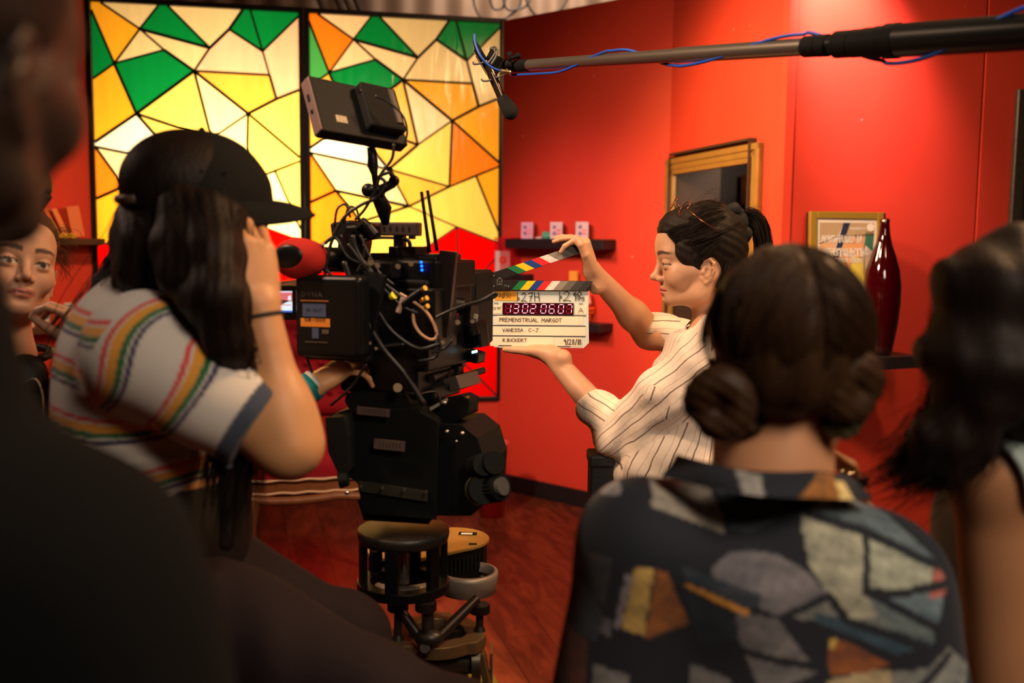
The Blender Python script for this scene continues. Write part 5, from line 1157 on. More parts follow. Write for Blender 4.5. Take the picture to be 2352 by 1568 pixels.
g6 = [[W6(2290, 600, 1.04), W6(2210, 660, 1.02), W6(2175, 780, 1.02), W6(2180, 900, 1.02), W6(2140, 990, 1.02), W6(2070, 1060, 1.04), W6(1975, 1108, 1.06)],
      [W6(2300, 600, 1.02), W6(2235, 680, 1.0), W6(2200, 800, .99), W6(2215, 900, .98), W6(2175, 990, .98), W6(2140, 1080, 1.0), W6(2060, 1120, 1.03)],
      [W6(2330, 590, 1.0), W6(2290, 700, .97), W6(2260, 820, .96), W6(2270, 920, .95), W6(2240, 1000, .96), W6(2180, 1080, .98), W6(2150, 1120, 1.0)],
      [W6(2380, 580, .99), W6(2350, 700, .96), W6(2330, 820, .95), W6(2325, 890, .96), W6(2300, 950, .98), W6(2280, 990, 1.0)],
      [W6(2440, 600, 1.0), W6(2420, 700, .96), W6(2410, 820, .95), W6(2420, 890, .96), W6(2415, 960, .98), W6(2410, 1000, 1.0)]]
H = SDF(T6, s6); H.ell((0, -.018, .045), (.086, .102, .086), k=0); H.ell((0, .10, -.03), (.08, .05, .10), k=.01, sub=True)
H2 = SDF()
for g_, rr in zip(g6, ((.024, .026, .024, .020, .012, .005, .002), (.03, .034, .032, .032, .026, .016, .006), (.036, .04, .038, .034, .022, .012, .004), (.04, .042, .04, .034, .018, .006), (.04, .04, .04, .034, .018, .006))): H2.chain([npv(p) for p in g_], rr, .025)
H2.disp = lambda P: .006*np.sin(48*P[:, 2]+20*P[:, 0]+3*vnoise(P, 12, 2))+.0015*np.sin(200*P[:, 0]+3*vnoise(P, 20, 4))
v1, f1 = H.mesh(.004); v2, f2 = H2.mesh(.004)
s1 = strands(g6, 1600, .014, .0006, 3, res=44, wave=.007, wfreq=24); s2 = strands(g6[:2], 500, .014, .0005, 4, res=44, wave=.010, wfreq=22)
V_, F_ = join([(v1, f1), (v2, f2), s1, s2]); mesh_obj('hair', V_, F_, hair_mat('black curly hair', (.003, .0025, .0025), (.014, .007, .005), .6), p6)

# ================================================================ DARK FIGURE CLOSE ON THE LEFT
h1 = at(-222, 130, .58); T1 = person_T(h1, (.25, .96, 0)); p1 = empty('person', (h1.x, h1.y, 0), 'person in black standing very close on the left, almost a silhouette', 'person')
B = SDF(); head_sdf(B, T1, 1.06); nb = A(-335, 900, .56); B.cone(npv(T1 @ Vector((0, -.02, -.05))), nb, .055, .062, .02)
a1, a2 = A(-700, 1270, .58), A(125, 1410, .56); B.cone(nb, nb+npv((0, 0, -.08)), .06, .085, .06); B.cone(a1, a2, .055, .055, .06)
e1_ = npv((a2[0]+.03, .60, a2[2]-.29)); w1_ = e1_+npv((-.03, .20, -.08)); B.cone(a2, e1_, .05, .042, .04); B.cone(e1_, w1_, .04, .027, .03); hand_sdf(B, w1_, (-.3, .9, -.2), (-.2, -.2, -.9), -1, 1.0)
e0_ = npv((a1[0]-.03, .58, a1[2]-.29)); w0_ = e0_+npv((.03, .08, -.23)); B.cone(a1, e0_, .05, .042, .04); B.cone(e0_, w0_, .04, .027, .03); hand_sdf(B, w0_, (.05, .1, -1), (.9, .2, 0), 1, 1.0)
tx = (a1[0]+a2[0])/2
B.ell(npv((tx, .58, 1.22)), (.17, .11, .2), k=.07); B.ell(npv((tx, .58, .98)), (.16, .12, .16), k=.07)
for s in (-1, 1): B.chain([npv((tx+s*.09, .58, .86)), npv((tx+s*.09, .57, .47)), npv((tx+s*.09, .56, .09))], (.09, .06, .04), .04); B.cone(npv((tx+s*.09, .53, .04)), npv((tx+s*.09, .70, .035)), .038, .032, .03)
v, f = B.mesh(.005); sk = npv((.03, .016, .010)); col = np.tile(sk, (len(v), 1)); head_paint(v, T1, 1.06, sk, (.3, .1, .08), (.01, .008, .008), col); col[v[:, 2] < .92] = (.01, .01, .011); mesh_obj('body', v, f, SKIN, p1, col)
C = SDF(); C.cone(a1, a2, .078, .080, .06); C.cone(npv(T1 @ Vector((0, -.025, -.10))), nb+npv((0, 0, -.02)), .066, .070, .03); C.cone(nb+npv((0, 0, -.005)), nb+npv((0, 0, -.08)), .072, .105, .05); C.ell(npv((tx, .58, 1.20)), (.20, .14, .23), k=.07); C.ell(npv((tx, .58, .98)), (.185, .15, .18), k=.07)
C.cone(a2, e1_, .078, .066, .04); C.cone(e1_, w1_*.8+e1_*.2, .062, .045, .03); C.cone(a1, e0_, .075, .064, .04); C.cone(e0_, w0_*.85+e0_*.15, .060, .045, .03); C.disp = lambda P: .004*np.sin(30*P[:, 2]+3*vnoise(P, 7, 2))
v, f = C.mesh(.006); mesh_obj('black_jumper', v, f, mat('black knit', (.0028, .003, .0032), .95, 0, .15, bump=.4, bscale=300), p1)
H = SDF(T1, 1.06); H.cone((-.01, -.03, .0), (-.045, -.02, -.25), .084, .052, .03); H.ell((0, -.018, .048), (.088, .105, .090), k=0); H.ell((0, .112, -.02), (.08, .05, .10), k=.01, sub=True); H.ell((0, -.06, -.04), (.075, .05, .08), k=.03); H.disp = lambda P: .003*vnoise(P, 60, 2)
v, f = H.mesh(.005); mesh_obj('hair', v, f, hair_mat('near black hair', (.006, .005, .005), (.02, .012, .009), .6), p1)

# ================================================================ PERSON WITH HEADPHONES BEHIND
f2_ = Vector((.66, -.74, .20)).normalized(); h2 = at(62, 600, 1.92)-f2_*.092; T2 = person_T(h2, f2_, (.24, 0, 1)); s2_ = 1.0
p2 = empty('person', (h2.x-.03, h2.y, 0), 'person at far left with headphones round the neck and a hand near the chin', 'person')
B = SDF(); head_sdf(B, T2, s2_, smile=1.2, lids=.7)
nb = npv(h2)+npv((-.05, .03, -.20)); B.cone(npv(T2 @ Vector((0, -.02, -.05))), nb, .047, .052, .02); B.cone(nb, nb+npv((0, .0, -.06)), .065, .09, .05)
a_, b_2 = nb+npv((-.17, .02, -.09)), nb+npv((.15, .0, -.09)); B.cone(a_, b_2, .052, .052, .05); B.ell(nb+npv((0, .02, -.24)), (.15, .10, .17), k=.06); B.ell(nb+npv((0, .02, -.45)), (.13, .10, .16), k=.06); B.ell(nb+npv((0, .02, -.62)), (.15, .12, .12), k=.06)
eh = nb+npv((.22, -.10, -.32)); wh = A(198, 806, 1.86); B.cone(b_2, eh, .046, .038, .03); B.cone(eh, wh, .038, .024, .03)
hand_sdf(B, wh, (-.30, -.05, .95), (-.95, .10, -.1), 1, .86, (52, 56, 60, 64), (38, 38, 38, 38), spread=(6, 1, -3, -6), thumb=(4, 34, 20), wr=.022)
el2 = a_+npv((-.05, 0, -.28)); wr2 = el2+npv((.04, -.1, -.2)); B.cone(a_, el2, .045, .038, .03); B.cone(el2, wr2, .036, .024, .03); hand_sdf(B, wr2, (.05, -.1, -1), (.9, 0, 0), -1, .9)
bz = nb[2]
for s in (-1, 1): B.chain([nb+npv((s*.085, .02, -.66)), npv((nb[0]+s*.085, nb[1]+.02, .47)), npv((nb[0]+s*.085, nb[1]+.02, .09))], (.085, .055, .038), .04); B.cone(npv((nb[0]+s*.085, nb[1]+.04, .04)), npv((nb[0]+s*.085, nb[1]-.12, .035)), .036, .03, .03)
v, f = B.mesh(.0028); sk = npv((.54, .30, .19)); col = np.tile(sk, (len(v), 1))*(1+.04*vnoise(v, 60, 3))[:, None]; head_paint(v, T2, s2_, sk, (.36, .11, .085), (.03, .018, .012), col); col[v[:, 2] < bz-.60] = (.012, .012, .016); mesh_obj('body', v, f, SKIN, p2, col)
C = SDF(); C.cone(a_, b_2, .07, .07, .05); C.ell(nb+npv((0, .02, -.24)), (.17, .125, .19), k=.06); C.ell(nb+npv((0, .02, -.48)), (.155, .13, .18), k=.06); C.cone(b_2, eh, .066, .056, .03); C.cone(eh, wh*.35+eh*.65, .054, .048, .03); C.cone(a_, el2, .064, .055, .03); C.cone(el2, wr2*.8+el2*.2, .052, .044, .03)
C.cone(npv(T2 @ Vector((0, -.02, -.05))), nb, .058, .064, .004, sub=True); C.disp = lambda P: .004*np.sin(45*P[:, 2]+20*P[:, 0]+3*vnoise(P, 11, 2)); v, f = C.mesh(.0045); mesh_obj('jacket', v, f, mat('black leather', (.010, .010, .011), .35, bump=.3, bscale=120), p2)
H = SDF(T2, s2_); H.ell((0, -.018, .047), (.081, .100, .088), k=0); H.ell((0, .020, .074), (.060, .062, .050), k=.02); H.ell((0, .125, -.035), (.078, .060, .088), k=.01, sub=True); H.cone((.02, -.04, .09), (-.02, -.05, .20), .05, .028, .05); H.ell((-.035, -.05, .19), (.035, .03, .05), k=.03); H.disp = lambda P: .002*np.sin(180*P[:, 0]+3*vnoise(P, 20, 3))
v1, f1 = H.mesh(.004); L2_ = lambda *p: T2 @ Vector(p)
s1 = strands([[L2_(.062, .05, .03), L2_(.085, .03, .02), L2_(.10, .02, -.02)], [L2_(.05, .06, .07), L2_(.078, .04, .10), L2_(.11, .03, .06)], [L2_(-.06, .05, .03), L2_(-.085, .03, .02), L2_(-.10, .02, -.02)], [L2_(-.05, .06, .07), L2_(-.078, .04, .10), L2_(-.11, .03, .08)]], 260, .006, .0004, 3, wave=.004, wfreq=14)
V_, F_ = join([(v1, f1), s1]); mesh_obj('hair', V_, F_, hair_mat('light brown hair', (.03, .015, .008), (.12, .06, .025), .5), p2)
pin = MB(); pin.cyl(at(64, 516, 2.0), at(112, 450, 1.98), .0085, .0075, seg=10); pin.cyl(at(88, 470, 2.03), at(113, 436, 2.02), .006, seg=10); pin.build('hair_stick', mat('black lacquer', (.01, .01, .01), .3), p2)
nr = MB(); nr.ball(L2_(-.0105, .1010, -.037), .0018, seg=8, rings=6); nr.build('nose_stud', mat('silver stud', (.8, .75, .7), .2, 1), p2)
hpn = empty('headphones', Vector(nb)+Vector((0, 0, .02)), 'black over-ear headphones hanging round the neck of the person at far left', 'headphones')
m_ = MB(); c = Vector(nb)+Vector((0, .0, .02)); m_.tube([c+Vector((.082*math.cos(t), .03+.082*math.sin(t), .01*math.sin(t))) for t in np.linspace(-.25, math.pi+.25, 22)], .009, 8); m_.build('headband', mat('matte black plastic', (.012, .012, .013), .5), hpn)
for s in (-1, 1):
    m_ = MB(); q = c+Vector((s*.072, -.045, -.03)); d_ = Vector((s*.35, -.75, .25)).normalized(); m_.lathe([(0, -.028), (.036, -.026), (.043, -.012), (.043, .004), (.034, .012), (.012, .014), (0, .014)], q, d_, 24); m_.build('ear_cup', mat('matte black plastic', (.012, .012, .013), .5), hpn)
m_ = MB(); m_.tube(spline([c+Vector((.07, -.07, -.05)), at(80, 870, 1.82), at(97, 905, 1.80), at(100, 960, 1.80)]), .0016, 6); m_.build('cable', mat('grey cable', (.25, .2, .15), .5), hpn)
# ================================================================ FILM CAMERA
MBK = mat('matte black metal', (.0035, .0035, .004), .38, 0, .22); SBK = mat('satin black plastic', (.0045, .0045, .005), .35, 0, .25); RUB = mat('black rubber', (.004, .004, .004), .75, 0, .2)
GUN = mat('dark brown anodised metal', (.020, .013, .012), .38, .4); BRS = mat('brass connector', (.85, .55, .12), .25, .9); STL = mat('steel', (.5, .48, .45), .25, .95); TAN = mat('tan cable', (.48, .27, .15), .5)
LBL = mat('brown grey label', (.065, .042, .033), .6); LBLK = mat('label print', (.02, .017, .015), .6)
rig = empty('cinema_camera', at(880, 1000, 2.05), 'black film camera rig bristling with cables, battery and a monitor on top', 'camera')
def qbox(mb, c, sz, yaw=0, pitch=0, roll=0, mi=0):
    rt = (Matrix.Rotation(R(yaw), 3, 'Z') @ Matrix.Rotation(R(pitch), 3, 'X') @ Matrix.Rotation(R(roll), 3, 'Y')); mb.box(c, sz, mi, rot=rt); return rt
def prect(name, x0, y0, x1, y1, Y, dep, m, par, yaw=0, pitch=0, roll=0, bev=.003, seg=2):
    """box whose front face covers roughly x0..x1,y0..y1 as seen, at distance Y"""
    c = at((x0+x1)/2, (y0+y1)/2, Y); k = px_size(Y); mb = MB()
    rt = (Matrix.Rotation(R(yaw), 3, 'Z') @ Matrix.Rotation(R(pitch), 3, 'X') @ Matrix.Rotation(R(roll), 3, 'Y'))
    w = (x1-x0)*k/max(.3, math.cos(R(yaw))); h = (y1-y0)*k
    mb.box(Vector(c)+rt @ Vector((0, dep/2, 0)), (w, dep, h), rot=rt); return mb.build(name, m, par, bev, seg), c, rt, w, h
YAW = -24
# battery on the back
bat, bc, brt, bw, bh = prect('battery', 672, 632, 832, 824, 1.88, .055, SBK, rig, YAW*.5, bev=.012, seg=4)
def onface(c, rt, w, h, u0, v0, u1, v1, m, par, name, out=.0008, th=.001):
    mb = MB(); p = Vector(c)+rt @ Vector(((u0+u1-1)/2*w, -out, (.5-(v0+v1)/2)*h)); mb.box(p, ((u1-u0)*w, th, (v1-v0)*h), rot=rt); return mb.build(name, m, par)
BL = mat('blue grey label', (.06, .085, .16), .5); OR = mat('orange label', (.75, .25, .03), .5); GRY = mat('grey print on black', (.10, .08, .06), .6)
onface(bc, brt, bw, bh, .10, .30, .52, .315, mat('orange line', (.4, .14, .04), .5), bat, 'stripe'); onface(bc, brt, bw, bh, .13, .345, .48, .50, BL, bat, 'label'); onface(bc, brt, bw, bh, .10, .52, .54, .62, OR, bat, 'label')
onface(bc, brt, bw, bh, .27, .635, .37, .76, BL, bat, 'label'); onface(bc, brt, bw, bh, .16, .80, .50, .81, GRY, bat, 'stripe'); onface(bc, brt, bw, bh, .42, .65, .52, .70, GRY, bat, 'label')
tx = MB(Matrix.Translation(Vector(bc)) @ brt.to_4x4()); write(tx, 'DYNA', -.38*bw, .24*bh, .009, -.0014, .0012, sp=.35, fit=.34*bw*.9); tx.build('lettering', GRY, bat)
tx = MB(Matrix.Translation(Vector(bc)) @ brt.to_4x4()); write(tx, 'DB-130S', -.33*bw, -.055*bh, .006, -.0018, .0012, sp=.35, fit=.30*bw); write(tx, 'IN OUT', -.31*bw, .06*bh, .006, -.0018, .001, sp=.35, fit=.24*bw); tx.build('lettering', LBLK, bat)
prect('battery_plate', 700, 650, 860, 830, 1.945, .03, MBK, rig, YAW*.7, bev=.004)
# body
prect('camera_body', 775, 640, 985, 850, 1.99, .20, MBK, rig, YAW, bev=.008, seg=3); prect('side_module', 850, 660, 1000, 800, 1.97, .10, SBK, rig, YAW, bev=.005); prect('body_top', 790, 596, 1005, 662, 2.00, .18, MBK, rig, YAW, bev=.006)
prect('top_plate', 845, 582, 1010, 602, 2.02, .10, GUN, rig, YAW, bev=.002); prect('top_plate', 800, 600, 900, 640, 1.97, .08, SBK, rig, YAW, bev=.004); prect('cheese_plate', 890, 566, 955, 590, 2.02, .06, MBK, rig, YAW, bev=.002)
prect('shoulder_block', 770, 780, 960, 908, 1.99, .16, MBK, rig, YAW, bev=.01)
# top handle with diamond holes
hd, hc, hrt, hw, hh = prect('top_handle', 832, 510, 962, 541, 2.04, .032, mat('brown anodised handle', (.050, .030, .028), .45, .2), rig, -8, bev=.003)
for i in range(5):
    mb = MB(); p = Vector(hc)+hrt @ Vector(((882+i*14.6-897)*px_size(2.04), -.0006, 0)); k = px_size(2.04)
    mb.prism([(-3.4*k, 0), (0, -8*k), (3.4*k, 0), (0, 8*k)], .001, M=Matrix.Translation(p) @ hrt.to_4x4()); mb.build('slot', RUB, hd)
prect('handle_post', 903, 538, 926, 575, 2.045, .03, MBK, rig, -8, bev=.002); prect('handle_lug', 938, 540, 950, 549, 2.03, .02, MBK, rig, -8, bev=.001)
m_ = MB(); m_.tube(spline([at(925, 548, 2.03), at(940, 556, 2.03), at(942, 585, 2.03)]), .004, 8); m_.tube(spline([at(835, 552, 2.0), at(870, 546, 2.0), at(905, 546, 2.02)]), .003, 8); m_.build('handle_bracket', MBK, rig)
# viewfinder cluster at left of the handle
prect('viewfinder_motor', 757, 508, 812, 548, 2.02, .06, RUB, rig, -12, 0, -8, bev=.006); prect('viewfinder_arm', 790, 515, 862, 550, 2.00, .04, MBK, rig, -12, 0, -4, bev=.006); prect('viewfinder_block', 772, 540, 835, 592, 2.01, .06, SBK, rig, -10, 0, 10, bev=.008)
m_ = MB(); m_.cyl(at(800, 535, 1.98), at(806, 590, 1.98), .012, seg=16); m_.cyl(at(826, 512, 1.98), at(850, 530, 1.99), .014, seg=14); m_.cyl(at(845, 522, 1.97), at(860, 540, 1.97), .012, seg=12); m_.build('viewfinder_joint', MBK, rig)
# red eyecup
ec = at(680, 594, 1.90); Me = Matrix.Translation(ec) @ Matrix.Rotation(R(-10), 4, 'Z'); E_ = SDF(Me); E_.ell((0, .012, 0), (.049, .046, .040), k=0); E_.ell((.004, .05, .0), (.040, .03, .034), k=.02); E_.ell((-.004, -.044, .004), (.028, .030, .022), k=.006, sub=True)
v, f = E_.mesh(.0025); mesh_obj('eyecup_cover', v, f, mat('red chamois', (.34, .016, .012), .85, 0, .2, bump=.3, bscale=500), rig)
m_ = MB(Me); m_.ball((-.004, -.026, .004), (.029, .006, .023), seg=24); m_.cyl((.01, .05, 0), (.06, .14, .0), .022, seg=20); m_.build('eyepiece', mat('black glass lens', (.003, .003, .003), .35, 0, .3), rig)
prect('viewfinder_tube', 730, 585, 800, 625, 2.0, .05, MBK, rig, -14, bev=.008)
# flip-out screen showing the shot
fs, fc, frt, fw, fh = prect('side_screen', 612, 655, 690, 735, 1.96, .014, SBK, rig, 6, bev=.003)
def emis(name, c, s):
    m = mat(name, tuple(x*.3 for x in c), .3, emit=c, estr=s); return m
sc = [emis('screen lilac', (.75, .62, .80), .95), emis('screen yellow', (.85, .85, .62), 1.0), emis('screen red', (.75, .16, .17), .9), emis('screen dark', (.10, .03, .05), .6), emis('screen white', (.72, .85, .95), 1.0), emis('screen blue', (.03, .12, .5), 1.0)]
mb = MB(Matrix.Translation(Vector(fc)) @ frt.to_4x4()); k = px_size(1.96)
def sq(x0, y0, x1, y1, mi, o=-.0006, pts=None):
    P_ = pts or [(x0, y1), (x1, y1), (x1, y0), (x0, y0)]; mb.add([((x-651)*k, o, (695-y)*k) for x, y in P_], [tuple(range(len(P_)))], mi)
sq(622, 668, 671, 717, 2); sq(622, 668, 671, 672, 0, -.0008); sq(622, 671, 635, 692, 1, -.0008); sq(0, 0, 0, 0, 4, -.0009, [(640, 713), (671, 713), (671, 692), (656, 691), (640, 697)]); sq(0, 0, 0, 0, 3, -.0010, [(633, 700), (645, 688), (668, 690), (655, 695), (640, 704)]); sq(0, 0, 0, 0, 4, -.0010, [(662, 680), (668, 678), (669, 689), (661, 689)]); sq(648, 699, 668, 701, 2, -.0011); sq(0, 0, 0, 0, 3, -.0009, [(628, 712), (640, 712), (638, 698), (630, 700)]); sq(622, 713, 671, 717, 5, -.0011)
mb.build('display', sc, fs)
# wireless transmitter with antennas
wt, wc, wrt, ww, wh = prect('transmitter', 998, 576, 1038, 775, 1.98, .022, GUN, rig, -8, 0, 6, bev=.002); prect('transmitter_side', 960, 590, 1002, 640, 1.99, .06, SBK, rig, -8, 0, 3, bev=.003)
bl_ = mat('blue led', (.0, .02, .3), .3, emit=(.0, .06, 1), estr=9)
for y in (602, 611, 620): mb = MB(); mb.ball(at(967.5+(y-602)*.10, y, 1.962), .0026, seg=10, rings=8); mb.build('status_light', bl_, wt)
for x0, y0, x1, y1 in ((987, 580, 968, 440), (1004, 577, 982, 437)): mb = MB(); mb.tube([at(x0, y0, 2.0), at((x0*.65+x1*.35), (y0*.65+y1*.35), 2.0), at(x1, y1, 2.0)], [.0042, .0036, .0034], 10); mb.build('antenna', RUB, wt)
# matte box (four flags round an opening) and lens
mx0, my0, mx1, my1, Ym = 1022, 622, 1106, 785, 2.28; k = px_size(Ym); c = at((mx0+mx1)/2, (my0+my1)/2, Ym); rt = Matrix.Rotation(R(-26), 4, 'Z'); mb = MB(Matrix.Translation(c) @ rt)
w, h, d = .105, (my1-my0)*k, .085
for cx, cz, sx_, sz_ in ((0, h/2, w, .008), (0, -h/2, w, .008), (-w/2, 0, .008, h), (w/2, 0, .008, h)): mb.box((cx, 0, cz), (sx_, d, sz_))
mb.box((0, -d/2, 0), (w, .012, h)); mb.build('matte_box', mat('matte box black', (.005, .0055, .006), .5, 0, .3), rig, .006, 3)
prect('yellow_mark', 1047, 648, 1059, 698, 2.13, .002, mat('ochre tape', (.55, .27, .03), .6), rig, -26, bev=0)
m_ = MB(); lc = at(1075, 705, 2.27); l0 = at(930, 735, 2.07); dl = (Vector(lc)-Vector(l0)).normalized()
for a, b, r in ((0, .06, .042), (.06, .085, .050), (.085, .12, .046), (.12, .17, .052), (.17, .21, .050)): m_.cyl(Vector(l0)+dl*a, Vector(l0)+dl*b, r, seg=36)
for i in range(44):
    t = 2*math.pi*i/44; u = dl.cross(Vector((0, 0, 1))).normalized(); q = u.cross(dl); p = Vector(l0)+dl*.103+(u*math.cos(t)+q*math.sin(t))*.047; m_.tube([p-dl*.014, p+dl*.014], .0016, 4, smooth=False)
m_.build('lens', MBK, rig)
m_ = MB(); m_.tube(spline([at(1028, 654, 2.12), at(1036, 668, 2.12), at(1043, 690, 2.12)]), .0016, 6); m_.build('scale_mark', mat('pale engraving', (.45, .42, .33), .5), rig)
# focus motor cluster
rnd = random.Random(8)
for x0, y0, x1, y1, Y, m in ((1005, 712, 1042, 745, 2.08, MBK), (1040, 695, 1078, 760, 2.10, SBK), (1062, 738, 1102, 800, 2.10, MBK), (1000, 748, 1040, 780, 2.10, SBK), (1030, 770, 1070, 806, 2.12, MBK), (985, 780, 1030, 800, 2.14, MBK), (1015, 800, 1098, 826, 2.12, SBK), (1012, 815, 1040, 860, 2.12, MBK)): prect('focus_motor', x0, y0, x1, y1, Y, .04, m, rig, rnd.uniform(-30, -10), 0, rnd.uniform(-16, 16), bev=.004)
m_ = MB(); m_.cyl(at(1030, 700, 2.06), at(1062, 704, 2.07), .018, seg=20); m_.cyl(at(1078, 742, 2.06), at(1086, 770, 2.06), .016, seg=18); m_.cyl(at(1084, 735, 2.06), at(1092, 742, 2.06), .010, seg=14); m_.cyl(at(1000, 760, 2.05), at(1016, 762, 2.05), .014, seg=14); m_.build('gear', MBK, rig)
prect('pink_tape', 1032, 716, 1054, 728, 2.06, .002, mat('pink tape', (.75, .02, .12), .5), rig, -20, 0, -38, bev=0); prect('pink_tape', 1036, 730, 1050, 735, 2.06, .002, MATS['pink tape'], rig, -20, 0, -38, bev=0)
prect('grey_cap', 1004, 720, 1022, 738, 2.04, .02, mat('grey brown plastic', (.12, .09, .075), .5), rig, -20, bev=.003); prect('marker_tab', 1088, 722, 1096, 732, 2.05, .004, mat('pale tab', (.5, .45, .35), .5), rig, -20, 0, 15, bev=0)
m_ = MB(); m_.tube([at(1084, 809, 2.085), at(1096, 806, 2.085)], .0022, 8); m_.build('status_light', mat('cyan led', (.1, .3, .4), .3, emit=(.35, .85, 1), estr=6), rig)
m_ = MB(); m_.ball(at(830, 743, 1.90), .0027, seg=10, rings=8); m_.build('status_light', mat('green led', (.0, .3, .02), .3, emit=(.0, 1, .08), estr=2.5), rig)
# rods, plates below
m_ = MB()
for a, b, r in (((930, 905, 1.98), (1110, 850, 2.2), .0075), ((905, 880, 1.98), (1060, 858, 2.2), .0075), ((990, 870, 2.0), (1060, 836, 2.18), .009)): m_.cyl(at(*a), at(*b), r, seg=14)
m_.build('rod', GUN, rig); prect('rod_bracket', 1000, 845, 1032, 895, 2.08, .03, MBK, rig, -25, bev=.004); prect('rod_bracket', 1034, 838, 1052, 866, 2.10, .03, MBK, rig, -25, bev=.004)
dvp, dc, drt, dw, dh = prect('dovetail_plate', 985, 872, 1056, 904, 2.06, .10, mat('worn grey metal', (.14, .11, .10), .4, .6), rig, -24, 0, -20, bev=.002)
prect('dovetail_plate', 850, 885, 1000, 915, 2.02, .12, MBK, rig, -24, bev=.004)
# connectors and cables
for a, b, col in (((925, 700), (948, 682), MBK), ((948, 682), (968, 668), MBK)): m_ = MB(); m_.cyl(at(*a, 1.93), at(*b, 1.93), .008, seg=14); m_.build('plug', col, rig)
for x, y, r in ((974, 663, .0055), (978, 686, .005), (969, 689, .004), (980, 704, .005), (903, 679, .008)): m_ = MB(); m_.cyl(at(x-3, y+2, 1.93), at(x+3, y-2, 1.925), r, seg=12); m_.build('connector_cap', BRS if x != 903 else mat('yellow plastic', (.75, .68, .02), .5), rig)
def cable(pts, r, m, name='cable', Y=1.93, par=None, n=8):
    mb = MB(); mb.tube(spline([at(p[0], p[1], p[2] if len(p) > 2 else Y) for p in pts], n), r, 8); return mb.build(name, m, par or rig)
cable([(918, 674), (945, 690), (975, 712), (995, 740), (1003, 765), (1000, 777), (986, 779), (965, 765), (952, 742), (948, 710)], .0032, TAN)
cable([(926, 683), (920, 700), (914, 718)], .0060, mat('pinkish plug boot', (.38, .25, .20), .5))
BC = MATS['black rubber cable']
for pts, r in (([(745, 640), (760, 560), (790, 500), (830, 470), (862, 455), (884, 420), (872, 405), (895, 395)], .0035), ([(905, 330), (900, 365), (875, 400), (860, 440), (838, 480), (815, 505)], .0030), ([(862, 220), (893, 235), (925, 265), (935, 300), (930, 330)], .0022), ([(800, 560), (830, 600), (870, 650), (920, 700), (960, 720)], .0045),
               ([(810, 540), (822, 580), (850, 620), (900, 665), (935, 690)], .0045), ([(768, 520), (775, 480), (795, 470), (805, 500)], .0025), ([(790, 515), (800, 478), (818, 480), (826, 510)], .0025), ([(835, 560), (850, 590), (870, 625), (905, 655)], .003), ([(828, 540), (838, 570), (832, 600), (820, 625)], .003),
               ([(790, 600), (812, 660), (840, 730), (880, 800), (930, 860), (975, 930)], .006), ([(742, 560), (735, 600), (750, 620), (770, 640)], .003), ([(1000, 730), (1030, 715), (1070, 700), (1105, 690), (1128, 678), (1140, 672), (1137, 681), (1118, 686), (1090, 696)], .0032),
               ([(1000, 760), (1010, 790), (1000, 820), (960, 830)], .003), ([(1040, 780), (1020, 800), (990, 810)], .003), ([(860, 700), (900, 760), (960, 800), (1010, 790)], .0045), ([(840, 830), (870, 800), (930, 790)], .004), ([(705, 720), (700, 800), (720, 880), (690, 930), (640, 965)], .0028), ([(745, 560), (770, 545), (800, 590), (845, 610)], .003)): cable(pts, r, BC)
cable([(842, 836, 1.90), (825, 862, 1.9), (812, 882, 1.9), (790, 905, 1.9), (760, 930, 1.92)], .0028, GUN); cable([(1015, 930, 1.95), (1000, 900, 1.95), (960, 905, 1.93), (930, 900, 1.93)], .0022, GUN)
m_ = MB()
prect('strap_panel', 800, 620, 870, 800, 1.93, .012, mat('dark nylon', (.004, .004, .0045), .9, 0, .2), rig, -20, 0, 14, bev=.004)
for x, y, r in ((834, 757, .006), (838, 765, .004), (834, 792, .007), (840, 800, .005), (862, 800, .003), (848, 788, .003), (866, 610, .005), (850, 603, .006), (913, 612, .005), (943, 606, .005), (818, 733, .0025), (825, 733, .0025), (912, 890, .009), (1016, 786, .004), (1050, 740, .005), (1084, 738, .004)):
    mb = MB(); mb.cyl(at(x, y, 1.925), at(x+1.5, y, 1.915), r, seg=12); mb.build('screw', mat('dull brass screw', (.32, .24, .14), .3, .8), rig)
# monitor on an articulated arm
Pm = [at(709, 196, 1.90), at(905, 345, 2.02)]
mc = at(818, 264, 1.96); xm = Vector((172, 166, -15)).normalized(); zm_ = Vector((-42, 55, 128)).normalized(); ym = zm_.cross(xm).normalized(); mrt = Matrix((xm, ym, xm.cross(ym))).transposed()
mn = MB(); mn.box(mc, (.200, .028, .122), rot=mrt); mon = mn.build('monitor', mat('monitor shell', (.004, .004, .004), .6, 0, .2), rig, .004, 3)
mb = MB(); mb.box(Vector(mc)+mrt @ Vector((.042, -.026, .004)), (.085, .024, .100), rot=mrt); mb.build('battery', RUB, mon, .005)
mb = MB(); mb.box(Vector(mc)+mrt @ Vector((.070, -.039, .008)), (.014, .004, .08), rot=mrt); mb.build('battery_latch', GUN, mon, .002)
mb = MB(); mb.box(Vector(mc)+mrt @ Vector((-.1005, 0, 0)), (.003, .026, .116), rot=mrt); mb.build('side_panel', mat('grey brown side', (.16, .10, .095), .5), mon, .001)
for z in (-.012, .018): mb = MB(); mb.box(Vector(mc)+mrt @ Vector((-.1025, .0, z)), (.002, .006, .014 if z > 0 else .007), rot=mrt); mb.build('port', RUB, mon)
mb = MB(); mb.box(Vector(mc)+mrt @ Vector((-.050, -.0145, -.028)), (.024, .001, .015), rot=mrt); mb.build('label', mat('cream label', (.50, .40, .26), .6), mon)
tx = MB(Matrix.Translation(Vector(mc)+mrt @ Vector((-.060, -.0152, -.026))) @ mrt.to_4x4()); write(tx, 'IIII', 0, 0, .004, -.0003, .001, fit=.018); write(tx, 'IIII', 0, -.007, .004, -.0003, .001, fit=.018); tx.build('print', LBLK, mon)
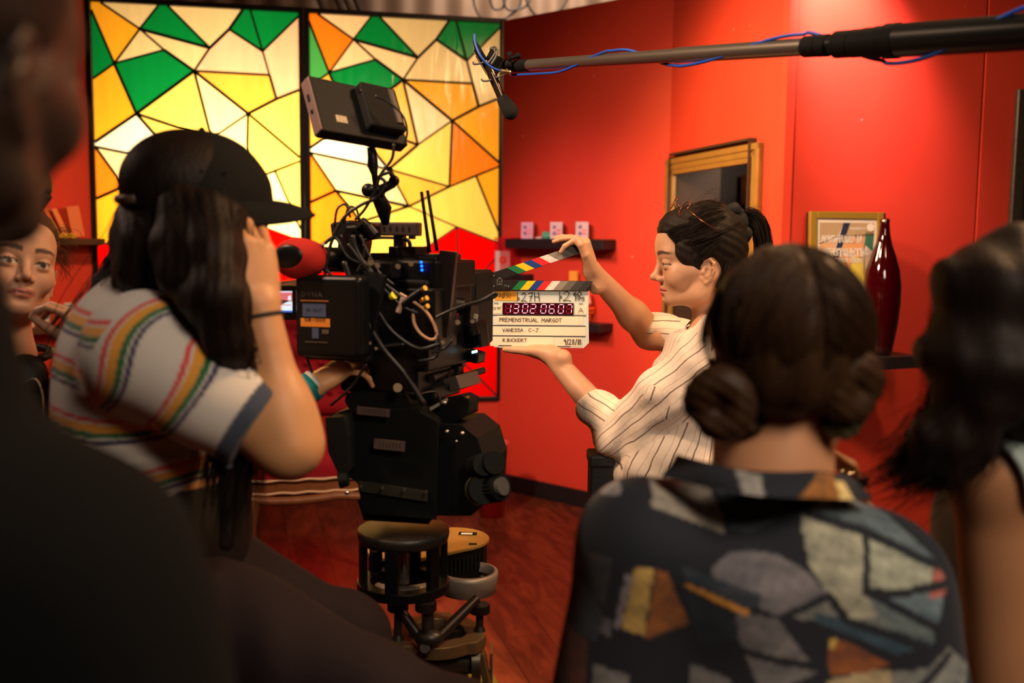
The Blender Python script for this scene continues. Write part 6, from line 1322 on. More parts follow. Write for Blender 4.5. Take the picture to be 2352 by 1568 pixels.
mb = MB(); mb.cyl(Vector(mc)+mrt @ Vector((-.002, -.028, .035)), Vector(mc)+mrt @ Vector((.014, -.030, .038)), .006, seg=12); mb.build('plug', GUN, mon)
mb = MB(); mb.box(Vector(mc)+mrt @ Vector((0, .0145, 0)), (.18, .002, .105), rot=mrt); mb.build('screen', mat('dark glass', (.01, .01, .012), .1), mon)
m_ = MB()
m_.tube([at(852, 338, 1.98), at(856, 362, 1.98), at(856, 380, 1.98), at(860, 400, 1.98), at(866, 440, 1.98)], [.008, .010, .011, .0065, .0065], 12)
m_.tube([at(850, 435, 1.97), at(870, 438, 1.98), at(905, 420, 1.98)], [.009, .010, .009], 12); m_.ball(at(846, 437, 1.97), .014); m_.ball(at(905, 415, 1.98), .011); m_.ball(at(872, 440, 1.98), .012)
m_.tube([at(862, 436, 1.98), at(870, 455, 1.99), at(882, 480, 1.99), at(885, 512, 2.01)], [.010, .014, .016, .008], 14); m_.tube([at(893, 385, 1.97), at(908, 418, 1.97)], .005, 8); m_.build('articulated_arm', MBK, rig, 0)

# ================================================================ GEARED HEAD
gh_ = empty('geared_head', at(930, 1190, 1.98), 'large black geared tripod head under the film camera, with label plates and handwheels', 'tripod head')
def hull(name, pts, Y, dep, m, par, yaw=0, bev=.01):
    c = at(sum(p[0] for p in pts)/len(pts), sum(p[1] for p in pts)/len(pts), Y); k = px_size(Y); cx = sum(p[0] for p in pts)/len(pts); cy = sum(p[1] for p in pts)/len(pts)
    mb = MB(Matrix.Translation(c) @ Matrix.Rotation(R(yaw), 4, 'Z')); mb.prism([((x-cx)*k, (cy-y)*k) for x, y in pts], dep); return mb.build(name, m, par, bev, 3)
HB = mat('geared head enamel', (.0045, .005, .0048), .6, 0, .12)
hull('top_cradle', [(790, 905), (935, 900), (950, 925), (940, 950), (800, 950), (785, 925)], 1.96, .14, HB, gh_, -14, .006); 
hull('body', [(750, 955), (800, 938), (960, 935), (1010, 960), (1010, 1190), (830, 1185), (820, 1110), (775, 1095), (752, 1040)], 1.94, .16, HB, gh_, -10, .010)
hull('gear_housing', [(985, 975), (1060, 972), (1100, 1000), (1120, 1060), (1112, 1160), (1085, 1185), (1000, 1192), (960, 1180), (960, 1000)], 1.93, .15, HB, gh_, -16, .012)
hull('left_cheek', [(745, 958), (790, 955), (800, 1000), (800, 1090), (776, 1090), (752, 1040)], 1.90, .08, RUB, gh_, -10, .008)
hull('tilt_plate', [(818, 1108), (985, 1125), (985, 1148), (818, 1132)], 1.925, .01, mat('dark bronze plate', (.030, .028, .022), .4, .3), gh_, -10, .001)
hull('base_foot', [(815, 1150), (1000, 1160), (990, 1200), (830, 1200)], 1.95, .12, HB, gh_, -10, .006)
hull('tilt_knob_block', [(985, 925), (1060, 905), (1082, 915), (1080, 950), (1010, 985), (990, 965)], 1.96, .05, HB, gh_, -20, .006)
hull('edge_trim', [(984, 938), (1028, 912), (1030, 918), (987, 945)], 1.952, .002, mat('worn pale edge', (.28, .24, .19), .5), gh_, -20, 0); hull('yellow_mark', [(1058, 913), (1080, 908), (1076, 915), (1056, 920)], 1.955, .002, MATS['orange label'], gh_, -20, 0)
for x0, y0, x1, y1, Y, t in ((818, 936, 896, 955, 1.92, 'IIIIIIII'), (857, 1010, 931, 1034, 1.915, 'IIIIIII')):
    o_, c, rt, w, h = prect('name_plate', x0, y0, x1, y1, Y, .002, LBL, gh_, -10, 0, 3, bev=.0005); tx = MB(Matrix.Translation(Vector(c)) @ rt.to_4x4()); write(tx, t, -w*.34, -h*.22, h*.45, -.0006, .0018, fit=w*.68); tx.build('print', LBLK, o_)
for x, y in ((829, 1118), (878, 1122), (928, 1126), (978, 1131)): mb = MB(); p = at(x, y, 1.895+(978-x)*.0001); mb.cyl(p, p+Vector((0, .012, 0)), .0024, seg=10); mb.build('screw', STL, gh_)
for x, y, r in ((1027, 991, .005), (1062, 995, .0055), (1049, 1013, .0035), (1022, 925, .005)): mb = MB(); p = at(x, y, 1.905); mb.ball(p, r*.8, seg=10, rings=8); mb.build('screw', STL, gh_)
for a, b, r0, r1, nm in (((1092, 1072), (1112, 1066), .022, .022, 'handwheel_shaft'), ((1110, 1068), (1136, 1062), .024, .022, 'handwheel_shaft'), ((1098, 1125), (1110, 1123), .028, .028, 'handwheel_shaft')): mb = MB(); mb.cyl(at(*a, 1.90), at(*b, 1.86), r0, r1, seg=28); mb.build(nm, HB, gh_)
mb = MB(); mb.cyl(at(1108, 1124, 1.90), at(1150, 1118, 1.86), .027, .026, seg=28)
for i in range(24):
    t = 2*math.pi*i/24; a, b = at(1108, 1124, 1.90), at(1150, 1118, 1.86); d = (b-a).normalized(); u = d.cross(Vector((0, 0, 1))).normalized(); q = u.cross(d); o_ = (u*math.cos(t)+q*math.sin(t))*.027; mb.tube([a+o_+d*.006, b+o_*.97-d*.004], .0018, 4, smooth=False)
mb.build('handwheel', HB, gh_); mb = MB(); mb.cyl(at(1148, 1118, 1.86), at(1156, 1116, 1.855), .018, seg=24); mb.build('handwheel_cap', mat('grey cap', (.12, .12, .115), .35, .5), gh_); mb = MB(); mb.cyl(at(1096, 1126, 1.895), at(1101, 1125, 1.89), .0285, seg=28); mb.build('brass_ring', mat('old brass', (.30, .24, .10), .35, .8), gh_)
prect('dial_label', 1098, 1056, 1122, 1072, 1.872, .001, mat('dark green print', (.02, .16, .06), .5), gh_, -25, bev=0)
mb = MB(); mb.cyl(at(780, 1103, 1.90), at(800, 1100, 1.90), .016, .013, seg=18); mb.cyl(at(776, 1095, 1.9), at(790, 1093, 1.9), .008, seg=12); mb.build('lock_lever', HB, gh_); mb = MB(); mb.ball(at(797, 1131, 1.885), .005, seg=10, rings=8); mb.build('screw', STL, gh_)

# ================================================================ RISER AND DOLLY COLUMN
Yr = 1.99; kr = px_size(Yr); rc = at(927, 1215, Yr); rr = 107*kr; AX = Vector((rc.x, rc.y+.0, 0))
ris = empty('camera_riser', Vector((rc.x, rc.y, 0)), 'black drum shaped riser with open windows below the geared head', 'camera riser')
zb = at(925, 1338, Yr).z
def ring(mb, z0, z1, ro, ri, c=(rc.x, rc.y), seg=64, mi=0):
    prof = [(ri, z0), (ro, z0), (ro, z1), (ri, z1), (ri, z0)]; mb.lathe(prof, (c[0], c[1], 0), seg=seg, mi=mi, smooth=False)
mb = MB(); mb.lathe([(0, rc.z+.003), (rr*.97, rc.z+.003), (rr, rc.z+.002), (rr*1.01, rc.z-.006), (rr, rc.z-.012), (rr*.97, rc.z-.022), (0, rc.z-.022)], (rc.x, rc.y, 0), seg=64); mb.build('top_plate', mat('olive black plate', (.016, .014, .010), .45, .1), ris)
mb = MB(); ring(mb, zb-.012, zb+.008, rr*1.02, rr*.72); mb.build('base_ring', MBK, ris, .002)
for k in range(6):
    a = R(20+60*k); mb = MB(Matrix.Translation((rc.x+rr*.90*math.cos(a), rc.y+rr*.90*math.sin(a), 0)) @ Matrix.Rotation(a, 4, 'Z')); mb.box((0, 0, (zb+rc.z-.02)/2), (.014, .026, rc.z-.02-zb)); mb.build('post', MBK, ris, .002)
mb = MB(); mb.cyl((rc.x-.0, rc.y, zb), (rc.x, rc.y, rc.z-.02), .012, seg=16); mb.ball((rc.x-.062, rc.y+.02, rc.z-.045), .011); mb.build('centre_bolt', STL, ris)
# dolly: leveling plate, knobs, column
dl_ = empty('camera_dolly', Vector((rc.x+.05, rc.y+.03, 0)), 'metal dolly column with levelling knobs and a bronze topped battery box', 'camera dolly')
DM = mat('worn bronze grey metal', (.24, .16, .075), .38, .7, var=.3, vscale=20); DK = mat('dark dolly metal', (.03, .026, .022), .38, .5)
pz = at(1000, 1455, 2.0).z; pc_ = at(1003, 1455, 2.02); 
n = 40; prof_ = []
for i in range(n):
    t = 2*math.pi*i/n; r = .094+.012*(1 if math.cos(3*t+1.2) > .55 else 0); prof_.append((r*math.cos(t), r*math.sin(t)))
mb = MB(Matrix.Translation((pc_.x, pc_.y, pz))); inn = [(x*.62, y*.62) for x, y in prof_]; vs = [(x, y, z) for z in (0, -.026) for x, y in prof_]+[(x, y, z) for z in (0, -.026) for x, y in inn]
fs_ = []
for i in range(n): j = (i+1) % n; fs_ += [(i, j, n+j, n+i), (2*n+j, 2*n+i, 3*n+i, 3*n+j), (j, i, 2*n+i, 2*n+j), (n+i, n+j, 3*n+j, 3*n+i)]
mb.add(vs, fs_); mb.build('levelling_plate', DM, dl_, .002)
mb = MB(); mb.cyl((pc_.x, pc_.y, .12), (pc_.x, pc_.y, pz-.02), .075, .066, seg=40); mb.cyl((pc_.x, pc_.y, pz-.03), (pc_.x, pc_.y, pz-.012), .06, seg=32); mb.build('column', DK, dl_)
for x, y, Y in ((914, 1392, 1.97), (978, 1392, 1.92), (1102, 1398, 2.02)):
    p = at(x, y, Y); mb = MB(); mb.cyl(p-Vector((0, 0, .008)), p+Vector((0, 0, .010)), .0205, seg=36)
    for i in range(30): t = 2*math.pi*i/30; mb.tube([(p.x+.0205*math.cos(t), p.y+.0205*math.sin(t), p.z-.007), (p.x+.0205*math.cos(t), p.y+.0205*math.sin(t), p.z+.009)], .0011, 4, smooth=False)
    o_ = mb.build('levelling_knob', GUN, dl_); mb = MB(); mb.cyl((p.x, p.y, pz-.01), p, .008, seg=16); mb.cyl((p.x, p.y, pz), (p.x, p.y, pz+.010), .013, .009, seg=16); mb.build('screw_post', DK, o_)
for a, b in (((908, 1385, 1.97), (962, 1460, 1.94)), ((1095, 1375, 2.02), (1008, 1462, 1.94)), ((985, 1400, 1.94), (985, 1470, 1.93))): mb = MB(); mb.cyl(at(*a), at(*b), .010, .012, seg=14); mb.build('spider_arm', GUN, dl_)
mb = MB(); mb.ball(at(985, 1465, 1.925), (.03, .02, .018)); mb.cyl(at(976, 1488, 1.915), at(976, 1488, 1.905), .010, seg=20); mb.build('hub', DK, dl_)
# battery box with bronze lid
bx_ = at(1040, 1262, 2.22); bl2 = []
def stadium(w, d, n=14): return [(w/2-d/2+d/2*math.cos(t), d/2*math.sin(t)) for t in np.linspace(-math.pi/2, math.pi/2, n)]+[(-w/2+d/2+d/2*math.cos(t), d/2*math.sin(t)) for t in np.linspace(math.pi/2, 1.5*math.pi, n)]
def slab(name, c, poly, z0, z1, m, par, yaw=0, bev=.002):
    mb = MB(Matrix.Translation((c.x, c.y, c.z)) @ Matrix.Rotation(R(yaw), 4, 'Z')); n = len(poly); mb.add([(x, y, z0) for x, y in poly]+[(x, y, z1) for x, y in poly], [tuple(range(n-1, -1, -1)), tuple(range(n, 2*n))]+[(i, (i+1) % n, n+(i+1) % n, n+i) for i in range(n)]); return mb.build(name, m, par, bev)
st1_ = stadium(.30, .17); bxc = Vector(at(985, 1292, 2.20)); bxc.z = at(1050, 1250, 2.2).z
slab('box_lid', bxc, st1_, -.004, .004, mat('ochre bronze lid', (.42, .24, .06), .36, .55, var=.2, vscale=30), dl_, 38); slab('box_body', bxc, stadium(.29, .16), -.085, -.004, MBK, dl_, 38)
lb = MB(); p = bxc+Vector((.045, -.062, .0055)); lb.box(p+Vector((-.03, .01, 0)), (.04, .022, .001), rot=Matrix.Rotation(R(-4), 3, 'Z')); lb.build('sticker', mat('white sticker', (.6, .55, .48), .6), dl_)
lb = MB(); lb.box(bxc+Vector((.085, .07, .0048)), (.042, .018, .002), rot=Matrix.Rotation(R(-3), 3, 'Z')); lb.build('slot', RUB, dl_); lb = MB(); lb.box(bxc+Vector((.083, .064, .0062)), (.026, .012, .001)); lb.build('sticker', MATS['white sticker'], dl_)
lb = MB(); lb.box(bxc+Vector((.10, -.01, .0048)), (.018, .007, .002)); lb.build('slot', RUB, dl_)
for i in range(14):
    a = R(38); q = bxc+Matrix.Rotation(a, 3, 'Z') @ Vector((-.05+i*.011, -.0815, -.035)); lb = MB(); lb.box(q, (.003, .003, .03), rot=Matrix.Rotation(a, 3, 'Z')); lb.build('vent_slot', RUB, dl_)
cup = at(1075, 1330, 2.14); mb = MB(); mb.lathe([(.05, -.05), (.062, -.045), (.066, -.01), (.066, 0), (.058, .002), (.056, -.02)], (cup.x, cup.y, cup.z+.02), seg=40); mb.build('end_cup', mat('grey cast metal', (.26, .21, .17), .45, .4), dl_)
cup = at(928, 1330, 2.12); mb = MB(); mb.lathe([(0, -.03), (.06, -.03), (.064, -.01), (.062, 0), (0, .0)], (cup.x, cup.y, cup.z), seg=40); mb.build('side_drum', MATS['grey cast metal'], dl_)
# lower axle and yellow-green deck
mb = MB(); mb.cyl(at(930, 1512, 1.95), at(1085, 1520, 2.0), .024, seg=28); mb.cyl(at(1085, 1520, 2.0), at(1104, 1520, 2.0), .042, .038, seg=36); mb.build('axle', mat('olive dark metal', (.06, .056, .036), .35, .6), dl_)
mb = MB(); mb.box(at(1118, 1560, 2.0), (.014, .05, .13), rot=Matrix.Rotation(R(-12), 3, 'Y')); mb.box(at(1128, 1565, 2.04), (.006, .06, .15)); mb.build('axle_bracket', DM, dl_, .002)
mb = MB(); mb.cyl(at(905, 1490, 1.96), at(925, 1505, 1.96), .014, seg=18); mb.build('release_knob', GUN, dl_)
dk = at(1000, 1585, 2.08); mb = MB(); mb.box((dk.x, dk.y, dk.z-.02), (.30, .26, .01), rot=Matrix.Rotation(R(14), 3, 'Z')); mb.build('deck_plate', mat('yellow green deck', (.24, .20, .02), .5), dl_, .002)
mb = MB(); mb.box((pc_.x, pc_.y, .09), (.30, .34, .04)); mb.build('chassis', DK, dl_, .01)
for sx_, sy in ((-1, -1), (-1, 1), (1, -1), (1, 1)):
    mb = MB(); q = Vector((pc_.x+sx_*.15, pc_.y+sy*.15, .055)); mb.cyl(q-Vector((.018, 0, 0)), q+Vector((.018, 0, 0)), .055, seg=28); mb.build('wheel', RUB, dl_)
# ================================================================ BOOM POLE AND MICROPHONE
bp_ = empty('boom_pole', at(1240, 150, 2.75), 'telescopic boom pole crossing the top right, wrapped in a blue cable', 'boom pole')
P_ = lambda x, y, Y: at(x, y, Y)
def bY(x): return 2.78-(x-1200)/1152*1.15
PA, PB_ = P_(1176, 152.3, bY(1176)), P_(2450, 67.5, bY(2450))
def on_pole(px):   # point of the straight pole axis seen at image column px
    r_ = px_ray(px, 110); k_2 = r_.x/r_.y; t_ = (k_2*PA.y-PA.x)/((PB_.x-PA.x)-k_2*(PB_.y-PA.y)); return PA+(PB_-PA)*t_
def seg_(name, x0, y0, x1, y1, r, m, par=bp_, n=28): mb = MB(); mb.cyl(on_pole(x0), on_pole(x1), r, seg=n); return mb.build(name, m, par)
ALU = mat('brushed pewter tube', (.30, .26, .22), .30, .85); CF = mat('dark grey tube', (.010, .010, .010), .35, 0, .3)
def cy(x): return 150-(x-1210)*.0665
seg_('pole_section', 1195, 151, 1560, 126, .0148, ALU); seg_('pole_section', 1555, 127, 1850, 106, .0168, ALU); seg_('pole_section', 1905, 104, 1960, 102, .0155, CF); mb = MB(); mb.cyl(on_pole(2060), PA+(PB_-PA)*1.9, .0285, seg=28); mb.build('pole_section', CF, bp_)
for x0, x1, r in ((1850, 1880, .0200), (1882, 1903, .0205), (1922, 1958, .0245), (1960, 1985, .0250), (1986, 2012, .0262), (2013, 2036, .0275), (2037, 2064, .0305)):
    o_ = seg_('locking_collar', x0, cy(x0)+(0 if x0 > 1900 else 0), x1, cy(x1), r, RUB)
seg_('pole_grip', 1192, 152, 1215, 150.5, .0165, RUB)
for i in range(3): seg_('grip_ring', 1176+i*6, 153, 1180+i*6, 152.7, .0155, RUB)
# pole runs on, out of the frame, to the hands of an unseen operator
bl3 = []
rngx = np.linspace(1176, 2420, 120)
for x in rngx:
    c = on_pole(x); r = (.0148 if x < 1560 else .017 if x < 1850 else .021 if x < 1905 else .026 if x < 2040 else .030)+.0042
    # hand-measured crossings of the wrapped cable
    ph = np.interp(x, [1176, 1270, 1345, 1430, 1500, 1560, 1700, 1840, 1950, 2070, 2220, 2352, 2420], [-.5, -.5, 0, .5, 1.0, 1.5, 2.0, 2.5, 3.0, 3.5, 4.0, 4.4, 4.6])*math.pi
    bl3.append(c+Vector((0, -math.cos(ph)*r, math.sin(ph)*r*(1.25 if x < 1400 else 1.12))))
BLU = mat('blue cable', (.012, .07, .42), .4); mb = MB(); pre = [P_(1090, 78, 2.76), P_(1092, 100, 2.75), P_(1105, 130, 2.735), P_(1125, 152, 2.735), P_(1150, 163, 2.74), P_(1165, 165, 2.75)]
mb.tube(spline(pre+[bl3[0]], 8)+bl3[1:], .0036, 8); mb.build('blue_cable', BLU, bp_)
mb = MB(); mb.cyl(P_(1150, 163, 2.725), P_(1172, 166, 2.735), .0058, seg=14)
for i in range(5): a = P_(1153+i*4, 163.5+i*.6, 2.724); mb.cyl(a-Vector((.001, 0, 0)), a+Vector((.001, 0, 0)), .0064, seg=14)
mb.build('cable_plug', mat('brassy plug', (.55, .42, .25), .3, .9), bp_)
mc_ = empty('microphone', P_(1140, 170, 2.76), 'short shotgun microphone with black foam tip hanging in a shock mount at the boom end', 'microphone')
m0, m1, m2 = P_(1088, 92, 2.76), P_(1154, 228, 2.76), P_(1182, 262, 2.76); dm = (m1-m0).normalized()
mb = MB(); mb.cyl(P_(1128, 168, 2.76), m1, .0125, seg=24); mb.cyl(P_(1094, 112, 2.76), P_(1130, 170, 2.76), .010, .012, seg=20); mb.build('barrel', mat('bronze black barrel', (.09, .06, .045), .22, .8), mc_)
mb = MB(); T = (m2-m1).normalized(); q = P_(1153, 226, 2.76); mb.lathe([(.0125, -.006), (.0155, .0), (.019, .016), (.0225, .036), (.0215, .050), (.014, .060), (.005, .064), (0, .0645)], q, P_(1176, 262, 2.76)-P_(1153, 226, 2.76), 28); mb.build('foam_windscreen', mat('black foam', (.008, .008, .008), .95, bump=.6, bscale=900), mc_)
mb = MB(); mb.tube([m0, P_(1097, 112, 2.755), P_(1112, 140, 2.75)], [.003, .009, .010], 10); mb.build('strain_relief', RUB, mc_)
sm = MB()
for pts in ([(1128, 148), (1138, 132), (1143, 118), (1138, 108), (1126, 110)], [(1120, 146), (1132, 130), (1137, 120), (1132, 112), (1124, 113)], [(1112, 143), (1098, 147), (1088, 147), (1087, 142)], [(1128, 183), (1118, 186), (1108, 185), (1106, 181)], [(1138, 178), (1150, 176), (1162, 168), (1164, 158)]): sm.tube(spline([P_(x, y, 2.745) for x, y in pts]), .0026, 8)
sm.build('shock_mount_arm', mat('grey plastic arm', (.10, .10, .10), .35), mc_)
mb = MB(); mb.tube([P_(1094, 128, 2.77), P_(1120, 172, 2.77)], .003, 8); mb.box(P_(1136, 150, 2.77), (.035, .03, .05), rot=Matrix.Rotation(R(28), 3, 'Y')); mb.box(P_(1128, 125, 2.775), (.014, .02, .035), rot=Matrix.Rotation(R(28), 3, 'Y')); mb.cyl(P_(1140, 152, 2.77), P_(1176, 152, 2.78), .009, seg=14); mb.build('shock_mount_frame', RUB, mc_, .002)
mb = MB(); mb.ball(P_(1166, 148, 2.77), .014, seg=12, rings=8); mb.tube([P_(1166, 146, 2.765), P_(1172, 132, 2.76), P_(1170, 120, 2.76)], [.006, .005, .009], 8); mb.ball(P_(1190, 128, 2.76), .009, seg=10, rings=8); mb.tube([P_(1174, 134, 2.76), P_(1190, 128, 2.76)], .005, 8); mb.build('swivel_knob', RUB, mc_)

# ================================================================ SHELVES
def shelf(px0, py0, px1, py1, P, ang, depth, label, th=None, m=BLACK, gap=0):
    a = on_plane(px0, py0, P, ang); b = on_plane(px1, py0, P, ang); d = (b-a); d.z = 0; L = d.length
    c = on_plane(px0, py1, P, ang); h = a.z-c.z
    a.z = (a.z+b.z)/2; M = frame(a, d); mb = MB(M); mb.box((L/2, -depth/2-gap, -h/2), (L, depth, h)); o = mb.build('wall_shelf', m, None, .003); tag(o, label, 'shelf'); return M, L, h
SD = .13
off = lambda P, ang, dd: Vector(P)+Vector((math.sin(R(ang)), -math.cos(R(ang)), 0))*dd
PB = off(C1, ANG_B, .002)
Mtop, Lt, _ = shelf(1192, 549, 1415, 571, PB, ANG_B, SD, 'black wall shelf carrying three small white boxes')
Mmid, _, _ = shelf(1150, 628, 1226, 643, PB, ANG_B, .10, 'short black wall shelf partly behind the clapperboard top')
Mlow, Ll, _ = shelf(1345, 740, 1408, 758, PB, ANG_B, .13, 'low black wall shelf just right of the clapperboard with orange packets')
WB = mat('white card box', (.72, .66, .66), .5); PB2 = mat('pinkish card box', (.66, .46, .58), .5); PUR = mat('purple print', (.10, .02, .22), .5); PNK = mat('pink print', (.85, .22, .30), .5)
for i, (u, m, lab) in enumerate(((.14, PB2, 'left'), (.44, WB, 'middle'), (.70, WB, 'right'))):
    w_, d_, h_ = .072, .06, .098; x = u*Lt+.02; b0 = Mtop @ Matrix.Translation((x, -.06, 0)) @ Matrix.Rotation(R(40 if i else 30), 4, 'Z')
    t_ = empty('small_box', b0.translation, ('small pinkish lilac carton', 'white carton behind a green cup', 'small white carton with purple and pink print')[i]+' on the top black shelf, %s of three' % lab, 'box', 'cartons on the top shelf')
    mb = MB(b0); mb.box((0, 0, h_/2), (w_, d_, h_)); mb.build('carton', m, t_, .002)
    mb = MB(b0)
    for zz, s in ((.068, 1), (.032, .9)):
        for k in range(5): mb.box((-.012+.007*math.cos(k*1.26)*s, -d_/2-.0006, zz+.007*math.sin(k*1.26)), (.007, .001, .007), rot=Matrix.Rotation(k, 3, 'Y'))
    mb.build('print', PUR, t_); mb = MB(b0)
    for zz in (.05, .03): mb.box((.012, -d_/2-.0006, zz), (.026, .001, .010))
    mb.build('print', PNK, t_)
gcp = Mtop @ Vector((.40*Lt, -.105, 0)); mb = MB(); mb.lathe([(0, 0), (.010, .001), (.024, .012), (.028, .034), (.022, .038), (.0, .030)], gcp, (.3, -.5, .75), 24); o = mb.build('green_cup', mat('mint green silicone', (.10, .50, .32), .35), None); tag(o, 'small mint green cup leaning on the middle white carton', 'cup')
mb = MB(); mb.lathe([(0, 0), (.026, .0), (.03, .005), (.022, .012), (0, .013)], Mtop @ Vector((.345*Lt, -.10, 0)), (0, 0, 1), 24); o = mb.build('small_dish', mat('cream dish', (.72, .62, .50), .5)); tag(o, 'small cream dish on the top black shelf beside the green cup', 'dish')
# standing white carton with round orange mark
q = Mmid @ Matrix.Translation((.085, -.06, 0)) @ Matrix.Rotation(R(38), 4, 'Z'); t_ = empty('white_box', q.translation, 'white packet with a round orange mark above the clapperboard hinge', 'box')
mb = MB(q); mb.box((-.012, 0, .07), (.092, .03, .135)); mb.build('carton', mat('white packet', (.68, .62, .56), .5), t_, .004); mb = MB(q); mb.cyl((-.010, -.016, .082), (-.010, -.0145, .082), .025, seg=28); o_ = mb.build('round_mark', mat('orange red mark', (.85, .10, .03), .5), t_)
mb = MB(q @ Matrix.Translation((-.022, -.0165, .076))); write(mb, '2', .004, 0, .018, -.0006, .003, fit=.014); mb.build('mark_detail', WB, t_)
# clear red acrylic holder hanging at the corner
ac = bpy.data.materials.new('red acrylic'); ac.use_nodes = True; b_ = ac.node_tree.nodes['Principled BSDF']; b_.inputs['Base Color'].default_value = (.75, .02, .03, 1); b_.inputs['Roughness'].default_value = .1; b_.inputs['Alpha'].default_value = .45
pa = on_plane(1148, 545, off(C1, ANG_B, .004), ANG_B); pb = on_plane(1188, 628, off(C1, ANG_B, .004), ANG_B); Ma = frame(pa, bdir); w_ = (Vector((pb.x, pb.y, 0))-Vector((pa.x, pa.y, 0))).length; h_ = pa.z-pb.z
mb = MB(Ma); mb.box((w_/2+.03, -.045, -h_/2), (w_, .085, h_)); o = mb.build('acrylic_holder', ac, None, .002); tag(o, 'translucent red acrylic holder in the corner beside the stained glass', 'holder')
# orange packets on the low shelf
ORG = mat('orange foil packet', (.90, .14, .02), .35, var=.2); PAL = mat('pale pink foil', (.95, .50, .38), .4)
x0 = 0
for i in range(4):
    mb = MB(Mlow); mb.box((-.03+.012*i, -.05-.012*(i % 2), .012+.022*i), (.15, .09, .020), rot=Matrix.Rotation(R(4*(i-1.5)), 3, 'Z')); o = mb.build('orange_packet', ORG, None, .006)
    tag(o, 'flat glossy orange packet in the pile right of the clapperboard', 'packet', 'orange packets on the low shelf')
mb = MB(Mlow); mb.box((.03, -.065, .135), (.09, .03, .085), rot=Matrix.Rotation(R(-14), 3, 'Y')); o = mb.build('orange_pouch', PAL, None, .01); tag(o, 'pale orange pouch standing on the pile right of the clapperboard', 'packet')
mb = MB(Mlow); mb.box((-.07, -.03, .19), (.055, .02, .20)); o = mb.build('yellow_card', mat('amber card', (.95, .50, .06), .5), None, .002); tag(o, 'upright yellow card on the low shelf behind the clapperboard corner', 'card')
# picture shelf on the right wall, framed poster, bottle
PR = off(S2, ANG_P, .38)
Mp, Lp, _ = shelf(1868, 822, 2116, 852, PR, ANG_P, .378, 'black wall shelf at right holding the framed poster and red bottle', gap=-.378)
pc0 = Mp @ Vector((0, 0, 0))
fa = on_plane(1862, 484, off(S2, ANG_P, .07), ANG_P); fb = on_plane(2031, 474, off(S2, ANG_P, .16), ANG_P)
z_sh = (Mp @ Vector((0, 0, 0))).z
tilt = .04
fx = (fb-fa); fx.z = 0; fx.normalize(); nrm = Vector((fx.y, -fx.x, 0)).normalized()
Wf = (fb-fa).length*1.0; Hf = fa.z-z_sh-.002
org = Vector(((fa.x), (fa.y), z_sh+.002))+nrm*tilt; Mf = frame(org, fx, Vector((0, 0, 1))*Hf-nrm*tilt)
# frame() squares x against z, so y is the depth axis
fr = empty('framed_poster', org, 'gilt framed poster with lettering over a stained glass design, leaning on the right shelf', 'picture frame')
mb = MB(Mf); t = .030
for c_, s_ in (((t/2, .012, Hf/2), (t, .024, Hf)), ((Wf-t/2, .012, Hf/2), (t, .024, Hf)), ((Wf/2, .012, t/2), (Wf-2*t, .024, t)), ((Wf/2, .012, Hf-t/2), (Wf-2*t, .024, t))): mb.box(c_, s_)
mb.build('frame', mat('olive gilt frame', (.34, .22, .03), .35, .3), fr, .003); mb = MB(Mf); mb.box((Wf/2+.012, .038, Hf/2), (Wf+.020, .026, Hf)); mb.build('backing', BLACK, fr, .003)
GL = {'cream': (.80, .68, .45), 'orange': (.85, .45, .20), 'yellow': (.85, .72, .12), 'lime': (.75, .82, .15), 'navy': (.03, .04, .10), 'pink': (.85, .08, .14), 'green': (.06, .22, .15), 'peach': (.85, .52, .30), 'tan': (.55, .42, .25), 'white': (.95, .90, .80)}
PM = [mat('poster '+k, c, .35) for k, c in GL.items()]; PK = list(GL)
mb = MB(Mf)
def pp_(pts, k, o=.006):
    mb.add([(t+(u*(Wf-2*t)), o, Hf-t-v*(Hf-2*t)) for u, v in pts], [tuple(range(len(pts)))], PK.index(k))
pp_([(0, 1), (1, 1), (1, 0), (0, 0)], 'white', .008)
for pts, k in (([(.05, .03), (.45, .03), (.35, .14), (.05, .20)], 'tan'), ([(.45, .03), (.56, .03), (.30, .42), (.22, .40)], 'navy'), ([(.56, .03), (.96, .03), (.96, .12), (.70, .15), (.50, .13)], 'tan'), ([(.05, .20), (.35, .14), (.28, .30), (.05, .36)], 'peach'), ([(.82, .10), (.96, .10), (.94, .26), (.80, .20)], 'green'),
               ([(.50, .13), (.80, .14), (.78, .32), (.42, .26)], 'orange'), ([(.05, .36), (.28, .30), (.22, .45), (.05, .5)], 'yellow'), ([(.18, .36), (.28, .32), (.27, .48), (.16, .44)], 'pink'), ([(.42, .26), (.62, .32), (.50, .46), (.28, .44)], 'orange'), ([(.62, .30), (.78, .30), (.80, .50), (.60, .55), (.50, .44)], 'yellow'),
               ([(.80, .26), (.96, .26), (.93, .55), (.80, .52)], 'cream'), ([(.28, .44), (.48, .42), (.60, .55), (.62, .72), (.40, .80), (.28, .60)], 'lime'), ([(.60, .55), (.80, .52), (.92, .55), (.88, .74), (.64, .72)], 'peach'), ([(.05, .5), (.26, .46), (.30, .64), (.05, .72)], 'cream'), ([(.05, .72), (.30, .64), (.42, .82), (.30, .97), (.05, .97)], 'orange'), ([(.42, .82), (.62, .74), (.90, .76), (.88, .97), (.30, .97)], 'peach')): pp_(pts, k, .007)
mb.build('poster', PM, fr)
mb = MB(Mf)
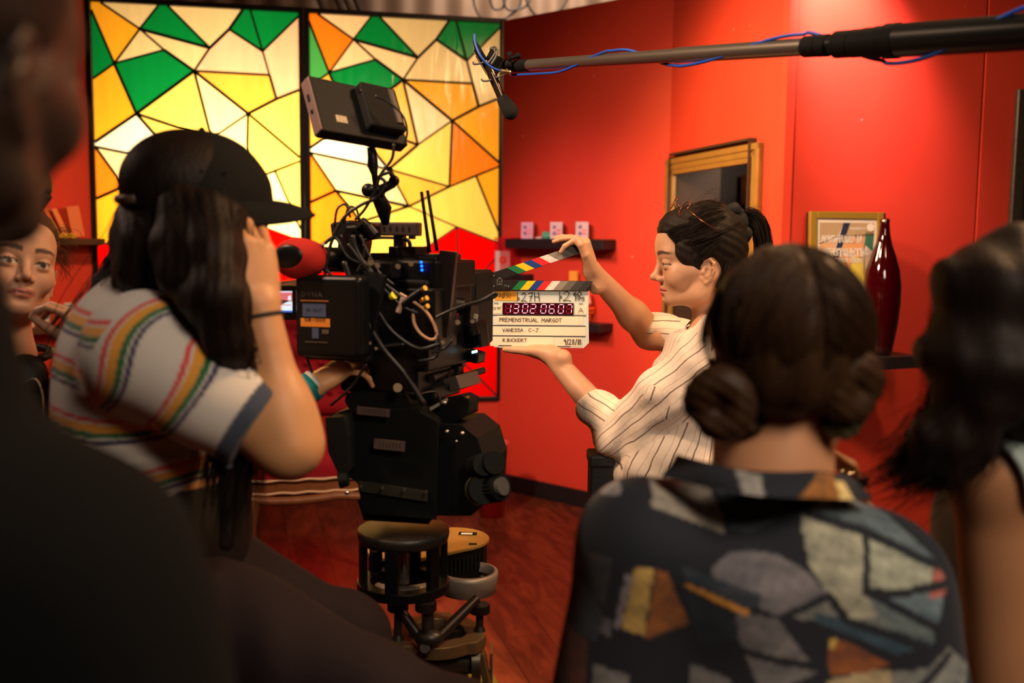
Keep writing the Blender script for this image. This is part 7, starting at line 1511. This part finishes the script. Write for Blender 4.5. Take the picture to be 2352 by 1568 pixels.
for (a, b) in (((.05, .20), (.35, .14)), ((.35, .14), (.96, .12)), ((.42, .26), (.62, .55)), ((.62, .55), (.62, .74)), ((.28, .44), (.48, .42)), ((.80, .20), (.80, .52)), ((.60, .55), (.92, .55)), ((.05, .72), (.30, .64)), ((.40, .80), (.88, .74)), ((.30, .64), (.42, .82))):
    A_ = Vector((t+a[0]*(Wf-2*t), .0062, Hf-t-a[1]*(Hf-2*t))); B_ = Vector((t+b[0]*(Wf-2*t), .0062, Hf-t-b[1]*(Hf-2*t))); mb.tube([A_, B_], .0016, 4, smooth=False)
mb.build('poster_line', mat('dark print line', (.05, .03, .02), .5), fr)
mb = MB(Mf); iw = Wf-2*t
write(mb, 'ADVENTURES IN', t+.08*iw, Hf-t-.185*(Hf-2*t), .026, .0055, .0065, fit=.66*iw, sp=.22); write(mb, 'MENSTRUATING', t+.10*iw, Hf-t-.295*(Hf-2*t), .030, .0055, .0075, fit=.78*iw, sp=.22); write(mb, 'COMEDY SERIES', t+.30*iw, Hf-t-.345*(Hf-2*t), .016, .0055, .004, fit=.46*iw, sp=.25); write(mb, 'PRESENTS', t+.56*iw, Hf-t-.085*(Hf-2*t), .009, .0055, .0025, fit=.24*iw, sp=.25); mb.build('lettering', mat('poster lettering', (.95, .92, .85), .4), fr)
mb = MB(Mf); mb.cyl((t+.90*iw, .0052, Hf-t-.065*(Hf-2*t)), (t+.90*iw, .0062, Hf-t-.065*(Hf-2*t)), .017, seg=24); mb.build('round_mark', MATS['poster lettering'], fr)
mb = MB(Mf); mb.box((Wf/2, .003, Hf/2), (Wf-2*t, .001, Hf-2*t)); gm = bpy.data.materials.new('clear glazing'); gm.use_nodes = True; b_ = gm.node_tree.nodes['Principled BSDF']; b_.inputs['Base Color'].default_value = (.02, .02, .02, 1); b_.inputs['Alpha'].default_value = .07; b_.inputs['Roughness'].default_value = .03; mb.build('glass', gm, fr)
# big red bottle
bm_c = on_plane(2018, 815, off(S2, ANG_P, .295), ANG_P); bm_c.z = z_sh; bo_ = MB(); hh = 1.0
kb = px_size(4.2); prof = [(0, .002), (.040, .002), (.047, .012), (.052, .04), (.064, .12), (.070, .20), (.070, .27), (.062, .33), (.046, .385), (.030, .43), (.021, .47), (.017, .51), (.0175, .525), (.013, .53), (0, .53)]
bo_.lathe([(r*1.1, z*1.06) for r, z in prof], (bm_c.x+.0, bm_c.y, z_sh), seg=48); rg = bpy.data.materials.new('deep red glass'); rg.use_nodes = True; b_ = rg.node_tree.nodes['Principled BSDF']
b_.inputs['Base Color'].default_value = (.03, .0005, .002, 1); b_.inputs['Roughness'].default_value = .06; b_.inputs['Transmission Weight'].default_value = .2; b_.inputs['Coat Weight'].default_value = .6
o = bo_.build('bottle', rg, None); tag(o, 'tall dark red glass bottle standing beside the framed poster', 'bottle')
# second frame at the far right
a = on_plane(2332, 205, off(S3, ANG_P, .004), ANG_P); Mz = frame(a, pdir); mb = MB(Mz); FH = 1.05; FW = .62; t = .07
for c_, s_ in (((t/2, -.012, -FH/2), (t, .024, FH)), ((FW-t/2, -.012, -FH/2), (t, .024, FH)), ((FW/2, -.012, -t/2), (FW-2*t, .024, t)), ((FW/2, -.012, -FH+t/2), (FW-2*t, .024, t))): mb.box(c_, s_)
mr = empty('wall_mirror', a, 'dark framed panel hanging at the far right edge of the wall', 'mirror'); mb.build('frame', mat('weathered dark frame', (.06, .055, .04), .4, .3, var=.4, vscale=40), mr, .006); mb = MB(Mz); mb.box((FW/2, -.006, -FH/2), (FW-2*t+.004, .004, FH-2*t+.004)); mb.build('panel', mat('grey panel', (.20, .19, .17), .25, .4), mr)
# left wall shelf with books
ANG_L = 48; PL = LG+Vector((math.sin(R(ANG_L))*.003, -math.cos(R(ANG_L))*.003, 0))
Mz, Lz, _ = shelf(-60, 546, 214, 562, PL, ANG_L, .15, 'narrow brown wall shelf left of the stained glass holding books', m=mat('dark brown shelf', (.09, .045, .02), .45)); sh_z = 0
for i, (u, w_, h_, tl, c) in enumerate(((.50, .022, .16, -26, (.85, .16, .05)), (.56, .018, .15, -28, (.60, .10, .12)), (.61, .022, .17, -26, (.90, .22, .06)), (.68, .028, .165, -24, (.95, .32, .12)), (.78, .07, .17, -10, (.90, .25, .10)), (.44, .02, .16, -26, (.75, .12, .08)))):
    a_ = R(tl); mb = MB(Mz @ Matrix.Translation((u*Lz, -.075, abs(math.sin(a_))*w_*.5+.001)) @ Matrix.Rotation(a_, 4, 'Y')); mb.box((0, 0, h_/2), (w_, .11, h_)); o = mb.build('book', mat('book cover '+'abcdef'[i], c, .5), None, .002)
    tag(o, ('thin leaning red orange book', 'thin leaning dull red book', 'leaning bright orange book', 'leaning pale orange book with lighter spine', 'thick pinkish orange book resting upright at the right end', 'leftmost leaning dark red book')[i]+' on the left wall shelf', 'book', 'books on the left shelf')
mb = MB(Mz); mb.box((.66*Lz, -.135, .014), (.11, .022, .026)); o = mb.build('amber_strip', mat('amber acrylic', (.95, .55, .05), .25), None, .002); tag(o, 'amber bar lying in front of the leaning books', 'ornament')
mb = MB(Mz)
for i in range(12): mb.ball(((.50+.010*i)*Lz, -.135, .014+.004*(i % 2)), .010, seg=8, rings=6)
o = mb.build('bead_string', mat('glass beads', (.8, .7, .5), .1, .4), None); tag(o, 'string of sparkling glass beads along the front of the left shelf', 'beads', kind='stuff')
# lower left shelf with cartons
Ml, Ll_, _ = shelf(-80, 748, 210, 764, PL, ANG_L, .15, 'lower brown wall shelf behind the person with headphones', m=MATS['dark brown shelf'])
for px, w_, h_, c1, lab in ((159, .045, .125, (.02, .30, .42), 'upright white and teal carton behind the raised hand at left'), (105, .045, .10, (.02, .30, .45), 'white and blue carton just under the chin of the person at left'), (56, .10, .085, (.10, .12, .35), 'wide white carton low behind the person with headphones')):
    q = on_plane(px, 748, off(PL, ANG_L, .07), ANG_L); q.z = Ml.translation.z; Mq = frame(q, Vector((math.cos(R(20)), math.sin(R(20)), 0))); t_ = empty('carton_box', q, lab, 'box')
    mb = MB(Mq); mb.box((0, 0, h_/2), (w_, .04, h_)); mb.build('carton', MATS['white packet'], t_, .002); mb = MB(Mq); mb.box((0, -.0206, h_*.66), (w_*.96, .001, h_*.46)); mb.build('printed_panel', mat('teal print' if c1[2] != .35 else 'slate print', c1, .5), t_)
    if px == 159: mb = MB(Mq @ Matrix.Translation((0, -.0212, 0))); write(mb, 'LIL', -w_*.2, h_*.72, .016, -.0004, .002, fit=w_*.5); write(mb, 'OVAL', -w_*.3, h_*.55, .014, -.0004, .002, fit=w_*.6); mb.build('print', WB, t_)
# ================================================================ RED SETTEE BEHIND THE CAMERA
sf = empty('settee', at(690, 1130, 3.9), 'red velvet settee with carved wooden rail behind the film camera', 'sofa')
VEL = mat('red velvet', (.20, .003, .010), .8, 0, .2, var=.15); WOOD = mat('carved brown wood', (.15, .055, .022), .32, var=.4, vscale=30); GIMP = mat('pale braid', (.42, .27, .18), .6, bump=.8, bscale=300)
Ys = 3.75; a = at(566, 1132, Ys); b = at(935, 1122, Ys+.16); Ms = frame(Vector((a.x, a.y, 0)), Vector((b.x-a.x, b.y-a.y, 0))); Ls_ = (Vector((b.x, b.y, 0))-Vector((a.x, a.y, 0))).length; zt_ = at(566, 1104, Ys).z; zr_ = at(566, 1140, Ys).z
S_ = SDF(); 
def msp(x, y, z): return npv(Ms @ Vector((x, y, z)))
Rs_ = np.array(Ms.to_3x3()); S_.boxx(msp(Ls_/2, .30, zt_+.02), (Ls_/2, .30, .06), Rs_, .045, .01); S_.ell(msp(Ls_/2, .30, zt_+.07), (Ls_/2*.95, .27, .055), Rs_, k=.04); v, f = S_.mesh(.012); mesh_obj('seat_cushion', v, f, VEL, sf)
B_ = SDF(); B_.boxx(msp(Ls_/2, .64, zt_+.40), (Ls_/2, .05, .27), Rs_, .05, .01)
for i in range(7):
    for j in range(3): B_.ell(msp(.10+(Ls_-.2)*(i+.5*(j % 2))/6.5, .580, zt_+.25+.13*j), (.022, .03, .022), None, .05, sub=True)
v, f = B_.mesh(.012); mesh_obj('backrest', v, f, VEL, sf)
for i in range(7):
    for j in range(3): mb = MB(Ms); mb.ball((.10+(Ls_-.2)*(i+.5*(j % 2))/6.5, .592, zt_+.25+.13*j), .012, seg=10, rings=6); mb.build('upholstery_button', VEL, sf)
mb = MB(Ms); mb.box((Ls_/2, .28, (zt_+zr_)/2-.012), (Ls_, .56, zt_-zr_+.03)); mb.tube([(x, -.012, zr_-.012-.012*abs(math.sin(x*9))) for x in np.linspace(0, Ls_, 60)], .018, 8); mb.build('rail', WOOD, sf, .004); mb = MB(Ms); mb.tube([(x, .70, zt_+.68+.05*math.sin(math.pi*x/Ls_)) for x in np.linspace(-.02, Ls_+.02, 30)], .022, 10); mb.build('crest_rail', WOOD, sf)
mb = MB(Ms)
for z in (zt_-.005, zr_+.006): mb.tube([(x, -.006, z+.002*math.sin(x*60)) for x in np.linspace(0, Ls_, 80)], .006, 6)
mb.build('braid', GIMP, sf)
for x, y in ((.03, .0), (Ls_-.03, .0), (.03, .6), (Ls_-.03, .6)):
    mb = MB(Ms); mb.tube(spline([(x, y, zr_), (x-.02, y-.02, zr_*.72), (x+.012, y+.01, zr_*.30), (x-.012, y-.03, .012)], 8), [.028-.0006*i for i in range(25)], 12); mb.build('leg', WOOD, sf)
ar = SDF(); ar.cone(msp(-.0, .05, zt_+.02), msp(-.0, .60, zt_+.14), .05, .06, .03); ar.cone(msp(0, .02, zt_+.16), msp(0, .60, zt_+.20), .035, .035, .03); v, f = ar.mesh(.012); mesh_obj('arm_rest', v, f, VEL, sf)
mb = MB(Ms); mb.tube([(0, -.01, zr_), (-.012, -.02, zt_+.05), (0, -.02, zt_+.16), (0, .02, zt_+.20)], [.02, .018, .022, .014], 10); mb.build('arm_post', WOOD, sf)
# red acrylic bin on the floor near the corner
gq = at(1130, 1110, 5.55); 
t_ = empty('red_bin', Vector((gq.x, gq.y, 0)), 'glossy red plastic bin standing against the wall right of the tripod head', 'bin'); mb = MB(); zt2 = at(1130, 1016, 5.55).z; mb.lathe([(.0, .0), (.07, .0), (.085, zt2-.012), (.092, zt2), (.080, zt2), (.075, .02), (0, .015)], (gq.x, gq.y, 0), seg=36); mb.build('body', mat('glossy red plastic', (.5, .01, .015), .15, coat=.6), t_); mb = MB(); mb.tube([(gq.x+.09*math.cos(a), gq.y+.09*math.sin(a), zt2) for a in np.linspace(0, 2*math.pi, 33)[:-1]], .006, 8, closed=True); mb.build('rim', mat('pale red rim', (.75, .15, .15), .2), t_)
